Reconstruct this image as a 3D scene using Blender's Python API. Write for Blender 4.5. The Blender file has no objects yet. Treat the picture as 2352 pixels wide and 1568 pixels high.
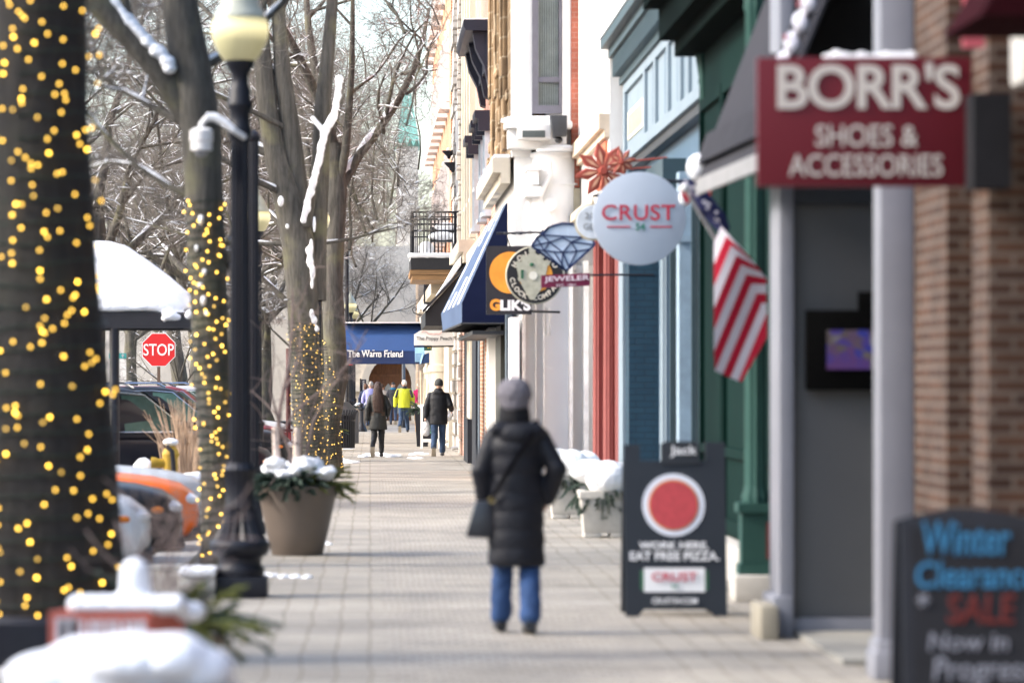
import bpy, bmesh, math, random
import numpy as np
from mathutils import Vector, Matrix, Quaternion
R = math.radians
random.seed(7)
SC = bpy.context.scene
COL = SC.collection

# ------------------------------------------------------------------ camera, sky, sun, exposure
cd = bpy.data.cameras.new("camera"); cam = bpy.data.objects.new("camera", cd); COL.objects.link(cam)
cam.location = (0, 0, 1.65); cam.rotation_euler = (R(90), 0, 0)
cd.sensor_width = 36.0; cd.lens = 135.0
cd.shift_x = 326 / 2352; cd.shift_y = 94 / 2352
cd.clip_start = 0.5; cd.clip_end = 4000
cd.dof.use_dof = True; cd.dof.focus_distance = 97.0; cd.dof.aperture_fstop = 2.3; cd.dof.aperture_blades = 0
SC.camera = cam
SUN_EL, SUN_AZ = R(33), R(-99)
w = bpy.data.worlds.new("World"); SC.world = w; w.use_nodes = True
wn = w.node_tree.nodes; wl = w.node_tree.links
sky = wn.new("ShaderNodeTexSky"); sky.sky_type = 'NISHITA'; sky.sun_disc = False
sky.sun_elevation = SUN_EL; sky.sun_rotation = SUN_AZ
sky.air_density = 1.0; sky.dust_density = 3.0; sky.ozone_density = 1.0
bgn = wn["Background"]; bgn.inputs[1].default_value = 0.15
wl.new(sky.outputs[0], bgn.inputs[0])
sl = bpy.data.lights.new("sun", 'SUN'); sl.energy = .9; sl.angle = R(8.0); sl.color = (1, .97, .92)
so = bpy.data.objects.new("sun", sl); COL.objects.link(so)
sdir = Vector((math.sin(SUN_AZ) * math.cos(SUN_EL), math.cos(SUN_AZ) * math.cos(SUN_EL), math.sin(SUN_EL)))
so.rotation_euler = sdir.to_track_quat('Z', 'Y').to_euler()
SC.view_settings.view_transform = 'Standard'; SC.view_settings.look = 'None'
SC.view_settings.gamma = 1; SC.view_settings.exposure = 2.02
SC.cycles.use_denoising = True
SC.cycles.max_bounces = 6; SC.cycles.transparent_max_bounces = 8

# ------------------------------------------------------------------ helpers
F, HX, HY, CH = 8820.0, 850.0, 878.0, 1.65
def PX(x, z): return (x - HX) * z / F
def PZ(y, z): return CH + (HY - y) * z / F
def at(x, y, z): return Vector((PX(x, z), z, PZ(y, z)))
def gz(y): return F * CH / (y - HY)              # distance of a ground point seen at that height

def arr_mesh(name, v, quads=None, tris=None):
    me = bpy.data.meshes.new(name)
    v = np.asarray(v, dtype=np.float32).reshape(-1, 3)
    me.vertices.add(len(v)); me.vertices.foreach_set("co", v.ravel())
    idx = []; tot = []
    if quads is not None and len(quads):
        q = np.asarray(quads, dtype=np.int32).reshape(-1, 4); idx.append(q.ravel()); tot.append(np.full(len(q), 4, np.int32))
    if tris is not None and len(tris):
        t = np.asarray(tris, dtype=np.int32).reshape(-1, 3); idx.append(t.ravel()); tot.append(np.full(len(t), 3, np.int32))
    idx = np.concatenate(idx); tot = np.concatenate(tot)
    me.loops.add(len(idx)); me.loops.foreach_set("vertex_index", idx)
    me.polygons.add(len(tot)); st = np.concatenate([[0], np.cumsum(tot)[:-1]]).astype(np.int32)
    me.polygons.foreach_set("loop_start", st); me.polygons.foreach_set("loop_total", tot)
    me.update(calc_edges=True); me.validate()
    return me

def finish(name, me, mat, parent=None, smooth=True, ang=38):
    o = bpy.data.objects.new(name, me); COL.objects.link(o)
    if mat is not None:
        for m in (mat if isinstance(mat, (list, tuple)) else [mat]): me.materials.append(m)
    if smooth and len(me.polygons):
        me.polygons.foreach_set("use_smooth", [True] * len(me.polygons)); me.set_sharp_from_angle(angle=R(ang))
    if parent is not None:
        root = parent
        while root.parent: root = root.parent
        if root.type == 'EMPTY' or parent is not root or root.location.length > 0:
            me.transform(Matrix.Translation(-root.location))
        o.parent = parent
    return o

class MB:
    def __init__(s): s.v = []; s.f = []; s.mi = []
    def add(s, vs, fs, m=0):
        b = len(s.v); s.v += [tuple(p) for p in vs]; s.f += [tuple(i + b for i in f) for f in fs]; s.mi += [m] * len(fs); return s
    def box(s, x0, x1, y0, y1, z0, z1, m=0):
        if x0 > x1: x0, x1 = x1, x0
        if y0 > y1: y0, y1 = y1, y0
        if z0 > z1: z0, z1 = z1, z0
        return s.add([(x0,y0,z0),(x1,y0,z0),(x1,y1,z0),(x0,y1,z0),(x0,y0,z1),(x1,y0,z1),(x1,y1,z1),(x0,y1,z1)],
              [(0,3,2,1),(4,5,6,7),(0,1,5,4),(1,2,6,5),(2,3,7,6),(3,0,4,7)], m)
    def prism(s, poly, axis, a, b, m=0):
        n = len(poly)
        if axis == 'y': P = lambda p, t: (p[0], t, p[1])
        elif axis == 'x': P = lambda p, t: (t, p[0], p[1])
        else: P = lambda p, t: (p[0], p[1], t)
        vs = [P(p, a) for p in poly] + [P(p, b) for p in poly]
        fs = [tuple(range(n))[::-1], tuple(range(n, 2*n))] + [(i, (i+1) % n, n+(i+1) % n, n+i) for i in range(n)]
        return s.add(vs, fs, m)
    def tube(s, path, rad, n=8, m=0, caps=True):
        path = [Vector(p) for p in path]
        if not isinstance(rad, (list, tuple)): rad = [rad] * len(path)
        vs = []; ref = None
        for i, p in enumerate(path):
            t = (path[min(i+1, len(path)-1)] - path[max(i-1, 0)]).normalized()
            if ref is None:
                ref = Vector((1,0,0)) if abs(t.x) < .8 else Vector((0,1,0))
            u = (ref - t * ref.dot(t)).normalized(); ref = u; v = t.cross(u)
            for k in range(n):
                a = 2*math.pi*k/n; vs.append(p + (u*math.cos(a) + v*math.sin(a))*rad[i])
        fs = []
        for i in range(len(path)-1):
            for k in range(n):
                a = i*n+k; b = i*n+(k+1) % n; fs.append((a, b, b+n, a+n))
        if caps: fs += [tuple(range(n))[::-1], tuple(range((len(path)-1)*n, len(path)*n))]
        return s.add(vs, fs, m)
    def lathe(s, prof, c, n=24, flute=0, fl=0.0, m=0, axis='z'):
        vs = []; c = Vector(c)
        for (r, h) in prof:
            for k in range(n):
                a = 2*math.pi*k/n; rr = r*(1 - fl*(0.5+0.5*math.cos(flute*a))) if flute else r
                if axis == 'z': vs.append(c + Vector((rr*math.cos(a), rr*math.sin(a), h)))
                elif axis == 'y': vs.append(c + Vector((rr*math.cos(a), h, -rr*math.sin(a))))
                else: vs.append(c + Vector((h, rr*math.cos(a), rr*math.sin(a))))
        fs = []
        for i in range(len(prof)-1):
            for k in range(n):
                a = i*n+k; b = i*n+(k+1) % n; fs.append((a, b, b+n, a+n))
        fs += [tuple(range(n))[::-1], tuple(range((len(prof)-1)*n, len(prof)*n))]
        return s.add(vs, fs, m)
    def ell(s, c, rx, ry, rz, n=14, m=0):
        c = Vector(c); vs = []; k = n//2
        for i in range(1, k):
            th = math.pi*i/k
            for j in range(n):
                a = 2*math.pi*j/n
                vs.append(c + Vector((rx*math.sin(th)*math.cos(a), ry*math.sin(th)*math.sin(a), rz*math.cos(th))))
        fs = []
        for i in range(k-2):
            for j in range(n):
                a = i*n+j; b = i*n+(j+1) % n; fs.append((a, a+n, b+n, b))
        t = len(vs); vs += [c+Vector((0,0,rz)), c-Vector((0,0,rz))]
        for j in range(n):
            fs.append((t, j, (j+1) % n)); q = (k-2)*n; fs.append((t+1, q+(j+1) % n, q+j))
        return s.add(vs, fs, m)
    def cap(s, a, b, ra, rb, n=10, m=0):
        a = Vector(a); b = Vector(b); d = (b-a); L = d.length or 1e-4; d = d/L
        path = []; rad = []
        for i in range(5):
            t = i/4*math.pi/2; path.append(a - d*ra*math.cos(t)); rad.append(max(ra*math.sin(t), 1e-3))
        for i in range(5):
            t = i/4*math.pi/2; path.append(b + d*rb*math.sin(t)); rad.append(max(rb*math.cos(t), 1e-3))
        return s.tube(path, rad, n, m)
    def loft(s, rings, n=18, m=0):
        vs = []
        for (c, rx, ry) in rings:
            for k in range(n):
                a = 2*math.pi*k/n; vs.append((c[0]+rx*math.cos(a), c[1]+ry*math.sin(a), c[2]))
        fs = []
        for i in range(len(rings)-1):
            for k in range(n):
                a = i*n+k; b = i*n+(k+1) % n; fs.append((a, b, b+n, a+n))
        fs += [tuple(range(n))[::-1], tuple(range((len(rings)-1)*n, len(rings)*n))]
        return s.add(vs, fs, m)
    def mesh(s, name):
        me = bpy.data.meshes.new(name); me.from_pydata(s.v, [], s.f); 
        if any(s.mi): me.polygons.foreach_set("material_index", s.mi)
        me.update(); return me
    def obj(s, name, mat, parent=None, smooth=True, ang=38, bevel=0):
        me = s.mesh(name)
        bm = bmesh.new(); bm.from_mesh(me)
        bmesh.ops.recalc_face_normals(bm, faces=bm.faces)
        if bevel:
            es = [e for e in bm.edges if len(e.link_faces) == 2 and e.calc_face_angle(0) > R(30)]
            bmesh.ops.bevel(bm, geom=es, offset=bevel, segments=2, affect='EDGES', profile=.6)
        bm.to_mesh(me); bm.free()
        return finish(name, me, mat, parent, smooth, ang)
    def blend(s, name, mat, parent, voxel, smooth_it=3, fac=.5, noise=0, nscale=.3, ang=70):
        """melt the closed shapes collected so far into ONE continuous skin"""
        me = s.mesh(name + "_tmp"); o = bpy.data.objects.new("tmp", me); COL.objects.link(o)
        rm = o.modifiers.new("r", 'REMESH'); rm.mode = 'VOXEL'; rm.voxel_size = voxel
        sm = o.modifiers.new("s", 'SMOOTH'); sm.iterations = smooth_it; sm.factor = fac
        if noise:
            tx = bpy.data.textures.new("n", 'CLOUDS'); tx.noise_scale = nscale
            dm = o.modifiers.new("d", 'DISPLACE'); dm.texture = tx; dm.strength = noise; dm.texture_coords = 'GLOBAL'
        dg = bpy.context.evaluated_depsgraph_get(); dg.update()
        m2 = bpy.data.meshes.new_from_object(o.evaluated_get(dg))
        bpy.data.objects.remove(o); bpy.data.meshes.remove(me)
        m2.name = name; m2.materials.clear()
        return finish(name, m2, mat, parent, True, ang)

def thing(name, label, cat, loc=(0, 0, 0), group=None):
    o = bpy.data.objects.new(name, None); COL.objects.link(o); o.location = loc; o.empty_display_size = .3
    o['label'] = label; o['category'] = cat
    if group: o['group'] = group
    return o
def tag(o, label, cat, group=None, kind=None):
    o['label'] = label; o['category'] = cat
    if group: o['group'] = group
    if kind: o['kind'] = kind
    return o
def struct(o): o['kind'] = 'structure'; return o
def copy_tree(o, parent=None, loc=None, label=None):
    c = o.copy(); COL.objects.link(c)
    if parent is not None: c.parent = parent
    if loc is not None: c.location = loc
    if label: c['label'] = label
    for ch in list(o.children): copy_tree(ch, c)
    return c

# ------------------------------------------------------------------ materials
def nt(name):
    m = bpy.data.materials.new(name); m.use_nodes = True
    return m, m.node_tree.nodes, m.node_tree.links, m.node_tree.nodes["Principled BSDF"]
MC = {}
def mat(name, col, rough=.6, var=.18, scale=4.0, bump=.0, bs=40., metal=0., coat=0., emis=0., ecol=None, trans=0., stretch=None, spec=.4):
    if name in MC: return MC[name]
    m, n, l, p = nt(name)
    p.inputs['Roughness'].default_value = rough; p.inputs['Metallic'].default_value = metal
    p.inputs['Coat Weight'].default_value = coat; p.inputs['Specular IOR Level'].default_value = spec
    if trans: p.inputs['Transmission Weight'].default_value = trans
    tc = n.new("ShaderNodeTexCoord"); src = tc.outputs['Object']
    if stretch:
        mp = n.new("ShaderNodeMapping"); mp.inputs['Scale'].default_value = stretch; l.new(src, mp.inputs[0]); src = mp.outputs[0]
    nz = n.new("ShaderNodeTexNoise"); nz.inputs['Scale'].default_value = scale; nz.inputs['Detail'].default_value = 6; nz.inputs['Roughness'].default_value = .65
    l.new(src, nz.inputs[0])
    cr = n.new("ShaderNodeValToRGB"); c = np.array(col[:3])
    cr.color_ramp.elements[0].position = .3; cr.color_ramp.elements[1].position = .7
    cr.color_ramp.elements[0].color = (*np.clip(c*(1-var), 0, 1), 1); cr.color_ramp.elements[1].color = (*np.clip(c*(1+var), 0, 1), 1)
    l.new(nz.outputs[0], cr.inputs[0]); l.new(cr.outputs[0], p.inputs['Base Color'])
    if bump:
        n2 = n.new("ShaderNodeTexNoise"); n2.inputs['Scale'].default_value = bs; n2.inputs['Detail'].default_value = 4
        l.new(src, n2.inputs[0]); b = n.new("ShaderNodeBump"); b.inputs['Strength'].default_value = bump; b.inputs['Distance'].default_value = .02
        l.new(n2.outputs[0], b.inputs['Height']); l.new(b.outputs[0], p.inputs['Normal'])
    if emis:
        p.inputs['Emission Color'].default_value = (*(ecol or col), 1); p.inputs['Emission Strength'].default_value = emis
    MC[name] = m; return m
def brick(name, c1, c2, mortar, bw=.215, bh=.075, ms=.012, rough=.85, offset=.5, bump=.4, var=.25, flat=False):
    m, n, l, p = nt(name); p.inputs['Roughness'].default_value = rough; p.inputs['Specular IOR Level'].default_value = .25
    tc = n.new("ShaderNodeTexCoord"); sx = n.new("ShaderNodeSeparateXYZ"); l.new(tc.outputs['Object'], sx.inputs[0])
    cb = n.new("ShaderNodeCombineXYZ")
    if flat: l.new(sx.outputs[0], cb.inputs[0]); l.new(sx.outputs[1], cb.inputs[1])
    else:
        ad = n.new("ShaderNodeMath"); l.new(sx.outputs[0], ad.inputs[0]); l.new(sx.outputs[1], ad.inputs[1])
        l.new(ad.outputs[0], cb.inputs[0]); l.new(sx.outputs[2], cb.inputs[1])
    bt = n.new("ShaderNodeTexBrick"); bt.inputs['Scale'].default_value = 1; bt.inputs['Brick Width'].default_value = bw
    bt.inputs['Row Height'].default_value = bh; bt.inputs['Mortar Size'].default_value = ms; bt.inputs['Bias'].default_value = 0
    bt.inputs['Mortar Smooth'].default_value = .3; bt.offset = offset
    bt.inputs['Color1'].default_value = (*c1, 1); bt.inputs['Color2'].default_value = (*c2, 1); bt.inputs['Mortar'].default_value = (*mortar, 1)
    l.new(cb.outputs[0], bt.inputs[0])
    nz = n.new("ShaderNodeTexNoise"); nz.inputs['Scale'].default_value = 2.5; nz.inputs['Detail'].default_value = 8; l.new(tc.outputs['Object'], nz.inputs[0])
    mr = n.new("ShaderNodeMapRange"); mr.inputs[3].default_value = 1-var; mr.inputs[4].default_value = 1+var; mr.inputs[1].default_value = .3; mr.inputs[2].default_value = .7
    l.new(nz.outputs[0], mr.inputs[0])
    mx = n.new("ShaderNodeVectorMath"); mx.operation = 'MULTIPLY'; l.new(bt.outputs[0], mx.inputs[0]); l.new(mr.outputs[0], mx.inputs[1])
    l.new(mx.outputs[0], p.inputs['Base Color'])
    b = n.new("ShaderNodeBump"); b.inputs['Strength'].default_value = bump; b.inputs['Distance'].default_value = .01; b.invert = True
    l.new(bt.outputs['Fac'], b.inputs['Height']); l.new(b.outputs[0], p.inputs['Normal'])
    MC[name] = m; return m
def paving():
    m, n, l, p = nt("clay paving"); p.inputs['Roughness'].default_value = .8; p.inputs['Specular IOR Level'].default_value = .3
    tc = n.new("ShaderNodeTexCoord"); ob = tc.outputs['Object']
    nw = n.new("ShaderNodeTexNoise"); nw.inputs['Scale'].default_value = .9; nw.inputs['Detail'].default_value = 3; l.new(ob, nw.inputs[0])
    sb = n.new("ShaderNodeVectorMath"); sb.operation = 'SUBTRACT'; l.new(nw.outputs['Color'], sb.inputs[0]); sb.inputs[1].default_value = (.5, .5, .5)
    ml = n.new("ShaderNodeVectorMath"); ml.operation = 'MULTIPLY'; l.new(sb.outputs[0], ml.inputs[0]); ml.inputs[1].default_value = (.10, .05, 0)
    ad = n.new("ShaderNodeVectorMath"); l.new(ob, ad.inputs[0]); l.new(ml.outputs[0], ad.inputs[1])
    def bt(bw, bh, c1, c2, mo, off, ms):
        b = n.new("ShaderNodeTexBrick"); b.inputs['Scale'].default_value = 1; b.inputs['Brick Width'].default_value = bw; b.inputs['Row Height'].default_value = bh
        b.inputs['Mortar Size'].default_value = ms; b.inputs['Mortar Smooth'].default_value = .4; b.offset = off; b.inputs['Bias'].default_value = -.2
        b.inputs['Color1'].default_value = (*c1, 1); b.inputs['Color2'].default_value = (*c2, 1); b.inputs['Mortar'].default_value = (*mo, 1)
        l.new(ad.outputs[0], b.inputs[0]); return b
    a = bt(.2032, .1016, (.375, .348, .30), (.312, .29, .256), (.225, .20, .155), 0, .009)
    a2 = bt(.1016, .2032, (.375, .348, .30), (.317, .295, .26), (.23, .20, .165), .5, .009)
    sx = n.new("ShaderNodeSeparateXYZ"); l.new(ob, sx.inputs[0])
    g1 = n.new("ShaderNodeMath"); g1.operation = 'GREATER_THAN'; l.new(sx.outputs[0], g1.inputs[0]); g1.inputs[1].default_value = .1016
    g2 = n.new("ShaderNodeMath"); g2.operation = 'LESS_THAN'; l.new(sx.outputs[0], g2.inputs[0]); g2.inputs[1].default_value = 1.73
    gg = n.new("ShaderNodeMath"); gg.operation = 'MULTIPLY'; l.new(g1.outputs[0], gg.inputs[0]); l.new(g2.outputs[0], gg.inputs[1])
    mx = n.new("ShaderNodeMix"); mx.data_type = 'RGBA'; l.new(gg.outputs[0], mx.inputs[0]); l.new(a.outputs[0], mx.inputs[6]); l.new(a2.outputs[0], mx.inputs[7])
    # per-row tint, stains
    rw = n.new("ShaderNodeTexBrick"); rw.inputs['Scale'].default_value = 1; rw.inputs['Brick Width'].default_value = .6; rw.inputs['Row Height'].default_value = .1016
    rw.inputs['Mortar Size'].default_value = 0; rw.inputs['Color1'].default_value = (1.10, 1.08, 1.05, 1); rw.inputs['Color2'].default_value = (.84, .84, .86, 1)
    l.new(ad.outputs[0], rw.inputs[0])
    m1 = n.new("ShaderNodeVectorMath"); m1.operation = 'MULTIPLY'; l.new(mx.outputs[2], m1.inputs[0]); l.new(rw.outputs[0], m1.inputs[1])
    st = n.new("ShaderNodeTexNoise"); st.inputs['Scale'].default_value = .55; st.inputs['Detail'].default_value = 9; st.inputs['Roughness'].default_value = .7; l.new(ob, st.inputs[0])
    mr = n.new("ShaderNodeMapRange"); mr.inputs[1].default_value = .3; mr.inputs[2].default_value = .7; mr.inputs[3].default_value = .70; mr.inputs[4].default_value = 1.17; l.new(st.outputs[0], mr.inputs[0])
    m2 = n.new("ShaderNodeVectorMath"); m2.operation = 'MULTIPLY'; l.new(m1.outputs[0], m2.inputs[0]); l.new(mr.outputs[0], m2.inputs[1])
    mp = n.new("ShaderNodeMapping"); mp.inputs['Scale'].default_value = (.22, .75, 1); l.new(ob, mp.inputs[0])
    bn = n.new("ShaderNodeTexNoise"); bn.inputs['Scale'].default_value = 1.0; bn.inputs['Detail'].default_value = 10; bn.inputs['Roughness'].default_value = .72; l.new(mp.outputs[0], bn.inputs[0])
    br = n.new("ShaderNodeMapRange"); br.inputs[1].default_value = .32; br.inputs[2].default_value = .68; br.inputs[3].default_value = .74; br.inputs[4].default_value = 1.18; l.new(bn.outputs[0], br.inputs[0])
    m3 = n.new("ShaderNodeVectorMath"); m3.operation = 'MULTIPLY'; l.new(m2.outputs[0], m3.inputs[0]); l.new(br.outputs[0], m3.inputs[1])
    l.new(m3.outputs[0], p.inputs['Base Color'])
    b = n.new("ShaderNodeBump"); b.inputs['Strength'].default_value = .5; b.inputs['Distance'].default_value = .006; b.invert = True
    l.new(a.outputs['Fac'], b.inputs['Height']); l.new(b.outputs[0], p.inputs['Normal'])
    MC['paving'] = m; return m
def bulbmat(name, col, strength):
    m, n, l, p = nt(name); p.inputs['Base Color'].default_value = (.8, .6, .2, 1)
    oi = n.new("ShaderNodeObjectInfo"); mr = n.new("ShaderNodeMapRange"); mr.inputs[3].default_value = strength*.18; mr.inputs[4].default_value = strength*1.25
    pw = n.new("ShaderNodeMath"); pw.operation = 'POWER'; pw.inputs[1].default_value = 1.5; l.new(oi.outputs['Random'], pw.inputs[0])
    l.new(pw.outputs[0], mr.inputs[0]); l.new(mr.outputs[0], p.inputs['Emission Strength']); p.inputs['Emission Color'].default_value = (*col, 1)
    MC[name] = m; return m
def glass(name, col, rough=.04):
    m = mat(name, col, rough, .3, 1.5, spec=.8); return m

SNOW = mat("snow", (.84, .86, .89), .8, .06, 5, .6, 30)
def bark(name, c, lichen):
    m, n, l, p = nt(name); p.inputs['Roughness'].default_value = .9
    tc = n.new("ShaderNodeTexCoord"); mp = n.new("ShaderNodeMapping"); mp.inputs['Scale'].default_value = (14, 14, 1.6); l.new(tc.outputs['Object'], mp.inputs[0])
    nz = n.new("ShaderNodeTexNoise"); nz.inputs['Scale'].default_value = 1.3; nz.inputs['Detail'].default_value = 9; nz.inputs['Roughness'].default_value = .7; l.new(mp.outputs[0], nz.inputs[0])
    cr = n.new("ShaderNodeValToRGB"); e = cr.color_ramp.elements; e[0].position = .35; e[1].position = .68
    e[0].color = (*[x*.45 for x in c], 1); e[1].color = (*[x*1.35 for x in c], 1); l.new(nz.outputs[0], cr.inputs[0])
    n2 = n.new("ShaderNodeTexNoise"); n2.inputs['Scale'].default_value = 2.2; n2.inputs['Detail'].default_value = 5; l.new(tc.outputs['Object'], n2.inputs[0])
    c2 = n.new("ShaderNodeValToRGB"); c2.color_ramp.elements[0].position = .52; c2.color_ramp.elements[1].position = .72; l.new(n2.outputs[0], c2.inputs[0])
    mx = n.new("ShaderNodeMix"); mx.data_type = 'RGBA'; l.new(c2.outputs[0], mx.inputs[0]); l.new(cr.outputs[0], mx.inputs[6]); mx.inputs[7].default_value = (*lichen, 1)
    l.new(mx.outputs[2], p.inputs['Base Color'])
    b = n.new("ShaderNodeBump"); b.inputs['Strength'].default_value = 1; b.inputs['Distance'].default_value = .03; l.new(nz.outputs[0], b.inputs['Height']); l.new(b.outputs[0], p.inputs['Normal'])
    MC[name] = m; return m
BARK = bark("tree bark", (.088, .081, .068), (.135, .128, .075)); BARKD = bark("near trunk bark", (.024, .022, .020), (.03, .029, .021))  # second bark is a darker tone for the nearest trunk
TWIG = mat("twig bark", (.165, .148, .13), .85, .4, 1.2)
BLACK = mat("black painted metal", (.008, .009, .015), .5, .2, 8, .05, 60)
CHAR = mat("charcoal paint", (.03, .032, .037), .5)
WHITE = mat("white paint", (.70, .69, .67), .6, .06, 3, .1, 30)
CREAM = mat("cream stone", (.52, .47, .385), .8, .12, 2, .3, 20)
CONC = mat("pale concrete", (.48, .46, .42), .85, .15, 5, .3, 40)
DKGLASS = glass("dark window glass", (.02, .026, .03))
ASPH = mat("asphalt", (.06, .06, .063), .9, .3, 3, .4, 60)

# ------------------------------------------------------------------ lettering
_tc = {}
def text_mesh(s, bold=0.0, shear=0.0, spacing=1.0):
    key = (s, bold, shear, spacing)
    if key in _tc: return _tc[key]
    cu = bpy.data.curves.new("t", 'FONT'); cu.body = s; cu.size = 1; cu.offset = bold; cu.shear = shear; cu.space_character = spacing
    cu.resolution_u = 4; cu.extrude = .02
    o = bpy.data.objects.new("t", cu); COL.objects.link(o)
    dg = bpy.context.evaluated_depsgraph_get(); dg.update()
    me = bpy.data.meshes.new_from_object(o.evaluated_get(dg)); bpy.data.objects.remove(o)
    v = np.array([p.co[:] for p in me.vertices]).reshape(-1, 3); f = [tuple(p.vertices) for p in me.polygons]
    bpy.data.meshes.remove(me); _tc[key] = (v, f); return v, f
def put_text(mb, s, cx, y, cz, width=None, height=None, bold=0.0, shear=0.0, spacing=1.0, tilt=0.0, rot=0.0, m=0):
    """letters standing upright, read from the camera's side; centred at (cx, y, cz)"""
    v, f = text_mesh(s, bold, shear, spacing)
    if not len(v): return
    lo = v.min(0); hi = v.max(0); sx = (width/(hi[0]-lo[0])) if width else None; sz = (height/(hi[1]-lo[1])) if height else None
    if sx is None: sx = sz
    if sz is None: sz = sx
    c = (lo+hi)/2
    out = []
    for p in v:
        a = (p[0]-c[0])*sx; b = (p[1]-c[1])*sz; a, b = a*math.cos(rot)-b*math.sin(rot), a*math.sin(rot)+b*math.cos(rot)
        d = -p[2]*.12
        out.append((cx+a, y+d+b*math.sin(tilt), cz+b*math.cos(tilt)))
    mb.add(out, f, m)

# ================================================================== THE SETTING
def sheet(name, x0, x1, y0, y1, z, m):
    return struct(MB().add([(x0,y0,z),(x1,y0,z),(x1,y1,z),(x0,y1,z)], [(0,1,2,3)]).obj(name, m))
sheet('terrain', -1500, 1500, -300, 3000, -.30, mat("winter ground", (.30,.29,.28), .9, .3, .05))
sheet('street', -16.2, -2.06, -40, 260, -.14, ASPH)
struct(MB().box(-2.06, 14, -20, 190, -.30, 0).obj('sidewalk', paving()))
struct(MB().box(-2.20, -2.064, -20, 190, -.30, .012).obj('kerb', CONC))
struct(MB().box(-20, -16.2, -40, 260, -.30, 0).obj('far_sidewalk', CONC))

# ------------------------------------------------------------------ shop row on the right
def win(bm_parent, X, y0, y1, z0, z1, fm, gm, proud=.05, t=.07, mid=True):
    """window lying in a facade that faces the street (-X)"""
    f = MB(); a = X-proud; b = X+.04
    f.box(a,b,y0,y0+t,z0,z1).box(a,b,y1-t,y1,z0,z1).box(a,b,y0+t,y1-t,z1-t,z1).box(a-.05,b,y0+t,y1-t,z0,z0+t)
    if mid: f.box(a+.012,b,y0+t,y1-t,(z0+z1)/2-t/2,(z0+z1)/2+t/2)
    fr = f.obj('window', fm, bm_parent)
    MB().box(X-.012, X+.02, y0+t, y1-t, z0+t, z1-t).obj('pane', gm, fr)
    return fr

BR_NEAR = brick("umber brick", (.085,.043,.026), (.04,.021,.015), (.12,.095,.078), .2, .0667, .012)
GREYP = mat("shade tinted grey paint", (.225,.23,.26), .5, .06, 3)  # the lilac cast of shade is mixed into this grey
# nearest brick building
b = thing('brick_building', 'dark brown brick pier behind the red shop sign at the right edge', 'building', (4, 19, 0))
MB().box(3.02, 12, 20.1, 21.3, 0, 8).box(2.98, 3.4, 18.5, 19.0, 0, 8).box(3.4, 12, 8, 20.1, 0, 8).obj('wall', BR_NEAR, b)
MB().box(2.86,3.04,18.2,18.44,2.57,3.02).obj('panel', mat("slate grey panel", (.016,.016,.018), .8, spec=.1), b)
MB().box(2.82,2.92,18.25,18.29,3.24,4.2).obj('banner', mat("faded red banner", (.42,.08,.10), .7), b)
l_ = MB().box(2.98,3.5,17.5,17.9,3.02,3.36).box(2.94,3.54,17.46,17.94,3.36,3.39).obj('wall_lamp', mat("pale lamp housing", (.5,.49,.46), .5), b, bevel=.03)
MB().prism([(2.58,3.2),(4.5,3.2),(4.5,4.4),(3.3,4.4)], 'y', 16.2, 17.3).obj('canopy', mat("maroon canvas", (.022,.004,.006), .95, spec=.03), b)

# grey shoe shop with a recessed glazed end
b = thing('shoe_shop', 'grey framed shop front with a television behind the recessed glass', 'building', (4, 24, 0))
MB().box(3.62, 13, 21.3, 28.4, 0, 9).obj('wall', mat("dark grey render", (.05,.05,.055), .7), b)
MB().box(2.83,3.02,21.32,21.6,0,5).box(2.81,3.04,21.28,21.62,0,.22).box(2.795,3.05,21.26,21.64,0,.16).obj('jamb', GREYP, b, bevel=.012)
MB().box(2.665,2.76,25.0,25.6,0.0,5).box(2.62,2.75,24.94,25.62,.0,.26).obj('jamb', GREYP, b, bevel=.012)
MB().box(2.76,3.6,25.02,25.14,0.0,.115).obj('sill', GREYP, b)
MB().box(2.76,3.6,25.02,25.14,2.81,2.94).obj('header', CHAR, b)
MB().box(2.76,3.6,25.08,25.2,2.94,5).box(2.95,3.6,21.6,25.08,5,9).obj('upper_wall', mat("shaded interior black", (.012,.012,.014), .6, .2, 5, .2, 30, stretch=(8,8,.5)), b)  # black sheet stands in for the dim interior behind the awning
MB().box(2.76,3.6,25.10,25.16,.115,2.81).obj('back_panel', mat("grey wall panel", (.10,.10,.10), .5, .05, 1.5), b)
MB().box(2.76,3.6,22.4,25.0,0.003,.035).obj('threshold', mat('grey step stone', (.27,.26,.23), .85, .15, 5), b)
MB().box(2.50,2.62,24.6,25.25,0,.22).obj('plinth', mat('sandy step block', (.30,.27,.21), .85, .12, 5), b, bevel=.02)
tv = thing('television', 'wall mounted television with a purple and blue picture behind the glass', 'television', (3.1, 25, 1.6))
MB().box(2.835,3.45,24.97,25.05,1.60,2.12).box(3.18,3.4,25.0,25.06,2.12,2.24).obj('housing', mat('matt black plastic', (.003,.003,.003), .9, spec=.05), tv, bevel=.01)
sc = MB()
sc.box(2.97,3.32,24.955,24.968,1.735,1.99)
scr = sc.obj('screen', None, tv)
m, n, l, p = nt("lit television picture"); p.inputs['Base Color'].default_value = (.01,.01,.01,1)
tc = n.new("ShaderNodeTexCoord"); vo = n.new("ShaderNodeTexVoronoi"); vo.inputs['Scale'].default_value = 17; l.new(tc.outputs['Object'], vo.inputs[0])
cr = n.new("ShaderNodeValToRGB"); e = cr.color_ramp.elements; e[0].color = (.05,.03,.30,1); e[1].color = (.35,.34,.40,1)
for ps, c in ((.3,(.02,.03,.35,1)),(.55,(.12,.03,.20,1)),(.8,(.12,.09,.08,1))): x = e.new(ps); x.color = c
l.new(vo.outputs['Color'], cr.inputs[0]); l.new(cr.outputs[0], p.inputs['Emission Color']); p.inputs['Emission Strength'].default_value = .13
scr.data.materials.append(m)

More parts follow.
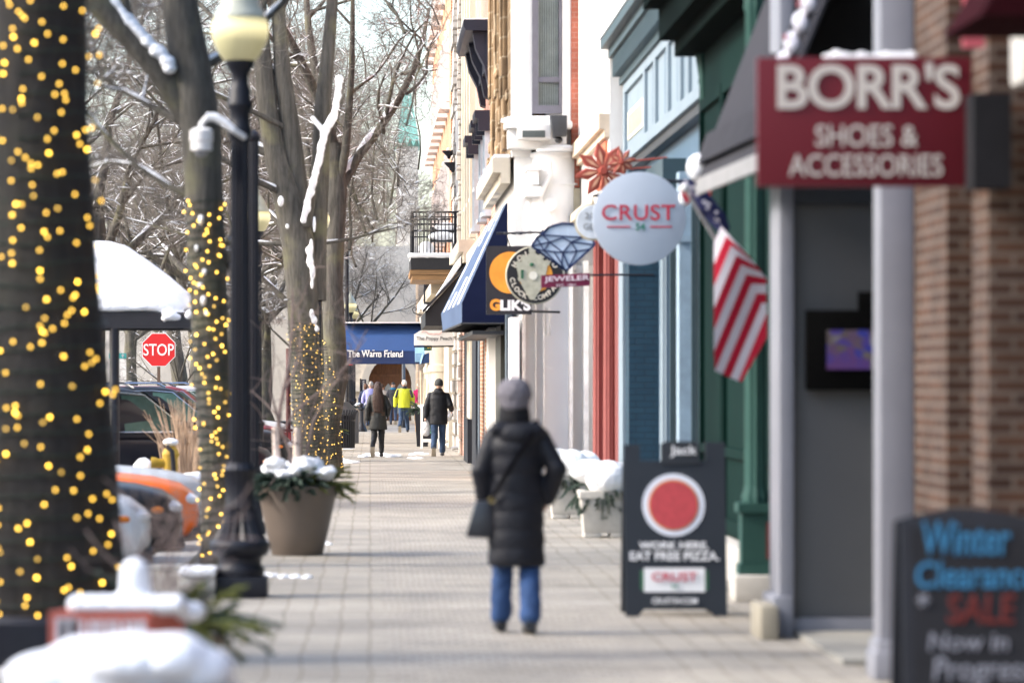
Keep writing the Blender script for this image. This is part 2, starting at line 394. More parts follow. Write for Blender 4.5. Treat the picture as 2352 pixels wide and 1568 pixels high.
# green shop
GREEN = mat("dark green paint", (.003,.017,.0135), .8, .1, 3, spec=.06)
GREENL = mat("teal green paint", (.026,.075,.063), .6, .1, 3, spec=.2)
b = thing('green_shop', 'dark green shop front with teal columns beside the striped flag', 'building', (4, 32, 0))
MB().box(3.15, 13, 29.3, 36.6, .3, 9).obj('wall', GREEN, b)
pn = MB()
for y in (29.5, 31.8, 34.1):
    pn.box(3.11,3.15,y,y+.1,.35,4.3).box(3.11,3.15,y+2.1,y+2.2,.35,4.3).box(3.11,3.15,y+.1,y+2.1,.35,.46).box(3.11,3.15,y+.1,y+2.1,1.0,1.08).box(3.11,3.15,y+.1,y+2.1,4.2,4.3)
pn.obj('panelling', GREEN, b)
MB().box(3.0,13,29.3,36.6,0,.3).obj('plinth', CONC, b)
MB().box(2.75,13,29.2,36.6,4.9,5.2).box(2.6,13,29.2,36.6,5.2,5.5).box(2.9,13,29.2,36.6,4.75,4.9).obj('cornice', mat("shaded green paint", (.003,.007,.006), .9, spec=.03), b)  # cornice colour carries the dark shade under its overhang
def column(parent, x, y, z0, z1, r, m, ped=None):
    c = MB(); c.lathe([(r*1.25,z0),(r*1.25,z0+.06),(r*1.05,z0+.1),(r,z0+.14),(r*.92,z1-.3),(r*1.1,z1-.26),(r*1.0,z1-.22),(r*1.35,z1-.06),(r*1.4,z1)], (x,y,0), 40, 10, .12)
    if ped:
        (a, bb) = ped; c.box(x-r*1.35,x+r*1.35,y-r*1.35,y+r*1.35,a+.08,bb-.07).box(x-r*1.7,x+r*1.7,y-r*1.7,y+r*1.7,bb-.07,bb).box(x-r*1.6,x+r*1.6,y-r*1.6,y+r*1.6,a,a+.08)
    return c.obj('column', m, parent)
column(b, 2.92, 29.1, .74, 4.75, .085, GREENL, (.2,.74)); MB().box(2.74,3.1,28.85,29.3,0,.2).obj('base', CONC, b, bevel=.02)
MB().box(2.99,3.05,28.98,29.02,.32,.6).obj('plaque', mat("dull red plaque", (.12,.02,.018), .6), b)
column(b, 3.18, 36.3, .3, 4.75, .075, GREENL)

# blue shop
BLUEL = mat("pale blue paint", (.185,.24,.285), .5, .08, 2)
BLUED = brick("painted navy blue brick", (.018,.050,.078), (.015,.043,.07), (.012,.033,.055), .215, .075, .01, .5, bump=.5, var=.12)
BLUEM = mat("slate blue paint", (.05,.10,.155), .5, .1, 3)
TEALD = mat("dark teal trim", (.035,.065,.08), .5, .1, 4)
b = thing('blue_shop', 'pale and dark blue shop with a long projecting sign band and dentil cornice', 'building', (4, 44, 0))
MB().box(3.46,13,36.7,50,0,9).obj('wall', BLUEM, b)
MB().box(3.10,3.46,46,46.5,0,4.2).obj('pier', BLUED, b)
MB().box(3.06,3.46,46.5,47.3,0,4.2).obj('pilaster', BLUEL, b)  # pale strip paints the sunlit side of the navy pier
column(b, 3.39, 44, .1, 3.4, .075, BLUEL); MB().box(3.3,3.5,41,41.35,0,3.9).box(3.27,3.5,40.95,41.4,3.15,3.22).obj('pilaster', mat("grey blue paint", (.26,.35,.43), .5), b)
MB().box(3.30,3.46,37.2,38.2,0,3.9).obj('pilaster', mat("grey blue paint", (.26,.35,.43), .5), b)
win(b, 3.46, 38.4, 40.8, .8, 3.6, TEALD, DKGLASS, mid=False); win(b, 3.46, 41.7, 43.7, .8, 3.6, TEALD, DKGLASS, mid=False)
sb = MB().box(3.32,3.46,37.4,49.8,4.49,5.5).box(3.28,3.32,37.4,49.8,4.49,4.62).box(3.28,3.32,37.4,49.8,5.38,5.5)
for y in (37.4,39.6,40.6,42.3,44.2,45.9,49.5): sb.box(3.28,3.32,y,y+.3,4.62,5.38)
sbo = sb.obj('sign_band', BLUEL, b)
g = MB()
for y in (39.95, 41.0, 42.75, 44.6): g.box(3.295,3.319,y,y+.2,4.66,5.34)
g.obj('groove', BLUEM, sbo)
let = MB().box(3.305,3.318,46.5,49.3,4.75,5.1); let.obj('lettering_panel', mat("cream painted panel", (.60,.58,.46), .6), sbo)
lp = MB()
for k in range(7): lp.box(3.295,3.304,46.7+k*.36,46.7+k*.36+.2,4.8,5.05)
lp.obj('lettering', mat("ochre letters", (.42,.40,.30), .6), sbo)
MB().box(3.33,3.8,37.4,49.8,4.38,4.485).obj('soffit', CHAR, b)
MB().box(3.2,3.46,42,46,3.62,4.1).obj('transom', TEALD, b)
co = MB().box(3.24,3.5,37,50,5.51,5.6).box(3.10,3.5,37,50,5.86,5.98).box(3.0,3.5,37,50,5.98,6.10)
for k in range(64): co.box(3.14,3.35,37.05+k*.2,37.15+k*.2,5.60,5.86)
co.obj('cornice', TEALD, b)
MB().box(2.98,3.5,37,50,6.104,6.15).obj('snow', SNOW, b)
MB().box(3.3,13,36.7,50,6.2,9).obj('upper_storey', mat("pinkish render", (.55,.42,.40), .7), b)

# red column shop
REDC = mat("brick red column paint", (.215,.055,.05), .6, .1, 3)
b = thing('red_column_shop', 'shop with two brick red columns under bright white upper siding', 'building', (4, 53, 0))
MB().box(3.52,13,50,56.9,0,4.0).obj('wall', mat("pale shop wall", (.72,.71,.69), .6, .04), b)
MB().box(3.44,3.52,52.0,55.2,0,4.0).obj('dark_panel', mat("dark oxblood paint", (.17,.045,.042), .55), b)
column(b, 3.26, 52.4, .45, 4.0, .085, REDC, (0,.45)); column(b, 3.26, 54.8, .45, 4.0, .085, REDC, (0,.45))
MB().box(3.36,3.52,50.1,51.3,0,3.9).obj('frame', mat("pale grey frame", (.42,.45,.44), .5), b)
uw = MB().box(3.12,13,50.02,56.8,4.2,11)
for k in range(12): uw.box(3.06,3.12,50.15+k*.55,50.30+k*.55,5.25,11)
uw.obj('siding', WHITE, b)
MB().box(2.98,3.12,50.02,56.8,4.95,5.15).box(3.05,3.12,50.02,56.8,4.85,4.95).obj('belt_course', mat("beige stone", (.60,.49,.38), .8), b)
MB().box(3.09,3.12,50.4,52.4,4.25,4.82).obj('orange_panel', mat("burnt orange boards", (.55,.14,.07), .6, .2, 3, stretch=(1,6,.5)), b)
MB().box(2.95,3.52,50,56.9,4.0,4.12).box(3.05,3.52,50,56.9,3.78,4.0).obj('cornice', CREAM, b)

# tan stone building with the white end wall
XF = 2.15
ROCK = brick("rough tan stone", (.27,.185,.105), (.18,.125,.075), (.36,.29,.20), .5, .3, .02, .95, bump=1.0, var=.45)
b = thing('stone_building', 'tan rough stone building with a white end wall and tall sash window', 'building', (4, 62, 0))
ew = MB().box(2.62,13,57.02,66,0,12).box(XF,2.62,57.02,66,0,5.0)
ew.obj('end_wall', WHITE, b)
rk = MB().box(XF-.06,2.6,57.3,66,5.0,12)
for k in range(3):
    y = 58.4+k*2.7; rk.box(XF-.13,XF-.06,y,y+.9,5.2,12).box(XF-.17,XF-.13,y+.15,y+.75,6+k*.2,12)
for k in range(26): 
    y = random.uniform(57.4,65.4); z = random.uniform(5.1,9); rk.box(XF-.09-random.random()*.08,XF-.06,y,y+random.uniform(.3,.8),z,z+random.uniform(.15,.4))
rk.obj('stone_front', ROCK, b, bevel=.03)
MB().box(2.1,PX(1222,57)-.002,56.98,57.28,5.0,12).obj('surround', WHITE, b)
z0, z1 = PZ(262,57), 8.2; x0, x1 = PX(1222,57), PX(1291,57)
f = MB().box(x0,x0+.09,56.9,57.015,z0,z1).box(x1-.05,x1,56.9,57.015,z0,z1).box(x0+.09,x1-.05,56.9,57.015,z0,z0+.12).box(x0+.09,x1-.05,56.92,57.015,PZ(190,57),PZ(178,57)).box(x0+.09,x1-.05,56.9,57.015,z1-.1,z1)
f = f.obj('window', mat("dark violet grey sash", (.13,.125,.15), .4), b)
cu = MB()
for k in range(9): cu.box(x0+.09+k*.034, x0+.09+k*.034+.02, 56.985, 57.008, z0+.12, z1-.1)
cu.obj('curtain', mat("grey green curtain", (.24,.27,.25), .7), f)
MB().box(x0+.09,x1-.05,57.008,57.014,z0+.12,z1-.1).obj('pane', mat("grey glass", (.12,.14,.14), .1), f)
MB().box(PX(1290,57),PX(1310,57),56.9,57.015,5.5,12).obj('jamb', WHITE, b)
MB().box(PX(1312,56.9),PX(1331,56.9),56.85,57.015,PZ(432,57),12).obj('corner_pier', brick("red corner brick", (.42,.13,.085), (.36,.11,.07), (.40,.20,.15), .215, .075, .008), b)
MB().box(PX(1311,56.9),PX(1332,56.9),56.83,57.015,PZ(492,57),PZ(434,57)).obj('corner_block', mat("ochre stone block", (.48,.42,.30), .8), b)
ld = MB().box(1.98,2.98,56.5,57.015,PZ(300,57),PZ(283,57)).box(2.03,2.9,56.6,57.015,PZ(345,57),PZ(300,57))
ld.obj('ledge', WHITE, b, bevel=.03)
sn = MB().loft([((2.4,56.75,PZ(284,57)),.47,.25),((2.4,56.75,PZ(276,57)),.46,.24),((2.42,56.75,PZ(271,57)),.38,.17)])
sn.loft([((2.75,56.65,PZ(352,57)),.30,.3),((2.75,56.65,PZ(346,57)),.30,.3),((2.78,56.65,PZ(338,57)),.2,.2)])
sn.obj('snow', SNOW, b)
lb = MB().box(PX(1188,56.4),PX(1264,56.4),56.2,56.5,PZ(322,56.4),PZ(287,56.4)).obj('sign_box', WHITE, b, bevel=.02)
MB().box(PX(1200,56.2),PX(1252,56.2),56.185,56.2,PZ(316,56.2),PZ(300,56.2)).obj('slot', mat("grey green slot", (.07,.085,.085), .4), lb)
fl = MB().prism([(PX(1263,56),PZ(266,56)),(PX(1302,56),PZ(266,56)),(PX(1302,56),PZ(312,56)),(PX(1272,56),PZ(316,56))],'y',55.9,56.25).ell((PX(1284,56),56.1,PZ(321,56)),.06,.06,.05)
fl.obj('floodlight', CHAR, b, bevel=.01)
dr = MB().lathe([(.33,PZ(620,56.7)),(.33,PZ(362,56.7)),(.36,PZ(358,56.7)),(.36,PZ(350,56.7)),(.30,PZ(346,56.7))], (PX(1275,56.7),57.0,0), 32)
dr.lathe([(.37,PZ(424,56.7)),(.37,PZ(420,56.7))], (PX(1275,56.7),57.0,0), 32)
dr.obj('drum', mat("grey white paint", (.86,.86,.86), .6, .02, 1.5), b)
vo = MB()
def scurve(pts, y, r): vo.tube([(PX(px,y), y, PZ(py,y)) for px, py in pts], r, 8)
scurve([(1262,372),(1264,400),(1250,430),(1240,455),(1246,480),(1262,500),(1268,525),(1258,545),(1244,560)], 56.55, .035)
scurve([(1214,465),(1206,490),(1206,520),(1216,545),(1228,575),(1228,600)], 56.5, .03)
for (px,py) in ((1263,470),(1236,500)):
    vo.lathe([(.10,-.05),(.10,0),(.05,.02),(.03,.04)],(PX(px,56.6),56.6,PZ(py,56.6)),16,axis='y')
vo.box(PX(1213,56.6),PX(1236,56.6),56.4,57,PZ(425,56.6),PZ(388,56.6)).box(PX(1207,56.6),PX(1240,56.6),56.35,57,PZ(392,56.6),PZ(384,56.6)).box(PX(1205,56.6),PX(1242,56.6),56.4,57,PZ(452,56.6),PZ(430,56.6))
vo.obj('scroll_bracket', mat("grey white paint", (.86,.86,.86), .6, .02, 1.5), b)
pl = MB()
for (a, c, pr) in ((1196,1204,.5),(1228,1231,.25),(1246,1250,.2),(1304,1312,.45),(1337,1349,.35)): pl.box(PX(a,57),PX(c,57),57-pr,57.015,0,PZ(600,57))
pl.box(PX(1190,57),PX(1206,57),56.85,57.015,PZ(760,57),PZ(735,57)).lathe([(.04,0),(.05,.1),(.03,.2),(.06,.3),(.03,.4)],(PX(1259,56.9),56.95,PZ(770,57)),12)
pl.obj('panel_trim', mat("white trim", (.86,.85,.83), .55), b)
MB().box(2.2,3.5,56.96,57.016,0,PZ(610,57)).obj('end_panel', mat("grey white paint", (.86,.86,.86), .6, .02, 1.5), b)
MB().box(XF-.32,XF-.061,57.3,66,4.78,5.0).box(XF-.2,XF-.061,57.3,66,4.62,4.78).obj('cornice', CREAM, b)
MB().box(XF-.30,XF-.062,57.3,66,5.004,5.05).obj('cornice_snow', SNOW, b)
def strips(parent, items):
    for (a, c, pr, z0, z1, m, nm) in items:
        ya, yc = F*XF/(a-HX), F*XF/(c-HX)
        MB().box(XF-pr, XF+.02, yc, ya, z0, z1).obj(nm, m, parent)
BRK1 = brick("orange brown brick", (.38,.17,.09), (.28,.12,.07), (.45,.36,.28), .215, .075, .012)
FR = mat("slate frame", (.10,.13,.16), .4)
strips(b, [(1190,1183,.10,0,2.6,mat("grey white paint",(.8,.8,.8)),'pilaster'),(1183,1160,.02,.3,2.7,DKGLASS,'shop_window'),(1160,1148,.07,0,2.7,mat("dark olive frame",(.05,.05,.04),.5),'shop_frame'),(1172,1169,.06,0,2.7,FR,'mullion')])

# brick building with the navy cornice hood
b = thing('hooded_brick_building', 'pinkish brick building with a navy bracketed hood high on its front', 'building', (4, 73, 0))
MB().box(XF,13,66.02,78,0,12).obj('wall', brick("pink brick", (.52,.27,.20), (.44,.22,.17), (.55,.42,.36), .215, .075, .008), b)
NAVY = mat("navy black paint", (.014,.016,.03), .45)
def zz(y): return PZ(y, 66.6)
hd = MB().prism([(XF,zz(70)),(1.66,zz(70)),(1.62,zz(60)),(1.62,zz(45)),(XF,zz(45))],'y',66.6,72)
for k, yy in enumerate((66.75,69.2,71.4)):
    hd.prism([(XF,zz(200)),(2.06,zz(196)),(1.99,zz(150)),(1.84,zz(110)),(1.78,zz(70.2)),(XF,zz(70.2))],'y',yy,yy+.5)
hd.box(2.02,XF,66.7,72,zz(150),zz(70.3)).obj('hood', NAVY, b)
MB().box(1.62,XF,66.6,72,zz(44.8),zz(42)).obj('snow', SNOW, b)
for yy in (68.0, 70.6, 75.0):
    win(b, XF, yy, yy+1.3, 4.6, 6.3, mat("pale blue frame", (.45,.52,.58), .5), DKGLASS, .12)
for yy in (67.9, 70.5, 74.9): MB().box(XF-.30,XF,yy,yy+1.5,6.32,6.46).box(XF-.24,XF,yy,yy+.18,6.1,6.32).box(XF-.24,XF,yy+1.32,yy+1.5,6.1,6.32).obj('window_hood', NAVY, b)
strips(b, [(1139,1132,.14,0,3.2,BRK1,'pier'),(1132,1121,.02,0,3.0,DKGLASS,'shop_window'),(1121,1115,.10,0,3.2,BRK1,'pier'),(1115,1102,.02,0,3.0,mat("sky glass",(.22,.27,.31),.1),'shop_window'),(1127,1125,.1,0,3,FR,'mullion'),(1109,1107,.08,0,3,FR,'mullion'),(1102,1093,.08,0,3.1,BLACK,'shop_frame'),(1143,1139,.16,0,3.2,WHITE,'pilaster')])
MB().box(XF-.2,XF+.1,66.7,78,4.0,4.25).obj('cornice', CREAM, b)

b = thing('cream_building', 'cream stone shop building with a tall pilaster past the navy awning', 'building', (4, 82, 0))
MB().box(XF,13,78.02,87,0,13).obj('wall', CREAM, b)
cp = MB()
for yy in (78.2,80.4,82.6,84.8): cp.box(XF-.12,XF,yy,yy+.5,4.6,13)
cp.box(XF-.35,XF,78.1,87,4.3,4.55).box(XF-.25,XF,78.1,87,4.1,4.3).obj('pilaster', CREAM, b)
strips(b, [(1091,1083,.10,0,4,CREAM,'stone_pier'),(1092,1082,.16,0,.9,BLACK,'plinth'),(1078,1070,.03,.6,3.2,BLACK,'shop_window')])
for yy in (79, 81.2, 83.4): win(b, XF, yy, yy+1.1, 5.4, 8, WHITE, DKGLASS)

RF = brick("grey rock faced blocks", (.46,.43,.40), (.36,.34,.32), (.24,.22,.20), .75, .34, .03, .9, bump=1.0, var=.3)
b = thing('block_stone_building', 'pale rock faced block building carrying the iron balcony', 'building', (4, 92, 0))
rf = MB().box(XF,13,87.02,97.4,0,14).box(XF-.1,XF,87.05,88.4,0,14)
for k in range(40): 
    z = k*.345; rf.box(XF-.13-random.random()*.05,XF-.1,87.02,87.5,z+.03,z+.32); rf.box(XF-.06-random.random()*.06,XF,95.5-random.random(),97.3,z+.03,z+.32)
rf.obj('wall', RF, b)
strips(b, [(1070,1065,.05,0,3,brick("rose brick",(.45,.24,.18),(.38,.20,.15),(.5,.38,.32)),'pier')])
for yy in (89, 91.4, 93.6): win(b, XF, yy, yy+1.2, 6, 8.4, WHITE, DKGLASS)
for (px, py) in ((1040,382),(1031,351),(1036,378)):
    q = at(px,py,95); k = MB().lathe([(.03,0),(.05,.06),(.16,.16),(.17,.2)],(q.x,q.y,q.z-.15),14).tube([(q.x,q.y,q.z+.02),(q.x+.2,q.y,q.z+.1),(XF,q.y,q.z)],.018,6)
    k.obj('barn_lamp', BLACK, b)

b = thing('orange_brick_building', 'tall orange brick building with snowy white sills beyond the balcony', 'building', (4, 112, 0))
MB().box(XF-.1,13,97.42,126,4.2,17).obj('wall', brick("orange brick", (.50,.24,.13), (.42,.19,.11), (.5,.36,.28), .215, .075, .01), b)
MB().box(XF-.16,13,97.42,126,0,4.2).obj('ground_floor', CREAM, b)
for yy in np.arange(99, 125, 3.1):
    for zz_ in (5.6, 8.9, 12.2):
        wf = win(b, XF-.1, yy, yy+1.3, zz_, zz_+2.1, WHITE, DKGLASS, .06)
        MB().box(XF-.38,XF-.1,yy-.1,yy+1.4,zz_-.22,zz_-.03).obj('sill', WHITE, wf)
for yy in (104,108,112.5,117,121.5):
    MB().lathe([(.32,0),(.32,.4),(.27,.45),(.27,1.9),(.31,1.95),(.31,2.1),(.26,2.15),(.26,3.4),(.36,3.5),(.36,3.7)],(XF-.22,yy,0),20).obj('round_pier', CREAM, b)
MB().box(XF-.6,XF,97.5,126,3.9,4.2).obj('cornice', CREAM, b)

# arched stone church at the end of the pavement, with the green spire
b = thing('stone_church', 'pale stone church with a brown arched door and green copper spire', 'church', (1, 166, 0))
ZC = 165.
STN = mat("weathered limestone", (.55,.51,.45), .85, .15, 1, .5, 12)
pts = lambda: [(PX(846,ZC)+ (PX(945,ZC)-PX(846,ZC))*.5 - math.cos(a)*(PX(945,ZC)-PX(846,ZC))*.5, PZ(880,ZC)+math.sin(a)*1.05) for a in np.linspace(0, math.pi, 13)]
xl, xr = PX(846,ZC), PX(945,ZC)
MB().box(-14,xl,ZC,ZC+10,0,7.5).box(xr,9,ZC,ZC+10,0,7.5).box(xl,xr,ZC,ZC+10,PZ(880,ZC)+1.06,7.5).box(xl,xr,ZC+1.2,ZC+10,0,PZ(880,ZC)+1.06).prism([(xl,PZ(880,ZC))]+pts()[:7]+[((xl+xr)/2,PZ(880,ZC)+1.06),(xl,PZ(880,ZC)+1.06)],'y',ZC,ZC+1.2).prism([(xr,PZ(880,ZC)),(xr,PZ(880,ZC)+1.06),((xl+xr)/2,PZ(880,ZC)+1.06)]+pts()[6:],'y',ZC,ZC+1.2).obj('wall', STN, b)
ar = MB(); P = pts()
for i in range(12):
    (ax, az), (bx, bz) = P[i], P[i+1]; cx = (xl+xr)/2; cz = PZ(880,ZC); k = 1.32
    ar.prism([(ax,az),(bx,bz),(cx+(bx-cx)*k,cz+(bz-cz)*k),(cx+(ax-cx)*k,cz+(az-cz)*k)],'y',ZC-.25,ZC+.1)
ar.box(xl-.32,xl,ZC-.25,ZC+.1,0,cz).box(xr,xr+.32,ZC-.25,ZC+.1,0,cz).box(xl-1.2,xl-.3,ZC-.3,ZC,cz-.35,cz-.1).box(xr+.3,xr+1.2,ZC-.3,ZC,cz-.35,cz-.1)
ar.obj('arch', STN, b)
WOOD = mat("brown varnished oak", (.24,.11,.055), .45, .3, 3, stretch=(6,6,.6))
d = MB().box(xl+.05,xr-.05,ZC+.9,ZC+1.0,0,PZ(880,ZC)+1.0)
for k in range(6): d.box(xl+.06+k*(xr-xl-.12)/5-.03,xl+.06+k*(xr-xl-.12)/5+.03,ZC+.84,ZC+.9,0,PZ(880,ZC)+.9)
d.box(xl+.05,xr-.05,ZC+.8,ZC+.9,PZ(865,ZC),PZ(858,ZC)); d = d.obj('door', WOOD, b)
gl = MB()
for (a, c) in ((884,900),(912,926)): gl.prism([(PX(a,ZC),PZ(950,ZC)),(PX(c,ZC),PZ(950,ZC)),(PX(c,ZC),PZ(890,ZC)),(PX((a+c)/2,ZC),PZ(880,ZC)),(PX(a,ZC),PZ(890,ZC))],'y',ZC+.80,ZC+.88)
gl.obj('pane', mat("milky door glass", (.5,.54,.54), .2), d)
MB().box(PX(912,ZC),PX(962,ZC),ZC+2,ZC+5,7.5,PZ(330,ZC)).obj('tower', STN, b)
COPPER = mat("green copper", (.20,.42,.36), .6, .2, 1)
x0, x1, xm = PX(906,ZC), PX(966,ZC), PX(938,ZC)
sp = MB().add([(x0,ZC+2,PZ(330,ZC)),(x1,ZC+2,PZ(330,ZC)),(x1,ZC+5,PZ(330,ZC)),(x0,ZC+5,PZ(330,ZC)),(xm,ZC+3.5,PZ(150,ZC))],[(3,2,1,0),(0,1,4),(1,2,4),(2,3,4),(3,0,4)])
for k in range(4): sp.add([(x0+k*.28,ZC+1.9,PZ(330,ZC)),(x0+k*.28+.14,ZC+1.75,PZ(310,ZC)),(x0+k*.28+.28,ZC+1.9,PZ(330,ZC)),(x0+k*.28+.14,ZC+2.6,PZ(318,ZC))],[(0,1,2,3)])
sp.obj('spire', COPPER, b)

# tan brick block that closes the street behind the traffic light, storefronts behind the STOP sign, unseen shadow-block buildings over the street
b = thing('tan_brick_block', 'tan brick block behind the traffic light at the end of the street', 'building', (3, 150, 0))
MB().box(PX(962,150),9,150,160,0,PZ(610,150)).obj('wall', brick("tan brick", (.42,.33,.25), (.36,.28,.21), (.45,.38,.32), .6, .3, .02), b)
MB().box(PX(962,150)-.2,9,149.7,160,PZ(610,150),PZ(604,150)).obj('coping', SNOW, b)
b = thing('glazed_storefront', 'blue grey glazed storefront behind the stop sign', 'building', (-9, 185, 0))
MB().box(-26,-7.2,185,200,0,9).obj('wall', mat("blue grey cladding", (.35,.38,.42), .6, .2, 1), b)
for k in range(8):
    x = -25+k*2.25; fr = MB().box(x,x+.12,184.85,184.998,0,3.6).box(x+1.9,x+2.02,184.85,184.998,0,3.6).box(x+.12,x+1.9,184.85,184.998,3.4,3.6).box(x+.12,x+1.9,184.85,184.998,2.4,2.5).obj('shop_window', mat("bronze frame", (.12,.09,.075), .5), b)
    MB().box(x+.12,x+1.9,184.9,184.99,.1,3.4).obj('pane', mat("pale blue glass", (.30,.38,.42), .15, .5, .6), fr)
for k in range(4): 
    x = -24+k*4.4; MB().box(x,x+1.6,184.9,184.998,5,7.4).obj('window', DKGLASS, b)
b = thing('white_building', 'low white rendered building beside the glazed storefront', 'building', (-7, 178, 0))
MB().box(-9.6,-6.4,178,184,0,5.2).box(-9.7,-6.3,177.9,184,5.2,5.4).obj('wall', mat("white render", (.70,.71,.74), .8), b)
MB().box(-9.2,-8,177.9,177.998,.8,2.6).box(-7.7,-6.7,177.9,177.998,0,2.3).obj('window', mat("pale blue glass", (.30,.38,.42), .15), b)
hts = [12, 11.5, 12.5, 11]; cols = [(.30,.15,.11),(.40,.35,.28),(.26,.17,.13),(.45,.42,.38),(.33,.16,.11),(.48,.44,.38),(.30,.2,.15),(.40,.2,.14)]
adj = ['deep red', 'buff', 'umber', 'pale grey', 'rust', 'ivory', 'cocoa', 'terracotta']
y = -30.
for k in range(4):  # out-of-view blocks, added and sized for the shadow they throw
    wd = 17.
    b = thing('street_shadow_block', f'{adj[k]} brick building across the street, out of view, put in as a shadow block', 'building', (-22, y+wd/2, 0), 'unseen shadow blocks across the street')
    c = cols[k]; MB().box(-34,-20,y+.02,y+wd,0,hts[k]).box(-20.3,-20,y+.02,y+wd,hts[k]-.8,hts[k]).obj('wall', brick("brick "+adj[k], c, tuple(t*.8 for t in c), tuple(t*.5+.25 for t in c)), b)
    for j in range(int(wd//3)):
        for zz_ in (1.0, 5.0, 8.3):
            if zz_+2 < hts[k]: MB().box(-20.04,-20.0,y+.8+j*3,y+2.6+j*3,zz_,zz_+2).obj('window', DKGLASS, b)
    y += wd

# ================================================================== TREES
def tubes(polys, k):
    """many polylines at once -> (verts, quads); polys = list of (points, radii)"""
    groups = {}
    for p, r in polys: groups.setdefault(len(p), []).append((p, r))
    V = []; Q = []; off = 0
    for n, g in groups.items():
        P = np.array([a for a, _ in g], dtype=np.float64); Rr = np.array([b for _, b in g], dtype=np.float64)
        N = len(g)
        T = np.empty_like(P); T[:, 1:-1] = P[:, 2:]-P[:, :-2]; T[:, 0] = P[:, 1]-P[:, 0]; T[:, -1] = P[:, -1]-P[:, -2]
        T /= np.linalg.norm(T, axis=2, keepdims=True)+1e-9
        m = T.mean(1); ref = np.where(np.abs(m[:, 2:3]) < .8, np.array([[0, 0, 1.]]), np.array([[1., 0, 0]]))
        U = np.cross(T, ref[:, None, :]); U /= np.linalg.norm(U, axis=2, keepdims=True)+1e-9; W = np.cross(T, U)
        a = np.arange(k)*2*math.pi/k
        vv = P[:, :, None, :] + Rr[:, :, None, None]*(U[:, :, None, :]*np.cos(a)[None, None, :, None]+W[:, :, None, :]*np.sin(a)[None, None, :, None])
        V.append(vv.reshape(-1, 3))
        base = (np.arange(N)*n*k)[:, None, None]+(np.arange(n-1)*k)[None, :, None]
        j = np.arange(k); j2 = (j+1) % k
        A = base+j[None, None, :]; B = base+j2[None, None, :]
        Q.append(np.stack([A, B, B+k, A+k], -1).reshape(-1, 4)+off); off += N*n*k
    return np.concatenate(V), np.concatenate(Q)

def grow(rng, p, d, L, r, lvl, out, maxl, density, droop):
    n = (7, 6, 5, 4, 4)[min(lvl, 4)]
    wob = (.10, .20, .27, .34, .38)[min(lvl, 4)]
    pts = [p]; rad = [r]; dirs = [d]
    for i in range(1, n):
        d = d + np.array([rng.gauss(0, wob), rng.gauss(0, wob), rng.gauss(0, wob*.8)+(.06 if lvl < 3 else droop)])
        d /= np.linalg.norm(d); p = p+d*L/(n-1); pts.append(p); dirs.append(d)
        rad.append(max(r*(1-.74*i/(n-1)), .0028))
    out[min(lvl, 4)].append((pts, rad))
    if lvl >= maxl: return
    nc = int(round(density[lvl]*(.8+.4*rng.random())))
    for c in range(nc):
        t = (.22 if lvl else .3)+(.98-.25)*(c+rng.random())/nc; t = min(t, .99)
        i = min(int(t*(n-1)), n-2); q = pts[i]+(pts[i+1]-pts[i])*(t*(n-1)-i); dd = dirs[i+1]
        ax = np.cross(dd, [rng.gauss(0, 1), rng.gauss(0, 1), rng.gauss(0, 1)]); ax /= np.linalg.norm(ax)+1e-9
        ang = R(rng.uniform(28, 72)); nd = dd*math.cos(ang)+ax*math.sin(ang)
        if lvl < 2 and nd[2] < -.1: nd[2] *= -.4
        nd /= np.linalg.norm(nd)
        rr = r*(1-.72*t)
        grow(rng, q, nd, L*(.62-.18*t)*(.75+.5*rng.random()), max(min(rr*.58, r*.46), .0038), lvl+1, out, maxl, density, droop)

def snow_on(polys, rng, rmin, prob, thick=.7):
    res = []
    for p, r in polys:
        for i in range(len(p)-1):
            if max(r[i], r[i+1]) < rmin or rng.random() > prob: continue
            a, b = np.array(p[i]), np.array(p[i+1]); d = b-a; L = np.linalg.norm(d)+1e-6
            if abs(d[2])/L > .82: continue
            m = (a+b)/2
            up = np.array([0, 0, 1.])
            ra, rb = max(r[i], .008), max(r[i+1], .008)
            res.append(([a+up*ra*.75, m+up*(ra+rb)*.5*.95, b+up*rb*.75], [ra*.45, (ra+rb)/2*thick*1.15, rb*.45]))
    return res

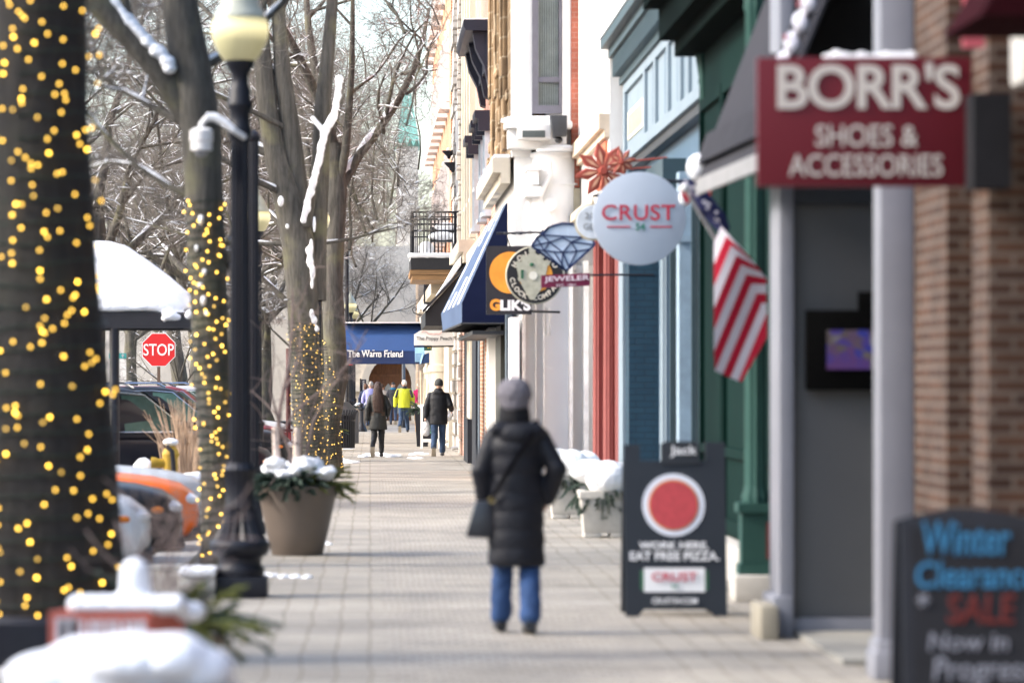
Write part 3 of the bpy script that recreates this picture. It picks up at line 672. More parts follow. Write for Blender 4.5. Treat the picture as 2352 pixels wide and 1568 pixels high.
def crown_tree(seed, H, r0, fork, nl, Ls, density, maxl=4, lean=(0, 0), spread=1.0, droop=-.02, snow=.38, trunk=None, limbs=None, smin=.010, xmax=None):
    """returns meshes of a bare street tree: trunk, branches, snow (trunk base at the origin)"""
    rng = random.Random(seed); out = [[], [], [], [], []]
    if trunk is None:
        tp = [np.array([0, 0, -.1])]; 
        for i in range(1, 8): tp.append(np.array([lean[0]*i/7+rng.gauss(0, .04), lean[1]*i/7+rng.gauss(0, .04), fork*i/7]))
        tr = [r0*1.45]+[r0*(1.08-.35*i/7) for i in range(1, 8)]
        trunks = [(tp, tr)]
    else: trunks = trunk
    starts = limbs if limbs is not None else []
    if limbs is None:
        tp, tr = trunks[0]
        for j in range(nl):
            a = 2*math.pi*(j+rng.uniform(-.3, .3))/nl; el = R(rng.uniform(32, 75))
            k = rng.choice((5, 6, 7, 7, 7)); 
            starts.append((tp[k], np.array([math.cos(a)*math.cos(el)*spread, math.sin(a)*math.cos(el)*spread, math.sin(el)]), Ls*(.75+.5*rng.random()), tr[7]*rng.uniform(.5, .75)))
    for (p, d, L, r) in starts:
        d = np.array(d, dtype=float); d /= np.linalg.norm(d)
        grow(rng, np.array(p, dtype=float), d, L, r, 0, out, maxl, density, droop)
    if xmax is not None: out = [[pr for pr in lv if max(q[0] for q in pr[0]) < xmax] for lv in out]
    tv, tq = tubes(trunks, 16)
    A = [tubes(out[i], (9, 6, 5, 3, 3)[i]) for i in range(5) if out[i]]
    V = []; Q = []; o = 0; MI = []
    for kk, (v, q) in enumerate(A): V.append(v); Q.append(q+o); o += len(v); MI.append(np.full(len(q), 0 if kk < 2 else 1, np.int32))
    sp = snow_on(out[0]+out[1], rng, smin, snow)+snow_on(out[2], rng, .004, snow*.9, 1.0)+snow_on(out[3], rng, .002, snow*.30, 1.1)
    sv, sq = tubes(sp, 5)
    br = arr_mesh('branches', np.concatenate(V), np.concatenate(Q)); br.polygons.foreach_set('material_index', np.concatenate(MI))
    return arr_mesh('trunk', tv, tq), br, arr_mesh('snow', sv, sq)

def tree_obj(label, loc, meshes, group='bare street trees along the kerb', rot=0, scale=1, name='bare_tree'):
    t = thing(name, label, 'tree', loc, group); t.rotation_euler.z = rot; t.scale = (scale,)*3
    for me, m, nm in zip(meshes, (BARK, TWIG, SNOW), ('trunk', 'branches', 'snow')):
        o = bpy.data.objects.new(nm, me); COL.objects.link(o); o.parent = t
        if not me.materials:
            if nm == 'branches': me.materials.append(BARK)
            me.materials.append(m); me.polygons.foreach_set("use_smooth", [True]*len(me.polygons))
    return t

DENS = (9, 7, 7, 6)
DENS = (7, 6, 6, 5)
A1 = crown_tree(11, 12, .26, 4.2, 7, 5.2, DENS)
A2 = crown_tree(23, 13, .28, 3.6, 8, 5.6, DENS, lean=(.3, .2))
A3 = crown_tree(37, 12, .24, 5.0, 7, 4.9, DENS, lean=(-.4, 0))
def loc(x, z): return (PX(x, z), z, 0)
# nearest tree: a thick trunk, its crown far above the frame
rng = random.Random(3)
z1 = 22.7; cx = PX(100, z1)
tp = [np.array([cx*0+dx, 0, h]) for dx, h in ((.03,-.1),(.02,.35),(0,1.2),(-.02,2.2),(-.05,3.2),(-.04,4.4),(.05,5.6))]
near_tr = [(tp, [.58,.47,.43,.345,.312,.287,.27])]
NT = crown_tree(5, 12, .3, 5, 6, 4.6, (7,6,5,3), trunk=near_tr, limbs=[(tp[6], (.5,.3,1), 4.5, .17), (tp[6], (-.6,.2,1), 4.5, .16), (tp[6], (.1,-.6,1.2), 4.4, .15), (tp[6], (-.2,.7,1), 4.2, .15)])
NT[0].materials.append(BARKD); NT[0].polygons.foreach_set('use_smooth', [True]*len(NT[0].polygons))
near_tree = tree_obj('thick dark trunk wound with large glowing lights at the left edge', (cx, z1, 0), NT)
gd = MB().lathe([(.62,0),(.62,.26),(.58,.30),(.56,.0)], (cx, z1, 0), 32); 
tag(gd.obj('tree_guard', BLACK, None), 'black metal ring around the foot of the nearest tree trunk', 'tree guard')
# second tree: forked, wound with lights to about 2.7 m
z2 = 34.5
def q2(x, y, dy=0.): p = at(x, y, z2); b = PX(505, z2); return np.array([p.x-b, dy, p.z])
t2 = [q2(508,1330), q2(507,1240), q2(500,1050), q2(487,860), q2(478,650), q2(470,470), q2(462,300), q2(440,170), q2(418,40), q2(405,-90)]
r2 = [x*z2/F for x in (54,45,42,41,43,43,46,48,42,38)]
l2 = [q2(452,290,.05), q2(415,235,.02), q2(370,165,-.05), q2(310,95,-.1), q2(240,20,-.15), q2(170,-70,-.2)]
lr2 = [x*z2/F for x in (34,32,30,30,32,28)]
lim2 = [(l2[-1], (-.6,.1,.8), 4.5, .10), (t2[-1], (-.2,.3,1), 4.5, .12), (t2[-1], (.5,-.2,1), 4.5, .11), (l2[4], (-.7,.5,.2), 2.6, .05), (l2[3], (-.3,-.4,.9), 3.0, .05), (t2[7], (.8,.4,.5), 2.6, .05), (t2[5], (-.8,.5,.25), 2.2, .03), (q2(500,640), (.3,.2,.2), .3, .02), (t2[6], (-.6,.6,.1), 2.6, .035)]
S2 = crown_tree(8, 12, .2, 5, 6, 4.6, (5,6,6,5), trunk=[(t2, r2), (l2, lr2)], limbs=lim2, xmax=.55-PX(505,z2))
second_tree = tree_obj('forked tree behind the lamp post, its trunk wound with small lights', (PX(505, z2), z2, 0), S2)
# snow resting on the big limb and in the crotch
sb = MB()
rng = random.Random(12)
for (x0, y0, x1, y1) in ((205,-35,225,-5),(222,-8,262,40),(262,40,310,92),(310,92,352,135),(352,135,384,178)):
    n = 6
    for k in range(n):
        t = k/n; p = at(x0+(x1-x0)*t+rng.uniform(-4,4)+13, y0+(y1-y0)*t-17+rng.uniform(-5,5), z2-.16)
        sb.ell(p, rng.uniform(.05,.085), .10, rng.uniform(.035,.06), 10)
for (x, y, a, c) in ((462,505,8,14),(470,625,7,10),(460,655,9,7),(468,690,8,14),(475,720,7,8),(452,570,6,9)):
    p = at(x, y, z2-.14); sb.ell(p, a*z2/F, .06, c*z2/F, 10)
sb.blend('snow', SNOW, second_tree, .018, 2)
# third tree: two stems with a snow-loaded limb
z3 = 57.0
def q3(x, y, dy=0.): p = at(x, y, z3); return np.array([p.x-PX(705, z3), dy, p.z])
s3 = [q3(722,1140), q3(718,1080), q3(708,960), q3(700,820), q3(695,680), q3(685,560), q3(660,450), q3(635,360), q3(615,250), q3(600,100), q3(590,-60)]
sr3 = [x*z3/F for x in (48,40,36,35,36,38,34,27,23,20,17)]
s3b = [q3(690,560,.05), q3(682,430,.05), q3(668,300,0), q3(650,180,0), q3(640,40,0), q3(632,-80,0)]
sr3b = [x*z3/F for x in (26,25,22,20,16,14)]
s3c = [q3(725,690,.1), q3(728,560,.15), q3(735,400,.2), q3(740,250,.2), q3(755,100,.2), q3(768,-60,.2)]
sr3c = [x*z3/F for x in (25,22,21,19,15,12)]
s3d = [q3(705,520,-.15), q3(718,440,-.25), q3(735,370,-.3), q3(748,310,-.3), q3(768,270,-.3), q3(782,190,-.3)]
sr3d = [x*z3/F for x in (12,11,10,9,7,6)]
s3e = [q3(748,310,-.3), q3(735,290,-.3), q3(716,268,-.35)]
tr3 = [(s3,sr3),(s3b,sr3b),(s3c,sr3c),(s3d,sr3d),(s3e,[.05,.04,.03])]
lim3 = [(s3[-1],(-.5,.2,1),4.5,.10),(s3b[-1],(0,-.3,1),4.5,.09),(s3c[-1],(.5,.2,1),4.5,.08),(s3d[-1],(.45,.1,.9),3.6,.04),(s3[7],(-.9,.2,.4),3.8,.07),(s3[6],(-.8,-.5,.35),3.4,.05),(s3b[3],(-.6,.6,.5),3.4,.06),(s3b[2],(-.9,-.3,.2),3.2,.045),(s3c[3],(.8,.4,.6),4.4,.07),(s3c[2],(.9,-.3,.5),3.8,.055),(s3c[4],(.9,.1,.45),4.4,.06),(s3c[4],(.7,-.5,.3),3.6,.045),(s3[5],(-1,.3,.05),2.8,.04),(s3c[1],(.8,.5,.1),2.2,.03),(s3[3],(-.8,-.2,.5),1.6,.02),(s3b[4],(.2,.8,.6),3.6,.05)]
S3 = crown_tree(19, 12, .2, 5, 6, 4.6, (6,6,6,5), trunk=tr3, limbs=lim3, droop=.02, xmax=1.2-PX(705,z3))
third_tree = tree_obj('many stemmed tree with a thick white snow covered limb, behind the first lamp', (PX(705, z3), z3, 0), S3)
sb = MB(); rng = random.Random(4)
pth = [(700,508),(712,455),(724,410),(734,370),(742,335),(748,308),(756,290),(768,272),(775,240),(780,205),(782,178)]
for i in range(len(pth)-1):
    for k in range(4):
        t = k/4; p = at(pth[i][0]+(pth[i+1][0]-pth[i][0])*t-2+rng.uniform(-1.5,1.5), pth[i][1]+(pth[i+1][1]-pth[i][1])*t-3, z3-.38)
        sb.ell(p, rng.uniform(.05,.075), .07, rng.uniform(.05,.085), 8)
for k in range(6): p = at(718+k*5, 272+k*6, z3-.38); sb.ell(p, .04, .05, .05, 8)
for (x, y, a, c) in ((712,600,9,16),(718,625,7,20),(708,575,7,10),(715,570,5,25),(716,720,6,12),(722,735,8,10),(728,755,6,8),(645,462,8,14),(660,520,5,7),(722,515,4,22),(717,652,4,14)):
    p = at(x, y, z3-.33); sb.ell(p, a*z3/F, .07, c*z3/F, 8)
sb.blend('snow', SNOW, third_tree, .022, 2)
# the other trees of the row and beyond
def lean_tree(label, x, z, base, rot, sc=1., grp='bare street trees along the kerb'): return tree_obj(label, loc(x, z), base, grp, rot, sc)
def row_tree(label, x, z, seed, fork, lean, r0=.22): return tree_obj(label, loc(x, z), crown_tree(seed, 12, r0, fork, 7, 5.0, (6,6,6,5), lean=lean, xmax=1.3-PX(x, z)))
t4 = row_tree('slim straight trunk wound with tiny lights beside the blue entrance canopy', 752, 70, 71, 6.0, (.15,0))
row_tree('bare tree behind the trash bins on the pavement edge', 742, 92, 72, 5.0, (-.2,0))
row_tree('bare tree next to the canopy on the far pavement edge', 735, 118, 73, 4.6, (-.3,0))
lean_tree('bare tree left of the arched stone church door', 765, 150, A3, 3.4, .75)
lean_tree('bare tree behind the stop sign', 455, 104, A1, 5.0)
lean_tree('bare tree over the parked cars behind the kiosk', 205, 80, A3, 2.0, 1.05)
g2 = 'bare trees at the end of the street'
for i, (x, z, b_, r_, s_, lb_) in enumerate(((300,150,A1,1,1.1,'leftmost bare tree of the distant row'),(420,135,A2,2,1.1,'bare tree left of the lamp post in the distant row'),(520,160,A3,3,1.15,'bare tree just behind the lamp shaft in the distance'),(610,152,A2,4,1.1,'distant bare tree seen between lamp shaft and snowy limb'),(700,130,A3,5,1.1,'distant bare tree directly behind the many stemmed trunk'),(1010,176,A2,.5,.8,'rightmost distant bare tree, beside the copper spire'))):
    lean_tree(lb_, x, z, b_, r_, s_, g2)
sm = tree_obj('small young tree with an angled trunk right of the stop sign', loc(436, 96), crown_tree(51, 4, .06, 1.6, 6, 1.6, (6,5,4), maxl=3, lean=(-.35,0), snow=.2), 'young trees')
sm.location = loc(446, 96)
lit = tree_obj('upright trunk with tiny lights right of the small angled tree', loc(462, 110), A3, 'bare street trees along the kerb', .9)

# ================================================================== LIGHT STRINGS
def bulb_mesh(r, h):
    mb = MB(); mb.lathe([(r*.3,-h*.5),(r*.85,-h*.3),(r,0),(r*.7,h*.35),(r*.15,h*.5)],(0,0,0),8); me = mb.mesh('bulb')
    me.polygons.foreach_set("use_smooth",[True]*len(me.polygons)); return me
GLOW1 = bulbmat("warm bulb", (1.0,.56,.055), 2.6)
GLOW2 = bulbmat("warm small bulb", (1.0,.56,.07), 2.8)
GLOW3 = mat("far warm bulb", (1.,.66,.22), .5, 0, emis=.8, ecol=(1.,.58,.10))
WIRE = mat("dark green wire", (.012,.03,.022), .6)
def light_string(label, centre, rad, z0, z1, n, seed, r, h, gm, nparts, wraps, grp='warm light strings round the trees', back=.35):
    rng = random.Random(seed); root = thing('light_string', label, 'string lights', (*centre(z0)[:2], z0), grp)
    wp = []; N = wraps*14
    for i in range(N+1):
        t = i/N; z = z0+(z1-z0)*t; a = 2*math.pi*wraps*t; c = centre(z); rr = rad(z)+.012
        wp.append((c[0]+rr*math.cos(a), c[1]+rr*math.sin(a), z+rng.uniform(-.015,.015)))
    MB().tube(wp, .0045, 4).obj('wire', WIRE, root)
    me = bulb_mesh(r, h); me.materials.append(gm)
    rest = MB()
    for i in range(n):
        z = z0+(z1-z0)*(i+rng.random())/n; a = (-math.pi/2+math.asin(rng.uniform(-1,1)))*1.0+rng.uniform(-.12,.12); c = centre(z); rr = rad(z)+.03
        p = Vector((c[0]+rr*math.cos(a), c[1]+rr*math.sin(a), z))
        if i % max(1, round(n/max(nparts,1))) == 0 and nparts and sum(1 for ch in root.children if ch.name.startswith('bulb')) < nparts or (nparts >= n):
            o = bpy.data.objects.new('bulb', me); COL.objects.link(o); o.parent = root; o.location = p-Vector(root.location)
            o.rotation_euler = (rng.uniform(0,3), rng.uniform(0,3), 0)
        else: rest.ell(p, r, r, h*.5, 6)
    if rest.v:
        o = rest.obj('bulb', gm if gm is GLOW3 else GLOW3 if nparts == 0 else gm, root); o['kind'] = 'stuff'
    return root
light_string('large blurred glowing lights wound round the nearest trunk', lambda z: (cx, z1), lambda z: np.interp(z,(0,.35,1.2,2.2,3.2,4.4),(.51,.48,.435,.35,.317,.292)), .15, 4.35, 235, 1, .0095, .022, GLOW1, 100, 34)
c2 = lambda z: (np.interp(z, [p[2] for p in t2], [p[0] for p in t2])+PX(505, z2), z2)
r2f = lambda z: float(np.interp(z, [p[2] for p in t2], r2))
light_string('golden lights wound round the forked tree behind the lamp post', c2, r2f, .1, PZ(460, z2), 140, 2, .0095, .022, GLOW2, 100, 40)
c3 = lambda z: (float(np.interp(z, [p[2] for p in s3[:6]], [p[0] for p in s3[:6]]))+PX(705, z3), z3)
r3f = lambda z: float(np.interp(z, [p[2] for p in s3[:6]], sr3[:6]))
light_string('fine lights wound round the many stemmed tree past the big planter', c3, r3f, .1, PZ(740, z3), 200, 3, .006, .016, GLOW3, 0, 40)
light_string('fine lights wound round the slim trunk by the canopy', lambda z: (loc(752,70)[0], 70), lambda z: .27-.02*z, .1, PZ(780,70), 120, 4, .008, .02, GLOW3, 0, 40)
light_string('tiny lights round the upright trunk right of the stop sign', lambda z: (loc(462,110)[0], 110), lambda z: .26-.02*z, .1, 2.7, 90, 5, .011, .024, GLOW3, 0, 30)

# ================================================================== LAMP POSTS
GLOBE = mat("glowing milk glass", (.36,.35,.21), .35, .02, emis=.06, ecol=(1.,.85,.45))
_n, _l, _p = GLOBE.node_tree.nodes, GLOBE.node_tree.links, GLOBE.node_tree.nodes["Principled BSDF"]
_cc = _n.new("ShaderNodeTexCoord"); _sx = _n.new("ShaderNodeSeparateXYZ"); _l.new(_cc.outputs['Object'], _sx.inputs[0])
_cr = _n.new("ShaderNodeValToRGB"); _mr = _n.new("ShaderNodeMapRange"); _mr.inputs[1].default_value = 4.12; _mr.inputs[2].default_value = 4.45; _l.new(_sx.outputs[2], _mr.inputs[0]); _l.new(_mr.outputs[0], _cr.inputs[0])
_e = _cr.color_ramp.elements; _e[0].color = (.05,.05,.05,1); _e[1].color = (.10,.10,.10,1); _x = _e.new(.45); _x.color = (.07,.07,.07,1); _x = _e.new(.8); _x.color = (.30,.30,.30,1)
_l.new(_cr.outputs[0], _p.inputs['Emission Strength'])   # the lit bulb sits high inside the glass
HOT = mat("lamp core", (1,.9,.6), .4, 0, emis=.24, ecol=(1,.86,.5))
CAPG = mat("pale cap glass", (.36,.38,.32), .4, .05, emis=.012, ecol=(.9,.9,.75))
def lamp(label, x, z, grp='acorn globe street lamps'):
    X = PX(x, z); t = thing('street_lamp', label, 'street lamp', (X, z, 0), grp)
    k = .86
    MB().box(X-.215,X+.215,z-.215,z+.215,0,.16).lathe([(.19,.16),(.19,.22),(.165,.25),(.165,.30),(.21,.33),(.235,.37),(.235,.41),(.21,.44)],(X,z,0),40).obj('plinth', BLACK, t, bevel=.008)
    MB().lathe([(.21,.44),(.175,.50),(.145,.57),(.125,.64),(.118,.68)],(X,z,0),64,16,.16).lathe([(.12,.68),(.122,.70),(.113,.72),(.113,.93),(.125,.95),(.135,.98),(.12,1.0),(.095,1.03)],(X,z,0),48,16,.08).obj('base', BLACK, t)
    MB().lathe([(.085,1.0),(.074,3.55)],(X,z,0),64,16,.14).obj('shaft', BLACK, t)
    MB().lathe([(.074,3.52),(.092,3.55),(.092,3.60),(.078,3.63),(.078,3.74),(.10,3.77),(.10,3.80),(.085,3.83),(.085,3.90),(.065,3.94),(.065,4.02),(.105,4.08),(.115,4.12),(.12,4.15)],(X,z,0),32).obj('capital', BLACK, t)
    MB().lathe([(.112,4.12),(.15,4.16),(.19,4.23),(.212,4.29),(.223,4.35),(.219,4.41),(.203,4.45)],(X,z,0),40,20,.03).obj('globe', GLOBE, t)
    MB().lathe([(.205,4.452),(.205,4.465),(.185,4.50),(.155,4.55),(.15,4.58),(.13,4.63),(.08,4.70),(.05,4.74),(.05,4.78),(.02,4.86)],(X,z,0),36).obj('cap', CAPG, t)
    return t
lamp1 = lamp('nearest black fluted lamp post with lit globe and snowy camera', 551, 29.6)
lamp('black lamp post hidden behind the snow limbed tree', 727, 64)
lamp('lit lamp just right of the nearest black shaft', 590, 63)
lamp('black lamp post with red band beyond the bins', 805, 136)
lamp('far lamp with glowing globe above the blue canopy', 812, 150)
MB().lathe([(.088,PZ(864,29.6)-.02),(.09,PZ(864,29.6))],(0,0,0),6)
p = MB(); p.lathe([(.078,2.26),(.078,2.30)],(PX(805,136),136,0),20); tag(p.obj('red_band', mat("red tape", (.7,.03,.02), .5)), 'red band wrapped round the far black lamp post', 'band')
# the gooseneck camera on the first lamp
zc = 29.45
cm = thing('security_camera', 'snow covered dome camera hanging from a gooseneck on the lamp post', 'camera', at(463,340,zc))
MB().tube([at(562,316,29.5),at(545,305,zc),at(515,284,zc),at(492,272,zc),at(474,272,zc),at(463,285,zc),at(461,310,zc)], .024, 10).obj('arm', WHITE, cm)
MB().tube([at(538,303,zc-.005)+Vector((0,0,.012)),at(515,278,zc),at(492,266,zc),at(474,267,zc)], .024, 8).obj('snow', SNOW, cm)
q = at(463,330,zc); MB().lathe([(.05,.12),(.088,.10),(.09,.02),(.082,.015),(.082,-.05),(.06,-.055)],(q.x,q.y,q.z),24).obj('housing', WHITE, cm)
MB().lathe([(.055,-.055),(.05,-.08),(.03,-.1),(.005,-.108)],(q.x,q.y,q.z),20).obj('dome', mat("smoked dome", (.25,.25,.26), .15), cm)
# plain fluted pole right behind
X = PX(583,42.); t = thing('sign_pole', 'slim black fluted pole directly behind the nearest lamp post', 'pole', (X,42,0))
MB().lathe([(.062,.5),(.055,4.3)],(X,42,0),40,12,.15).obj('shaft', BLACK, t)
MB().lathe([(.13,0),(.13,.1),(.10,.14),(.085,.45),(.07,.5)],(X,42,0),24).obj('base', BLACK, t); MB().ell((X,42,4.33),.075,.075,.075,12).obj('finial', BLACK, t)

# ================================================================== PLANTERS
TAN = mat("taupe glazed clay", (.155,.122,.097), .5, .06, 2, .05, 30)
FIRS = [mat("blue green fir", (.055,.085,.065), .7, .3, 4), mat("yellow green cedar", (.12,.135,.035), .7, .3, 4)]
def greens(parent, c, rx, ry, n, seed, L=.28, up=.35, mats=FIRS, dr=.2):
    rng = random.Random(seed); mbs = [MB(), MB()]
    for i in range(n):
        a = rng.uniform(0, 2*math.pi); el = rng.uniform(-.25, 1.2); d = Vector((math.cos(a)*math.cos(el), math.sin(a)*math.cos(el), math.sin(el)*up*2))
        k = rng.random(); p = Vector(c)+Vector((math.cos(a)*rx*k*.8, math.sin(a)*ry*k*.8, rng.uniform(-.02,.04)))
        m = mbs[1 if (math.cos(a) > .35 and rng.random() < .75) else 0]; l = L*rng.uniform(.6,1.2); d.normalize()
        pts = [p]; 
        for s in range(4): d = (d+Vector((0,0,-dr))).normalized(); pts.append(pts[-1]+d*l/4)
        m.tube(pts, [.006,.006,.005,.004,.002], 4)
        side = d.cross(Vector((0,0,1))).normalized(); upv = side.cross(d)
        for s in range(1, 30):
            t = s/30*4; j = min(int(t), 3); q = pts[j]+(pts[j+1]-pts[j])*(t-j)
            for sg in (-1, 1):
                e = (d*.75+side*sg*rng.uniform(.4,1)+upv*rng.uniform(-.3,.5)).normalized(); w_ = side.cross(e)*.004+upv*.004; ll = rng.uniform(.03,.06)
                m.add([q-w_, q+w_, q+e*ll+w_*.5, q+e*ll-w_*.5], [(0,1,2,3)])
    for m, mt in zip(mbs, mats):
        if m.v: m.obj('greenery', mt, parent, smooth=False)
def snow_clumps(parent, c, rx, ry, n, seed, s=(.05,.11), h=.6, vox=.014, base=True, z=0):
    rng = random.Random(seed); m = MB()
    for i in range(n):
        a = rng.uniform(0, 2*math.pi); k = math.sqrt(rng.random()); r_ = rng.uniform(*s)
        m.ell((c[0]+rx*k*math.cos(a), c[1]+ry*k*math.sin(a), c[2]+rng.uniform(-.2,.4)*r_*2+z*(1-k*k)), r_, r_, r_*h, 12)
    return m.blend('snow', SNOW, parent, vox, 2, noise=.045, nscale=.07)
def bowl(label, x, z, rt, rb, h, seed, clumps=30, n=150, grp='tall taupe planters with evergreens'):
    X = PX(x, z); t = thing('planter', label, 'planter', (X, z, 0), grp)
    MB().lathe([(rb,0),(rb+.01,.01),(rb+(rt-rb)*.45,h*.38),(rb+(rt-rb)*.8,h*.75),(rt,h-.02),(rt,h),(rt-.03,h),(rt-.05,h-.06),(.01,h-.06)],(X,z,0),48).obj('pot', TAN, t)
    greens(t, (X,z,h+.01), rt, rt, n, seed, L=rt*.80, up=.28)
    snow_clumps(t, (X,z,h+.14), rt*.88, rt*.88, clumps, seed, (rt*.16,rt*.31), .58, rt*.034)
    return t
big = bowl('big taupe planter with snow, evergreen and birch logs beside the lamp', 683, 36.8, .385, .235, .66, 5)
X = big.location.x
bl = MB()
for (dx, dy, hh, ln) in ((-.19,-.02,1.22,-.02),(-.02,-.05,1.22,.02)): bl.tube([(X+dx,36.8+dy,.6),(X+dx+ln,36.8+dy,hh)],.033,10)
bl.obj('birch_log', mat("birch bark", (.62,.52,.45), .8, .35, 9, stretch=(1,1,.4)), big)
rng = random.Random(9); o5 = [[],[],[],[],[]]
for k, (a, b_, L, r_) in enumerate(((-.2,.1,2.0,.03),(.22,0,1.6,.02),(-.1,.2,1.7,.018),(.1,-.2,1.5,.015))):
    grow(rng, np.array([X-.12+.05*k,36.85,.65]), np.array([a*.4,b_*.4,1.]), L, r_, 1, o5, 3, (4,4,4,4), 0.)
v_, q_ = tubes([x for g_ in o5 for x in g_], 5); finish('twigs', arr_mesh('twigs', v_, q_), mat("plum twig", (.20,.15,.135), .8, .2, 3), big)
bowl('small taupe planter with snow next to the trash bins', 752, 81, .30, .2, .62, 6, 14, 40)
bowl('distant taupe planter with snow beyond the bollard', 838, 141, .42, .3, .7, 7, 10, 30)

# foreground planter and the red crate, far out of focus
fg = thing('foreground_planter', 'out of focus planter heaped with white snow in the bottom left corner', 'planter', (PX(285,13.2),13.2,0))
MB().lathe([(.22,0),(.38,.5),(.42,.56),(.42,.6),(.3,.6),(.01,.58)],(PX(285,13.2),13.2,0),40).obj('pot', TAN, fg)
m = MB(); rng = random.Random(2)
for (x, y, rx, rz) in ((110,1560,.16,.10),(215,1525,.19,.10),(300,1515,.19,.10),(395,1510,.14,.09),(450,1545,.14,.1),(285,1600,.40,.16),(300,1545,.32,.10)):
    p = at(x, y, 13.2); m.ell((p.x,13.2+rng.uniform(-.05,.05),p.z), rx, .25, rz, 14)
m.blend('snow', SNOW, fg, .02, 4, noise=.02, nscale=.15)
zc = 17.0
cr_ = thing('crate', 'red and white lettered crate with snow on top, blurred in the foreground', 'crate', (PX(262,zc),zc,0))
x0, x1, xs = PX(112,zc), PX(345,zc), PX(418,zc)
MB().add([(x0,zc,0),(x1,zc,0),(xs,zc+.28,0),(x0+.14,zc+.28,0),(x0,zc,.64),(x1,zc,.64),(xs,zc+.28,.64),(x0+.14,zc+.28,.64)],[(0,3,2,1),(4,5,6,7),(0,1,5,4),(1,2,6,5),(2,3,7,6),(3,0,4,7)]).obj('box', mat("weathered red paint", (.46,.12,.085), .6), cr_)
m = MB(); rng = random.Random(5); xx = x0+.05
while xx < x1-.05:
    wd = rng.uniform(.018,.03); m.box(xx, xx+wd, zc-.006, zc-.002, .46-rng.uniform(0,.02), .60); xx += wd+rng.uniform(.01,.02)
m.box(x0+.03,x0+.13,zc-.006,zc-.002,.44,.61)
m.obj('lettering', mat("chalky white letters", (.62,.58,.60), .7), cr_)
m = MB()
for k in range(9): p = at(180+k*28, 1400+(k%2)*6, zc+.1); m.ell((p.x,zc+.12,.66), .055, .14, .05, 10)
p = at(310,1340,zc+.15); m.cap((p.x,zc+.15,.66),(p.x,zc+.15,.80),.075,.07)
m.ell((PX(430,zc),zc+.25,.62),.08,.1,.05,10)
m.blend('snow', SNOW, cr_, .012, 3)
bp = thing('brown_planter', 'brown pot with drooping evergreen behind the blurred crate', 'planter', (PX(440,18.),18.,0))
MB().lathe([(.12,0),(.19,.42),(.20,.46),(.01,.45)],(PX(415,18.),18.,0),24).obj('pot', mat("brown clay", (.16,.10,.06), .6), bp)
greens(bp, (PX(418,18.),18.,.5), .22, .15, 50, 3, .3)
rng = random.Random(29); o5 = [[],[],[],[],[]]
for k in range(7): grow(rng, np.array([PX(325+k*9,18.),18.1,.42]), np.array([rng.uniform(-.25,.35),0,1.]), rng.uniform(.55,.85), .008, 2, o5, 3, (3,3,6,3), 0.)
v_, q_ = tubes([x for g_ in o5 for x in g_], 4); finish('twigs', arr_mesh('twigs', v_, q_), mat("plum twig", (.20,.15,.135)), bp)

# two square concrete planters by the red columns
def trough(label, xa, xb, z, h, seed, grp='square concrete planters heaped with snow'):
    a, b_ = PX(xa, z), PX(xb, z); w_ = b_-a; t = thing('concrete_planter', label, 'planter', ((a+b_)/2, z+w_/2, 0), grp)
    i = .04
    m = MB(); m.add([(a+i,z+i,.05),(b_-i,z+i,.05),(b_-i,z+w_-i,.05),(a+i,z+w_-i,.05),(a,z,h-.09),(b_,z,h-.09),(b_,z+w_,h-.09),(a,z+w_,h-.09)],[(0,3,2,1),(4,5,6,7),(0,1,5,4),(1,2,6,5),(2,3,7,6),(3,0,4,7)])
    m.box(a-.015,b_+.015,z-.015,z+w_+.015,h-.088,h)
    for (p, q) in ((a+i,a+i+.18),(b_-i-.18,b_-i)): m.box(p,q,z+i,z+w_-i,0,.05)
    m.obj('box', CONC, t, bevel=.01)
    c = ((a+b_)/2, z+w_/2, h)
    greens(t, c, w_*.45, w_*.45, 80, seed, L=.34, up=.25, dr=.5)
    m = MB(); m.ell((c[0]+.03,c[1]-w_*.15,h+.13),w_*.46,w_*.6,.19).ell((c[0]-.15,c[1]+.05,h+.2),.22,.3,.13).ell((c[0]+.2,c[1]+.1,h+.17),.2,.25,.13)
    m.blend('snow', SNOW, t, .018, 4, noise=.03, nscale=.12); return t
trough('nearer square concrete planter with snow, touching the black sandwich board', 1334, 1450, 40.8, .50, 4)
trough('farther square concrete planter with snow, behind the woman', 1262, 1352, 46.5, .52, 8)

# ================================================================== KIOSK
zk = 50.0
k = thing('kiosk', 'kiosk roof under a smooth thick cap of snow on a black post', 'kiosk', (PX(262,zk),zk,0))
xr = PX(438,zk); xc = PX(215,zk); zt = PZ(722,zk); zb = PZ(754,zk)
MB().box(2*xc-xr,xr,zk,zk+.12,zb,zt).box(2*xc-xr,xr,zk+2.2,zk+2.32,zb,zt).box(xr-.12,xr,zk+.12,zk+2.2,zb,zt).box(2*xc-xr,2*xc-xr+.12,zk+.12,zk+2.2,zb,zt).obj('fascia', mat("dark bronze metal", (.025,.024,.028), .45), k)
MB().box(2*xc-xr,xr,zk,zk+2.32,zt+.002,zt+.03).obj('roof', mat("dark bronze metal", (.025,.024,.028)), k)
for (x, y) in ((PX(262,zk),zk+.06),(PX(130,zk),zk+2.2)): MB().lathe([(.10,-.14),(.10,0),(.072,.04),(.068,zb)],(x,y,0),24,8,.1).obj('post', BLACK, k)
m = MB()
prof = [(1.0,0),(1.01,.10),(.93,.28),(.72,.52),(.48,.76),(.30,.95),(.12,1.02)]
rings = []; hx = xr-xc+.02; hy = 1.2
vs = []; N = 48
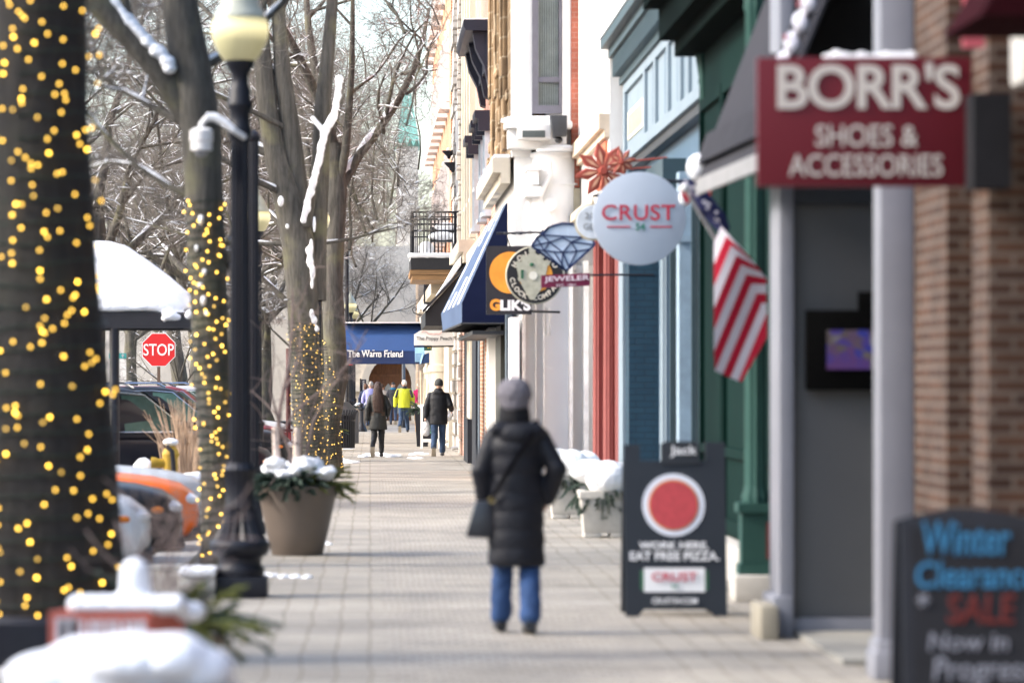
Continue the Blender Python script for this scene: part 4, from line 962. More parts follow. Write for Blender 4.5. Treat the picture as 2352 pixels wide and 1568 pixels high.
for (s_, h_) in prof:
    for j in range(N):
        a = 2*math.pi*j/N; e = .38; cx_ = math.copysign(abs(math.cos(a))**e, math.cos(a)); cy_ = math.copysign(abs(math.sin(a))**e, math.sin(a))
        vs.append((xc+hx*s_*cx_, zk+1.16+hy*s_*cy_, zt+.03+h_*(PZ(556,zk)-zt)))
fs = []
for i in range(len(prof)-1):
    for j in range(N): a = i*N+j; b_ = i*N+(j+1)%N; fs.append((a,b_,b_+N,a+N))
fs += [tuple(range(N))[::-1], tuple(range((len(prof)-1)*N,len(prof)*N))]
m.add(vs, fs)
for i in range(14): m.ell((xr-rng.uniform(0,.35),zk+rng.uniform(-.02,.1),zt-rng.uniform(-.02,.06)),.06,.06,.06,8)
m.blend('snow', SNOW, k, .04, 3, noise=.05, nscale=.4)

# ================================================================== STOP SIGN, WAYFINDING SIGN
zs = 88.
s = thing('stop_sign', 'red octagonal stop sign on a post beyond the parked cars', 'stop sign', (PX(364,zs),zs,0))
c = at(364.5,803,zs); 
def octo(r, y0, y1): return [((c.x+r*math.cos(R(22.5+45*i))), (c.z+r*math.sin(R(22.5+45*i)))) for i in range(8)]
r8 = 38.6*zs/F/math.cos(R(22.5))
MB().prism(octo(r8,0,0),'y',zs-.004,zs).obj('border', mat("white sheeting", (.82,.82,.82), .4, .02), s)
MB().prism(octo(r8*.955,0,0),'y',zs-.008,zs-.0045).obj('face', mat("signal red sheeting", (.62,.022,.025), .4, .03), s)
t = MB(); put_text(t, 'STOP', c.x, zs-.011, c.z, width=70*zs/F, height=27*zs/F, bold=.008); t.obj('lettering', mat("white sheeting", (.82,.82,.82)), s)
MB().box(c.x-.035,c.x+.035,zs+.005,zs+.06,-.14,c.z+.3).obj('post', mat("brown steel post", (.12,.08,.06), .6), s)
zw = 112.
s = thing('wayfinding_sign', 'white wayfinding panel with a teal arrow header left of the stop sign', 'sign', (PX(280,zw),zw,0))
MB().box(PX(250,zw),PX(290,zw),zw,zw+.06,PZ(890,zw),PZ(824,zw)).obj('panel', WHITE, s)
MB().box(PX(250,zw),PX(290,zw),zw-.004,zw+.064,PZ(823,zw),PZ(811,zw)).obj('header', mat("teal sheeting", (.02,.35,.36), .5), s)
ax, az = PX(282,zw), PZ(817,zw)
MB().box(ax-.008,ax+.008,zw-.012,zw-.006,az-.05,az+.03).add([(ax-.045,zw-.01,az+.0),(ax+.045,zw-.01,az+.0),(ax,zw-.01,az+.06)],[(0,1,2)]).obj('arrow', WHITE, s)
MB().box(PX(250,zw)+.03,PX(250,zw)+.09,zw+.07,zw+.12,-.14,PZ(811,zw)).box(PX(290,zw)-.09,PX(290,zw)-.03,zw+.07,zw+.12,-.14,PZ(811,zw)).obj('post', BLACK, s)

# ================================================================== CARS
TYRE = mat("tyre rubber", (.018,.018,.019), .85, .2, 6); RIM = mat("alloy rim", (.42,.43,.45), .3, .1, metal=.9)
CGL = mat("car window", (.012,.018,.018), .08, .6, 1.2, spec=.25); CGL2 = mat("green car window", (.05,.10,.085), .1, .6, 2.0, spec=.3)
CHROME = mat("chrome", (.6,.6,.62), .12, .02, metal=1.); LENS = mat("headlamp lens", (.6,.62,.66), .08, .2, 6, spec=.9); AMBER = mat("amber lens", (.75,.22,.03), .2)
def car(label, nose_x, z, paint, kind, rot=0, zoff=-.14, cat='car'):
    """nose points to +X; origin under the nose on the street"""
    root = thing('parked_car', label, cat, (nose_x, z, zoff), 'cars parked along the kerb'); root.rotation_euler.z = rot
    suv = kind == 'suv'; L = 4.75 if suv else 4.3; hw = .93 if suv else .88
    hood = 1.02 if suv else .86; belt = 1.10 if suv else .95; roof = 1.72 if suv else 1.46; wb0 = -.90; wb1 = wb0-(2.75 if suv else 2.6); wr = .36 if suv else .32
    st = [(-.0,.38,.55,.55),(-.04,.28,hood*.76,.70),(-.16,.23,hood*.86,.80),(-.42,.20,hood*.93,.865),(-.8,.20,hood*.98,hw-.015),(-1.25,.20,hood+.02,hw),(-1.55,.20,belt-.03,hw),(-2.6,.20,belt,hw),(-3.8,.20,belt+.03,hw),(-4.35 if suv else -3.95,.22,belt+.03,hw-.03),(-L+.06,.3,belt-.03,hw-.1),(-L,.42,belt-.2,hw-.16)]
    def ring(b_, t_, w_): return [(-w_*.86,b_),(-w_*.98,b_+.10),(-w_,(b_+t_)*.5),(-w_*.985,t_-.14),(-w_*.93,t_-.045),(-w_*.78,t_-.004),(-w_*.4,t_+.018),(w_*.4,t_+.018),(w_*.78,t_-.004),(w_*.93,t_-.045),(w_*.985,t_-.14),(w_,(b_+t_)*.5),(w_*.98,b_+.10),(w_*.86,b_)]
    vs = []; 
    for (x, b_, t_, w_) in st: vs += [(x, y, zz_) for (y, zz_) in ring(b_, t_, w_)]
    n = 14; fs = []
    for i in range(len(st)-1):
        for j in range(n): a = i*n+j; b_ = i*n+(j+1)%n; fs.append((a,b_,b_+n,a+n))
    fs += [tuple(range(n)), tuple(range((len(st)-1)*n,len(st)*n))[::-1]]
    W = lambda mb: mb
    def loc_obj(mb, nm, m, par=root, **kw):
        me_o = mb.obj(nm, m, None, **kw); me_o.parent = par; return me_o
    body = MB().add(vs, fs)
    # cabin: a lofted greenhouse
    xa, xb, xc_, xd = -1.28, -2.05, -3.55 if suv else -3.1, -4.45 if suv else -3.95
    def gh(z0, w0, w1, x0, x1):
        return [(x0,-w0,z0),(x0,w0,z0),(x1,w0,z0),(x1,-w0,z0)]
    cab = []; levels = [(belt-.06,hw-.05,xa,xd),(belt+(roof-belt)*.35,hw-.09,xa-.30,xd+.10),(belt+(roof-belt)*.7,hw-.15,xa-.58,xd+.22),(roof-.06,hw-.22,xb+.02,xd+.40),(roof,hw-.34,xb-.22,xd+.62)]
    for (zz_, w_, x0, x1) in levels:
        xs_ = [x0, x0-.10, x0-.45, (x0+x1)/2, x1+.45, x1+.1, x1]; ws_ = [w_*.72, w_*.9, w_, w_*1.015, w_, w_*.9, w_*.72]
        cab += [(x, -w2, zz_) for x, w2 in zip(xs_, ws_)]+[(x, w2, zz_) for x, w2 in zip(xs_[::-1], ws_[::-1])]
    n2 = 14; cf = []
    for i in range(len(levels)-1):
        for j in range(n2): a = i*n2+j; b_ = i*n2+(j+1)%n2; cf.append((a,b_,b_+n2,a+n2))
    cf.append(tuple(range((len(levels)-1)*n2,len(levels)*n2)))
    body.add(cab, cf)
    bo = loc_obj(body, 'body', paint, ang=50)
    # side windows, lying just proud of the leaning cabin side
    def side(zz_): return np.interp(zz_, [l_[0] for l_ in levels], [l_[1] for l_ in levels])*1.016+.006
    def pane(pts, sgn, mm, nm='window'):
        mb = MB(); o1 = [(x, sgn*side(zz_), zz_) for x, zz_ in pts]; o2 = [(x, sgn*(side(zz_)-.03), zz_) for x, zz_ in pts]
        k_ = len(pts); mb.add(o1+o2, [tuple(range(k_)), tuple(range(k_,2*k_))[::-1]]+[(i,(i+1)%k_,k_+(i+1)%k_,k_+i) for i in range(k_)]); return loc_obj(mb, nm, mm)
    tz = roof-.10; bz = belt+.03
    for sgn in (-1, 1):
        pane([(xa-.22,bz),(xa-.78,tz-.02),(-2.42,tz),(-2.42,bz)], sgn, CGL2 if suv else CGL)
        pane([(-2.50,bz),(-2.50,tz),(-3.30,tz-.02),(-3.36,bz)], sgn, CGL)
        if suv: pane([(-3.46,bz),(-3.42,tz-.03),(-3.95,tz-.08),(-4.12,bz)], sgn, CGL)
        tr = MB(); tr.tube([(xa-.18,sgn*(side(bz)+.004),bz-.015),(-2.4,sgn*(side(bz)+.004),bz-.015),(-4.1 if suv else -3.4,sgn*(side(bz)+.004),bz-.015)], .009, 6)
        tr.tube([(xa-.20,sgn*(side(bz)+.004),bz),(xa-.80,sgn*(side(tz)+.004),tz+.0),(-2.42,sgn*(side(tz)+.004),tz+.03),(-3.4,sgn*(side(tz)+.004),tz+.015)], .009, 6)
        loc_obj(tr, 'window_trim', CHROME)
        mi = MB().ell((xa-.32,sgn*(hw+.10),belt+.09),.09,.11,.075,12); mi.tube([(xa-.3,sgn*(hw-.06),belt+.03),(xa-.3,sgn*(hw+.06),belt+.07)],.025,6); loc_obj(mi, 'wing_mirror', paint)
        hl = MB().ell((-.17,sgn*(.60),hood*.70),.17,.17,.085,14); loc_obj(hl, 'headlight', LENS)
        loc_obj(MB().ell((-.30,sgn*.785,hood*.68),.12,.05,.05,10), 'indicator', AMBER)
        if suv: loc_obj(MB().tube([(-2.2,sgn*.66,roof-.01),(-2.35,sgn*.66,roof+.06),(-3.9,sgn*.66,roof+.05),(-4.05,sgn*.66,roof-.02)], .018, 6), 'roof_rail', CHROME)
        loc_obj(MB().box(-2.75,-2.6,sgn*(hw+.012),sgn*(hw-.02),belt-.16,belt-.13), 'door_handle', paint)
    ws = MB(); (z0_,w0,x0,_), (z3_,w3,x3,_) = levels[0], levels[3]
    ws.add([(x0+.03,-w0*.70,z0_+.08),(x0+.03,w0*.70,z0_+.08),(x3+.06,w3*.72,z3_),(x3+.06,-w3*.72,z3_)],[(0,1,2,3)]); loc_obj(ws, 'windscreen', CGL)
    gr = MB().box(-.03,.012,-.42,.42,.34,.50).box(-.05,-.012,-.36,.36,.58,hood*.76); loc_obj(gr, 'grille', BLACK, bevel=.01)
    lo = MB().prism([(.015,.22),(.015,.33),(-.5,.30),(-.5,.2)],'y',-.66,.66); loc_obj(lo, 'bumper', CHAR, bevel=.01)
    for wx in (wb0, wb1):
        for sgn in (-1, 1):
            y0, y1 = (sgn*(hw-.22), sgn*(hw+.005))
            wl_ = MB().lathe([(wr*.62,min(y0,y1)),(wr*.95,min(y0,y1)+.01),(wr,min(y0,y1)+.05),(wr,max(y0,y1)-.05),(wr*.95,max(y0,y1)-.01),(wr*.66,max(y0,y1))],(wx,0,wr),28,axis='y')
            wo = loc_obj(wl_, 'wheel', TYRE)
            rm = MB(); yy = sgn*(hw+.008); rm.lathe([(wr*.64,yy-.012),(wr*.64,yy),(wr*.56,yy),(wr*.56,yy-.01)],(wx,0,wr),24,axis='y')
            for k_ in range(5):
                a = k_*2*math.pi/5; rm.tube([(wx+wr*.1*math.cos(a),yy,wr+wr*.1*math.sin(a)),(wx+wr*.58*math.cos(a),yy,wr+wr*.58*math.sin(a))],.03,6)
            loc_obj(rm, 'rim', RIM, par=wo)
            arc = MB(); arc.lathe([(wr*1.16,sgn*(hw-.03)),(wr*1.16,sgn*(hw+.004))],(wx,0,wr+.02),28,axis='y'); loc_obj(arc, 'wheel_arch', mat("arch black", (.008,.008,.009), .8))
    return root
def paint(nm, c, r=.35): return mat(nm, c, r, .04, 1, coat=.15, spec=.2)
car('white hatchback with its nose behind the nearest trunk', -2.0, 34.6, paint("white car paint",(.62,.64,.67)), 'hatch', R(6))
car('black car with a dark wheel between the white and orange cars', -1.84, 37.1, paint("black car paint",(.02,.021,.023)), 'hatch', R(6))
car('bright orange hatchback parked between the black and silver cars', -1.80, 39.6, paint("orange car paint",(.85,.165,.02)), 'hatch', R(6))
car('silver car beyond the orange hatchback', -1.80, 42.4, paint("silver car paint",(.45,.47,.48)), 'hatch', R(6))
car('black sport utility car with chrome window trim behind the dry grass', -1.6, 54.0, paint("midnight car paint",(.008,.007,.015)), 'suv', R(28))
car('dark brown sport utility car behind the black one', -1.85, 60.0, paint("umber car paint",(.012,.010,.010)), 'suv', R(4))
car('farther dark sport utility car with pale green windows', -1.35, 66.5, paint("graphite car paint",(.014,.015,.018)), 'suv', R(4))
car('red car beyond the nearest lamp post', -1.55, 74., paint("garnet car paint",(.20,.03,.035)), 'suv', R(4))
car('light grey car right of the lamp post, past the red one', -1.5, 80., paint("light car paint",(.50,.52,.53)), 'suv', R(4))
# hydrant, grass plumes, snow heap, kerb stones
zh = 48.5
h = thing('fire_hydrant', 'yellow fire hydrant topped with snow beside the dry grass', 'hydrant', (PX(385,zh),zh,0))
YEL = mat("hydrant yellow", (.42,.27,.025), .6, .1, 4)
q = at(372,1045,zh); hz = q.z
MB().lathe([(.15,0),(.15,.05),(.095,.07),(.09,hz-.05),(.11,hz),(.11,hz+.02),(.09,hz+.07),(.05,hz+.11),(.025,hz+.13),(.025,hz+.16)],(PX(392,zh),zh,0),24).obj('barrel', YEL, h)
MB().lathe([(.075,-.28),(.075,-.22),(.06,-.2),(.06,0)],(PX(398,zh),zh,hz-.10),16,axis='x').obj('outlet', YEL, h)
MB().tube([at(383,1025,zh-.16),at(395,1035,zh-.18),at(398,1060,zh-.18),at(400,1100,zh-.15)],.03,8).obj('hose', BLACK, h)
MB().ell(at(392,1015,zh),.10,.1,.05).obj('snow', SNOW, h)
g = MB(); rng = random.Random(6); zg = 49.5
for i in range(130):
    x = rng.gauss(434,19); p = at(x,1082,zg+rng.uniform(-.35,.35)); L = rng.uniform(.45,1.0)
    d = Vector(((x-425)/55*.45+rng.gauss(0,.10), rng.gauss(0,.1), 1)).normalized()
    if i % 9 == 0: d = Vector((-.55+rng.gauss(0,.1),0,1)).normalized(); L *= .9
    g.tube([(p.x,p.y,.0+.1),p+d*L*.5,p+d*L+Vector((d.x*.1,0,-.03))],[.009,.008,.003],4)
tag(g.obj('ornamental_grass', mat("straw stalks", (.36,.255,.175), .8, .3, 3)), 'clump of tall straw coloured ornamental grass by the yellow hydrant', 'grass clump')
def patch(label, pts, hgt, seed, vox=.03):
    m = MB(); rng = random.Random(seed)
    for (x, y, r_) in pts:
        z = gz(y); m.ell((PX(x,z), z, 0.0), r_, r_*1.5, hgt*rng.uniform(.7,1.2), 12)
    o = m.blend('snow_patch', SNOW, None, vox, 2, noise=.05, nscale=.1); return tag(o, label, 'snow', 'patches of old snow')
def heap():
    m = MB()
    for (x, y, r_) in ((405,1102,.22),(440,1095,.25),(468,1092,.2),(330,1062,.16),(385,1098,.2)): p = at(x,y,zh+.3); m.ell((p.x,zh+.3,p.z-.15),r_,.35,.22,12)
    m.box(PX(300,zh),PX(485,zh),zh,zh+.6,-.1,.32); return tag(m.blend('snow_heap', SNOW, None, .04, 3, noise=.04, nscale=.2), 'heap of snow under the dry grass and hydrant', 'snow')
heap()
patch('snow patch behind the feet of the long haired woman', ((835,1049,.14),(850,1047,.2),(868,1045,.25),(885,1047,.22),(900,1049,.18),(915,1048,.1)), .06, 1)
patch('snow patch left of the man in black', ((948,1045,.1),(962,1042,.16),(976,1043,.12),(945,1052,.1),(960,1053,.14)), .04, 2)
patch('snow patch at the foot of the trash bins', ((765,1058,.2),(785,1060,.26),(805,1062,.22),(775,1056,.2)), .05, 3)
patch('snow patch between the two planters', ((770,1032,.3),(790,1030,.3)), .03, 4)
patch('snow strip beside the lamp foot', ((612,1320,.05),(625,1322,.07),(650,1325,.06),(680,1325,.06),(708,1326,.05)), .02, 5, .014)
patch('snow patch left of the big planter', ((590,1250,.08),(605,1252,.1),(622,1252,.09)), .05, 6, .02)
patch('snow patch right of the big planter foot', ((748,1249,.05),(756,1250,.04)), .03, 7, .014)
patch('snow patch by the orange car wheel', ((445,1250,.1),(462,1246,.12),(480,1254,.1)), .06, 8, .02)
o = MB().box(PX(412,29.3),PX(495,29.3),29.2,29.75,0,.17).obj('stone_block', CONC, None, bevel=.015); tag(o, 'pale stone kerb block with a slab of snow left of the lamp foot', 'stone block')
m = MB().box(PX(410,29.3),PX(497,29.3),29.18,29.77,.174,.235); tag(m.obj('snow_slab', SNOW, None, bevel=.03), 'flat slab of snow lying on the pale stone kerb block', 'snow')
o = MB().box(-2.0,-1.62,33.5,44,0.002,.05).obj('kerb_ramp', CONC, None); struct(o)

# ================================================================== MIDDLE DISTANCE FURNITURE
def bin_(label, x, z):
    X = PX(x, z); t = thing('trash_bin', label, 'trash bin', (X,z,0), 'black slatted trash bins'); m = MB()
    for k in range(28):
        a = 2*math.pi*k/28; c_, s_ = math.cos(a), math.sin(a)
        m.tube([(X+.25*c_,z+.25*s_,.05),(X+.26*c_,z+.26*s_,.75),(X+.29*c_,z+.29*s_,.9),(X+.34*c_,z+.34*s_,.97)],.018,5)
    m.obj('slats', BLACK, t); MB().lathe([(.22,.04),(.235,.85),(.0,.85)],(X,z,0),24).obj('liner', mat("bin liner", (.01,.01,.012), .6), t)
    MB().lathe([(.27,.04),(.27,.08),(.25,.08),(.25,.04)],(X,z,0),28).lathe([(.275,.70),(.275,.74),(.255,.74),(.255,.70)],(X,z,0),28).obj('hoop', BLACK, t)
bin_('taller looking black slatted trash bin right of the small planter', 790, 94); bin_('black slatted trash bin half hidden by the small planter', 757, 84.5)
X = PX(830,129); t = thing('bollard', 'black cast bollard with a ball top near the red banded lamp', 'bollard', (X,129,0))
MB().lathe([(.20,0),(.20,.08),(.15,.14),(.10,.25),(.075,.35),(.07,.72),(.13,.75),(.13,.80),(.06,.84)],(X,129,0),28,10,.08).obj('post', BLACK, t); MB().ell((X,129,.90),.07,.07,.07,14).obj('ball', BLACK, t)
for (lb_, x, z, h_) in (('slim dark pole touching the left end of the blue canopy',778,112,7.5),('grey blue sign pole under the right of the canopy',927,140,2.7),('dark pole left of the red banded lamp',797,130,6.5)):
    X = PX(x,z); t = thing('pole', lb_, 'pole', (X,z,0)); MB().lathe([(.07,.3),(.06,h_)],(X,z,0),16).obj('shaft', BLACK if x != 927 else mat("grey blue steel",(.09,.11,.14),.4), t); MB().lathe([(.13,0),(.12,.12),(.08,.3)],(X,z,0),16).obj('base', BLACK, t)
fz = 72.; f = thing('railing', 'maroon panelled dining rail between the lamp and the many stemmed tree', 'railing', (PX(645,fz),fz,0))
m = MB(); n_ = 9
for k_ in range(n_): x = PX(598,fz)+k_*(PX(692,fz)-PX(598,fz))/n_; m.box(x+.005,x+.07,fz,fz+.02,.1,.72)
m.obj('panel', mat("maroon fabric", (.16,.025,.03), .7), f)
MB().box(PX(596,fz),PX(694,fz),fz-.02,fz+.03,.73,.78).box(PX(596,fz),PX(694,fz),fz-.01,fz+.025,.42,.45).box(PX(596,fz),PX(596,fz)+.04,fz-.02,fz+.03,0,.73).box(PX(694,fz)-.04,PX(694,fz),fz-.02,fz+.03,0,.73).obj('frame', mat("dark maroon steel", (.06,.012,.014), .5), f)
X = PX(662,fz); t = thing('patio_post', 'dark maroon post rising from the dining rail', 'post', (X,fz,0)); MB().tube([(X,fz+.1,0),(X,fz+.1,PZ(800,fz))],.045,10).obj('shaft', mat("dark maroon steel", (.06,.012,.014)), t); MB().lathe([(.2,0),(.2,.05),(.05,.08)],(X,fz+.1,0),16).obj('foot', mat("dark maroon steel", (.06,.012,.014)), t)
t = thing('newspaper_box', 'dark pitched box beyond the trash bins', 'box', (PX(797,104),104,0)); MB().prism([(PX(782,104),.0),(PX(824,104),0),(PX(824,104),.85),(PX(800,104),1.12),(PX(782,104),1.12)],'y',104,104.5).obj('body', mat("graphite plastic", (.05,.05,.055), .5), t)

# ================================================================== AWNINGS AND SIGNS
def quad_slab(mb, a, b, c, d, th, m=0):
    a, b, c, d = map(Vector, (a, b, c, d)); n = (b-a).cross(d-a).normalized()*th
    return mb.add([a,b,c,d,a+n,b+n,c+n,d+n],[(0,1,2,3),(7,6,5,4),(0,4,5,1),(1,5,6,2),(2,6,7,3),(3,7,4,0)], m)
# grey awning of the shoe shop
aw = thing('awning', 'dark grey sloping awning above the shoe shop with a bunched white cloth', 'awning', (2.6,25.5,3.5))
GC = mat("grey canvas", (.045,.045,.052), .9, .06, 1.2, .15, 60, spec=.05)
e1, e2 = at(1598,412,27.2), at(1752,346,23.6); t1, t2_ = e1+Vector((.60,0,1.55)), e2+Vector((.62,0,1.52))
m = MB(); quad_slab(m, e1, e2, t2_, t1, -.02); m.obj('canvas', GC, aw)
m = MB(); quad_slab(m, e1+Vector((0,0,.0)), e2+Vector((0,0,.0)), e2+Vector((0,0,-.11)), e1+Vector((0,0,-.11)), .03); m.obj('front_bar', mat("pale aluminium", (.30,.29,.30), .4, metal=.3), aw)
m = MB(); quad_slab(m, e1+Vector((.005,0,.1)), e2+Vector((.005,0,.1)), e2+Vector((.09,0,.32)), e1+Vector((.09,0,.32)), .012); m.obj('valance_fold', mat("shadow grey canvas", (.04,.04,.046), .9, spec=.05), aw)
MB().tube([e2, e2+Vector((.62,0,.2))], .02, 8).tube([e1, e1+Vector((.7,0,.1))], .02, 8).obj('arm', CHAR, aw)
m = MB()
for k in range(9):
    t = k/8; p = e2.lerp(t2_, .34+.66*t)+Vector((-.045,.25+.02*math.sin(k*2),.02))
    m.cap(p, p+Vector((.02,.25,.06)), .05, .06)
m.ell(e2+Vector((.10,.26,.40)), .07, .08, .10)
m.blend('bunched_cloth', mat("white cloth", (.6,.59,.63), .8, .04, 20), aw, .016, 3)
lt = MB()
for k in range(0, 12, 3):
    p = e2.lerp(t2_, .45+.045*k)+Vector((-.105,.27,.03)); lt.box(p.x-.006,p.x+.004,p.y,p.y+.12,p.z,p.z+.03)
lt.obj('lettering', mat("faded red script", (.35,.10,.12), .7), aw)
MB().ell(e1+Vector((.02,-.05,.08)), .09,.12,.10).obj('snow', SNOW, aw)

# hanging shop sign, dark red
zs_ = 19.0
s = thing('shop_sign', 'large dark red hanging board with cream shoe shop lettering', 'shop sign', at(1985,280,zs_))
x0, x1, zb_, zt_ = PX(1740,zs_), PX(2232,zs_), PZ(428,zs_), PZ(132,zs_)
MB().box(x0,x1,zs_,zs_+.07,zb_,zt_).obj('board', mat("oxblood sign paint", (.105,.007,.014), .5, .05, 2, spec=.25), s, bevel=.006)
CRM = mat("cream lettering", (.52,.485,.44), .5, .03)
t = MB(); cxs = PX(1995,zs_)
put_text(t, "BORR'S", cxs, zs_-.008, PZ(198,zs_), width=PX(2205,zs_)-PX(1785,zs_), height=PZ(145,zs_)-PZ(252,zs_), bold=.022, spacing=.95)
put_text(t, "SHOES &", PX(1990,zs_), zs_-.008, PZ(312,zs_), width=PX(2105,zs_)-PX(1870,zs_), height=PZ(288,zs_)-PZ(338,zs_), bold=.006)
put_text(t, "ACCESSORIES", PX(1988,zs_), zs_-.008, PZ(380,zs_), width=PX(2165,zs_)-PX(1812,zs_), height=PZ(354,zs_)-PZ(404,zs_), bold=.006)
t.obj('lettering', CRM, s)
MB().tube([(x1-.02,zs_+.035,zb_+.15),(3.3,zs_+.035,zb_+.15)],.02,8).tube([(x1-.02,zs_+.035,zt_-.1),(3.3,zs_+.035,zt_-.1)],.02,8).obj('bracket', BLACK, s)
m = MB()
for k in range(11): m.ell((PX(1905+k*19,zs_),zs_+.035,zt_+.004),.034,.035,.016+.012*(k%3==1)+.008*(k in(1,2,8,9)),10)
m.blend('snow', SNOW, s, .007, 2)

# round white sign of the pizza shop
zc = 39.0; q = at(1468,502,zc); r_ = 107*zc/F
s = thing('shop_sign', 'round white hanging sign with red pizza shop lettering', 'shop sign', q)
MB().lathe([(r_-.012,-.035),(r_,-.03),(r_,.03),(r_-.012,.035)],q,64,axis='y').obj('disc', mat("cool white enamel", (.46,.515,.60), .4, .02), s)
t = MB(); put_text(t, "CRUST", q.x-.01, zc-.045, q.z+.06, width=168*zc/F, height=36*zc/F, bold=.012, spacing=1.05)
t.box(q.x-.33,q.x-.09,zc-.043,zc-.036,q.z-.093,q.z-.078).box(q.x+.11,q.x+.33,zc-.043,zc-.036,q.z-.093,q.z-.078)
t.obj('lettering', mat("raspberry lettering", (.52,.035,.07), .5, .03), s)
t = MB(); put_text(t, "54", q.x+.01, zc-.045, q.z-.085, height=.075, bold=.02); t.obj('numeral', mat("bottle green numeral", (.03,.20,.14), .5), s)
MB().tube([(q.x+r_*.6,zc+.0,q.z+r_*.8),(3.45,zc,q.z+r_*.8)],.018,8).ell((q.x+r_*.98,zc,q.z+r_*.45),.05,.05,.07).obj('bracket', BLACK, s)
m = MB().ell((PX(1572,zc),zc,PZ(455,zc)),.075,.07,.09); m.obj('snow', SNOW, s)
# cream rounded sign half hidden behind it
zc2 = 42.5; q = at(1362,510,zc2); w2 = 40*zc2/F
s = thing('shop_sign', 'small pale sign with a gold edge half hidden by the round white sign', 'shop sign', q)
MB().lathe([(w2+.012,.0),(w2+.012,.04)],q,40,axis='y').obj('edge', mat("gold edge", (.50,.42,.25), .4), s)
MB().lathe([(w2-.01,-.012),(w2-.004,-.002)],q,40,axis='y').obj('disc', mat("ice white enamel", (.62,.66,.70), .4), s)
t = MB(); put_text(t, "21", q.x-.05, zc2-.02, q.z+.07, height=.07, bold=.02); put_text(t, "GE", q.x-.05, zc2-.02, q.z-.05, height=.07, bold=.02); t.obj('lettering', mat("grey lettering", (.25,.26,.28), .5), s)
MB().tube([(q.x,zc2+.02,q.z+w2),(q.x,zc2+.02,q.z+w2+.1),(3.5,zc2+.02,q.z+w2+.1)],.015,8).obj('bracket', BLACK, s)
# red metal snowflake ornaments
def star(lb_, x, y, z, ro, n, gname='red snowflake ornaments'):
    q = at(x,y,z); t = thing('snowflake_ornament', lb_, 'ornament', q, gname); m = MB(); g = MB()
    for k in range(n):
        a = 2*math.pi*k/n+.2; a1 = a-math.pi/n*.92; a2 = a+math.pi/n*.92; P = lambda r, an, d=0: (q.x+r*math.cos(an), z+d, q.z+r*math.sin(an))
        m.add([P(0,a,-.02),P(ro*.55,a1),P(ro,a,-.005),P(ro*.55,a2),P(0,a,.03),P(ro*.62,a1,.02),P(ro,a,.015),P(ro*.62,a2,.02)],[(0,1,2),(0,2,3),(4,6,5),(4,7,6),(1,5,6,2),(2,6,7,3),(0,4,5,1),(3,7,4,0)])
        g.add([P(ro*.18,a,-.03),P(ro*.5,a-.11,-.024),P(ro*.74,a,-.02),P(ro*.5,a+.11,-.024)],[(0,1,2,3)])
    m.obj('petals', mat("rust red metal", (.31,.06,.04), .5, .2, 8), t); g.obj('vein', mat("peach metal", (.60,.32,.20), .5), t)
    MB().lathe([(ro*.12,-.05),(ro*.16,-.03),(ro*.16,.02)],q,16,axis='y').tube([(q.x,z+.03,q.z),(3.4,z+.03,q.z+.05)],.012,6).obj('mount', mat("rust red metal", (.42,.075,.045)), t)
star('larger red metal snowflake ornament above the round white sign', 1386, 392, 44.5, .345, 8); star('smaller red metal snowflake ornament to the right of the larger one', 1428, 372, 43.9, .17, 8)
# diamond and jeweller's bar
zd = 46.0; k = zd/F
s = thing('jewel_sign', 'diamond shaped blue and white hanging sign', 'shop sign', at(1292,567,zd))
ol = [(1221,566),(1233,546),(1262,521),(1292,513),(1335,516),(1354,534),(1366,562),(1300,622)]
def P2(pt): return (PX(pt[0],zd), PZ(pt[1],zd))
MB().prism([P2(p) for p in ol],'y',zd,zd+.05).obj('board', mat("sky white enamel", (.52,.62,.74), .3, .15, 5), s)
ln = MB()
def bar(a, b_, wd=3.0):
    p, q_ = at(*a,zd), at(*b_,zd); d = (q_-p).normalized(); nn = Vector((-d.z,0,d.x))*wd*k/2
    ln.add([p+nn+Vector((0,-.014,0)),p-nn+Vector((0,-.014,0)),q_-nn+Vector((0,-.014,0)),q_+nn+Vector((0,-.014,0)),p+nn,p-nn,q_-nn,q_+nn],[(0,1,2,3),(0,4,5,1),(1,5,6,2),(2,6,7,3),(3,7,4,0)])
for i in range(8): bar(ol[i], ol[(i+1)%8], 5)
G = [(1247,540),(1270,543),(1292,546),(1313,544),(1340,545),(1262,556),(1312,556),(1232,572),(1250,576),(1293,580),(1325,577),(1353,572)]
for a, b_ in (((1233,546),(1247,540)),((1247,540),(1340,545)),((1247,540),(1262,521)),((1340,545),(1335,516)),((1233,546),(1250,576)),((1221,566),(1262,556)),((1262,556),(1247,540)),((1262,556),(1292,546)),((1292,546),(1312,556)),((1312,556),(1340,545)),((1262,556),(1250,576)),((1262,556),(1293,580)),((1312,556),(1293,580)),((1312,556),(1325,577)),((1312,556),(1366,562)),((1232,572),(1250,576)),((1250,576),(1293,580)),((1293,580),(1325,577)),((1325,577),(1353,572)),((1250,576),(1290,614)),((1273,579),(1296,616)),((1293,580),(1290,612)),((1293,580),(1306,612)),((1325,577),(1306,614)),((1232,572),(1300,622))): bar(a, b_)
ln.obj('facet_lines', mat("indigo lines", (.02,.035,.11), .4), s)
MB().tube([at(1300,618,zd+.025),at(1300,632,zd+.025)],.015,6).tube([at(1245,540,zd+.03),at(1246,527,zd+.03)],.012,6).obj('hanger', BLACK, s)
s = thing('jewel_name_bar', 'maroon name bar hanging under the diamond sign', 'shop sign', at(1299,643,zd-.3))
zj = zd-.02
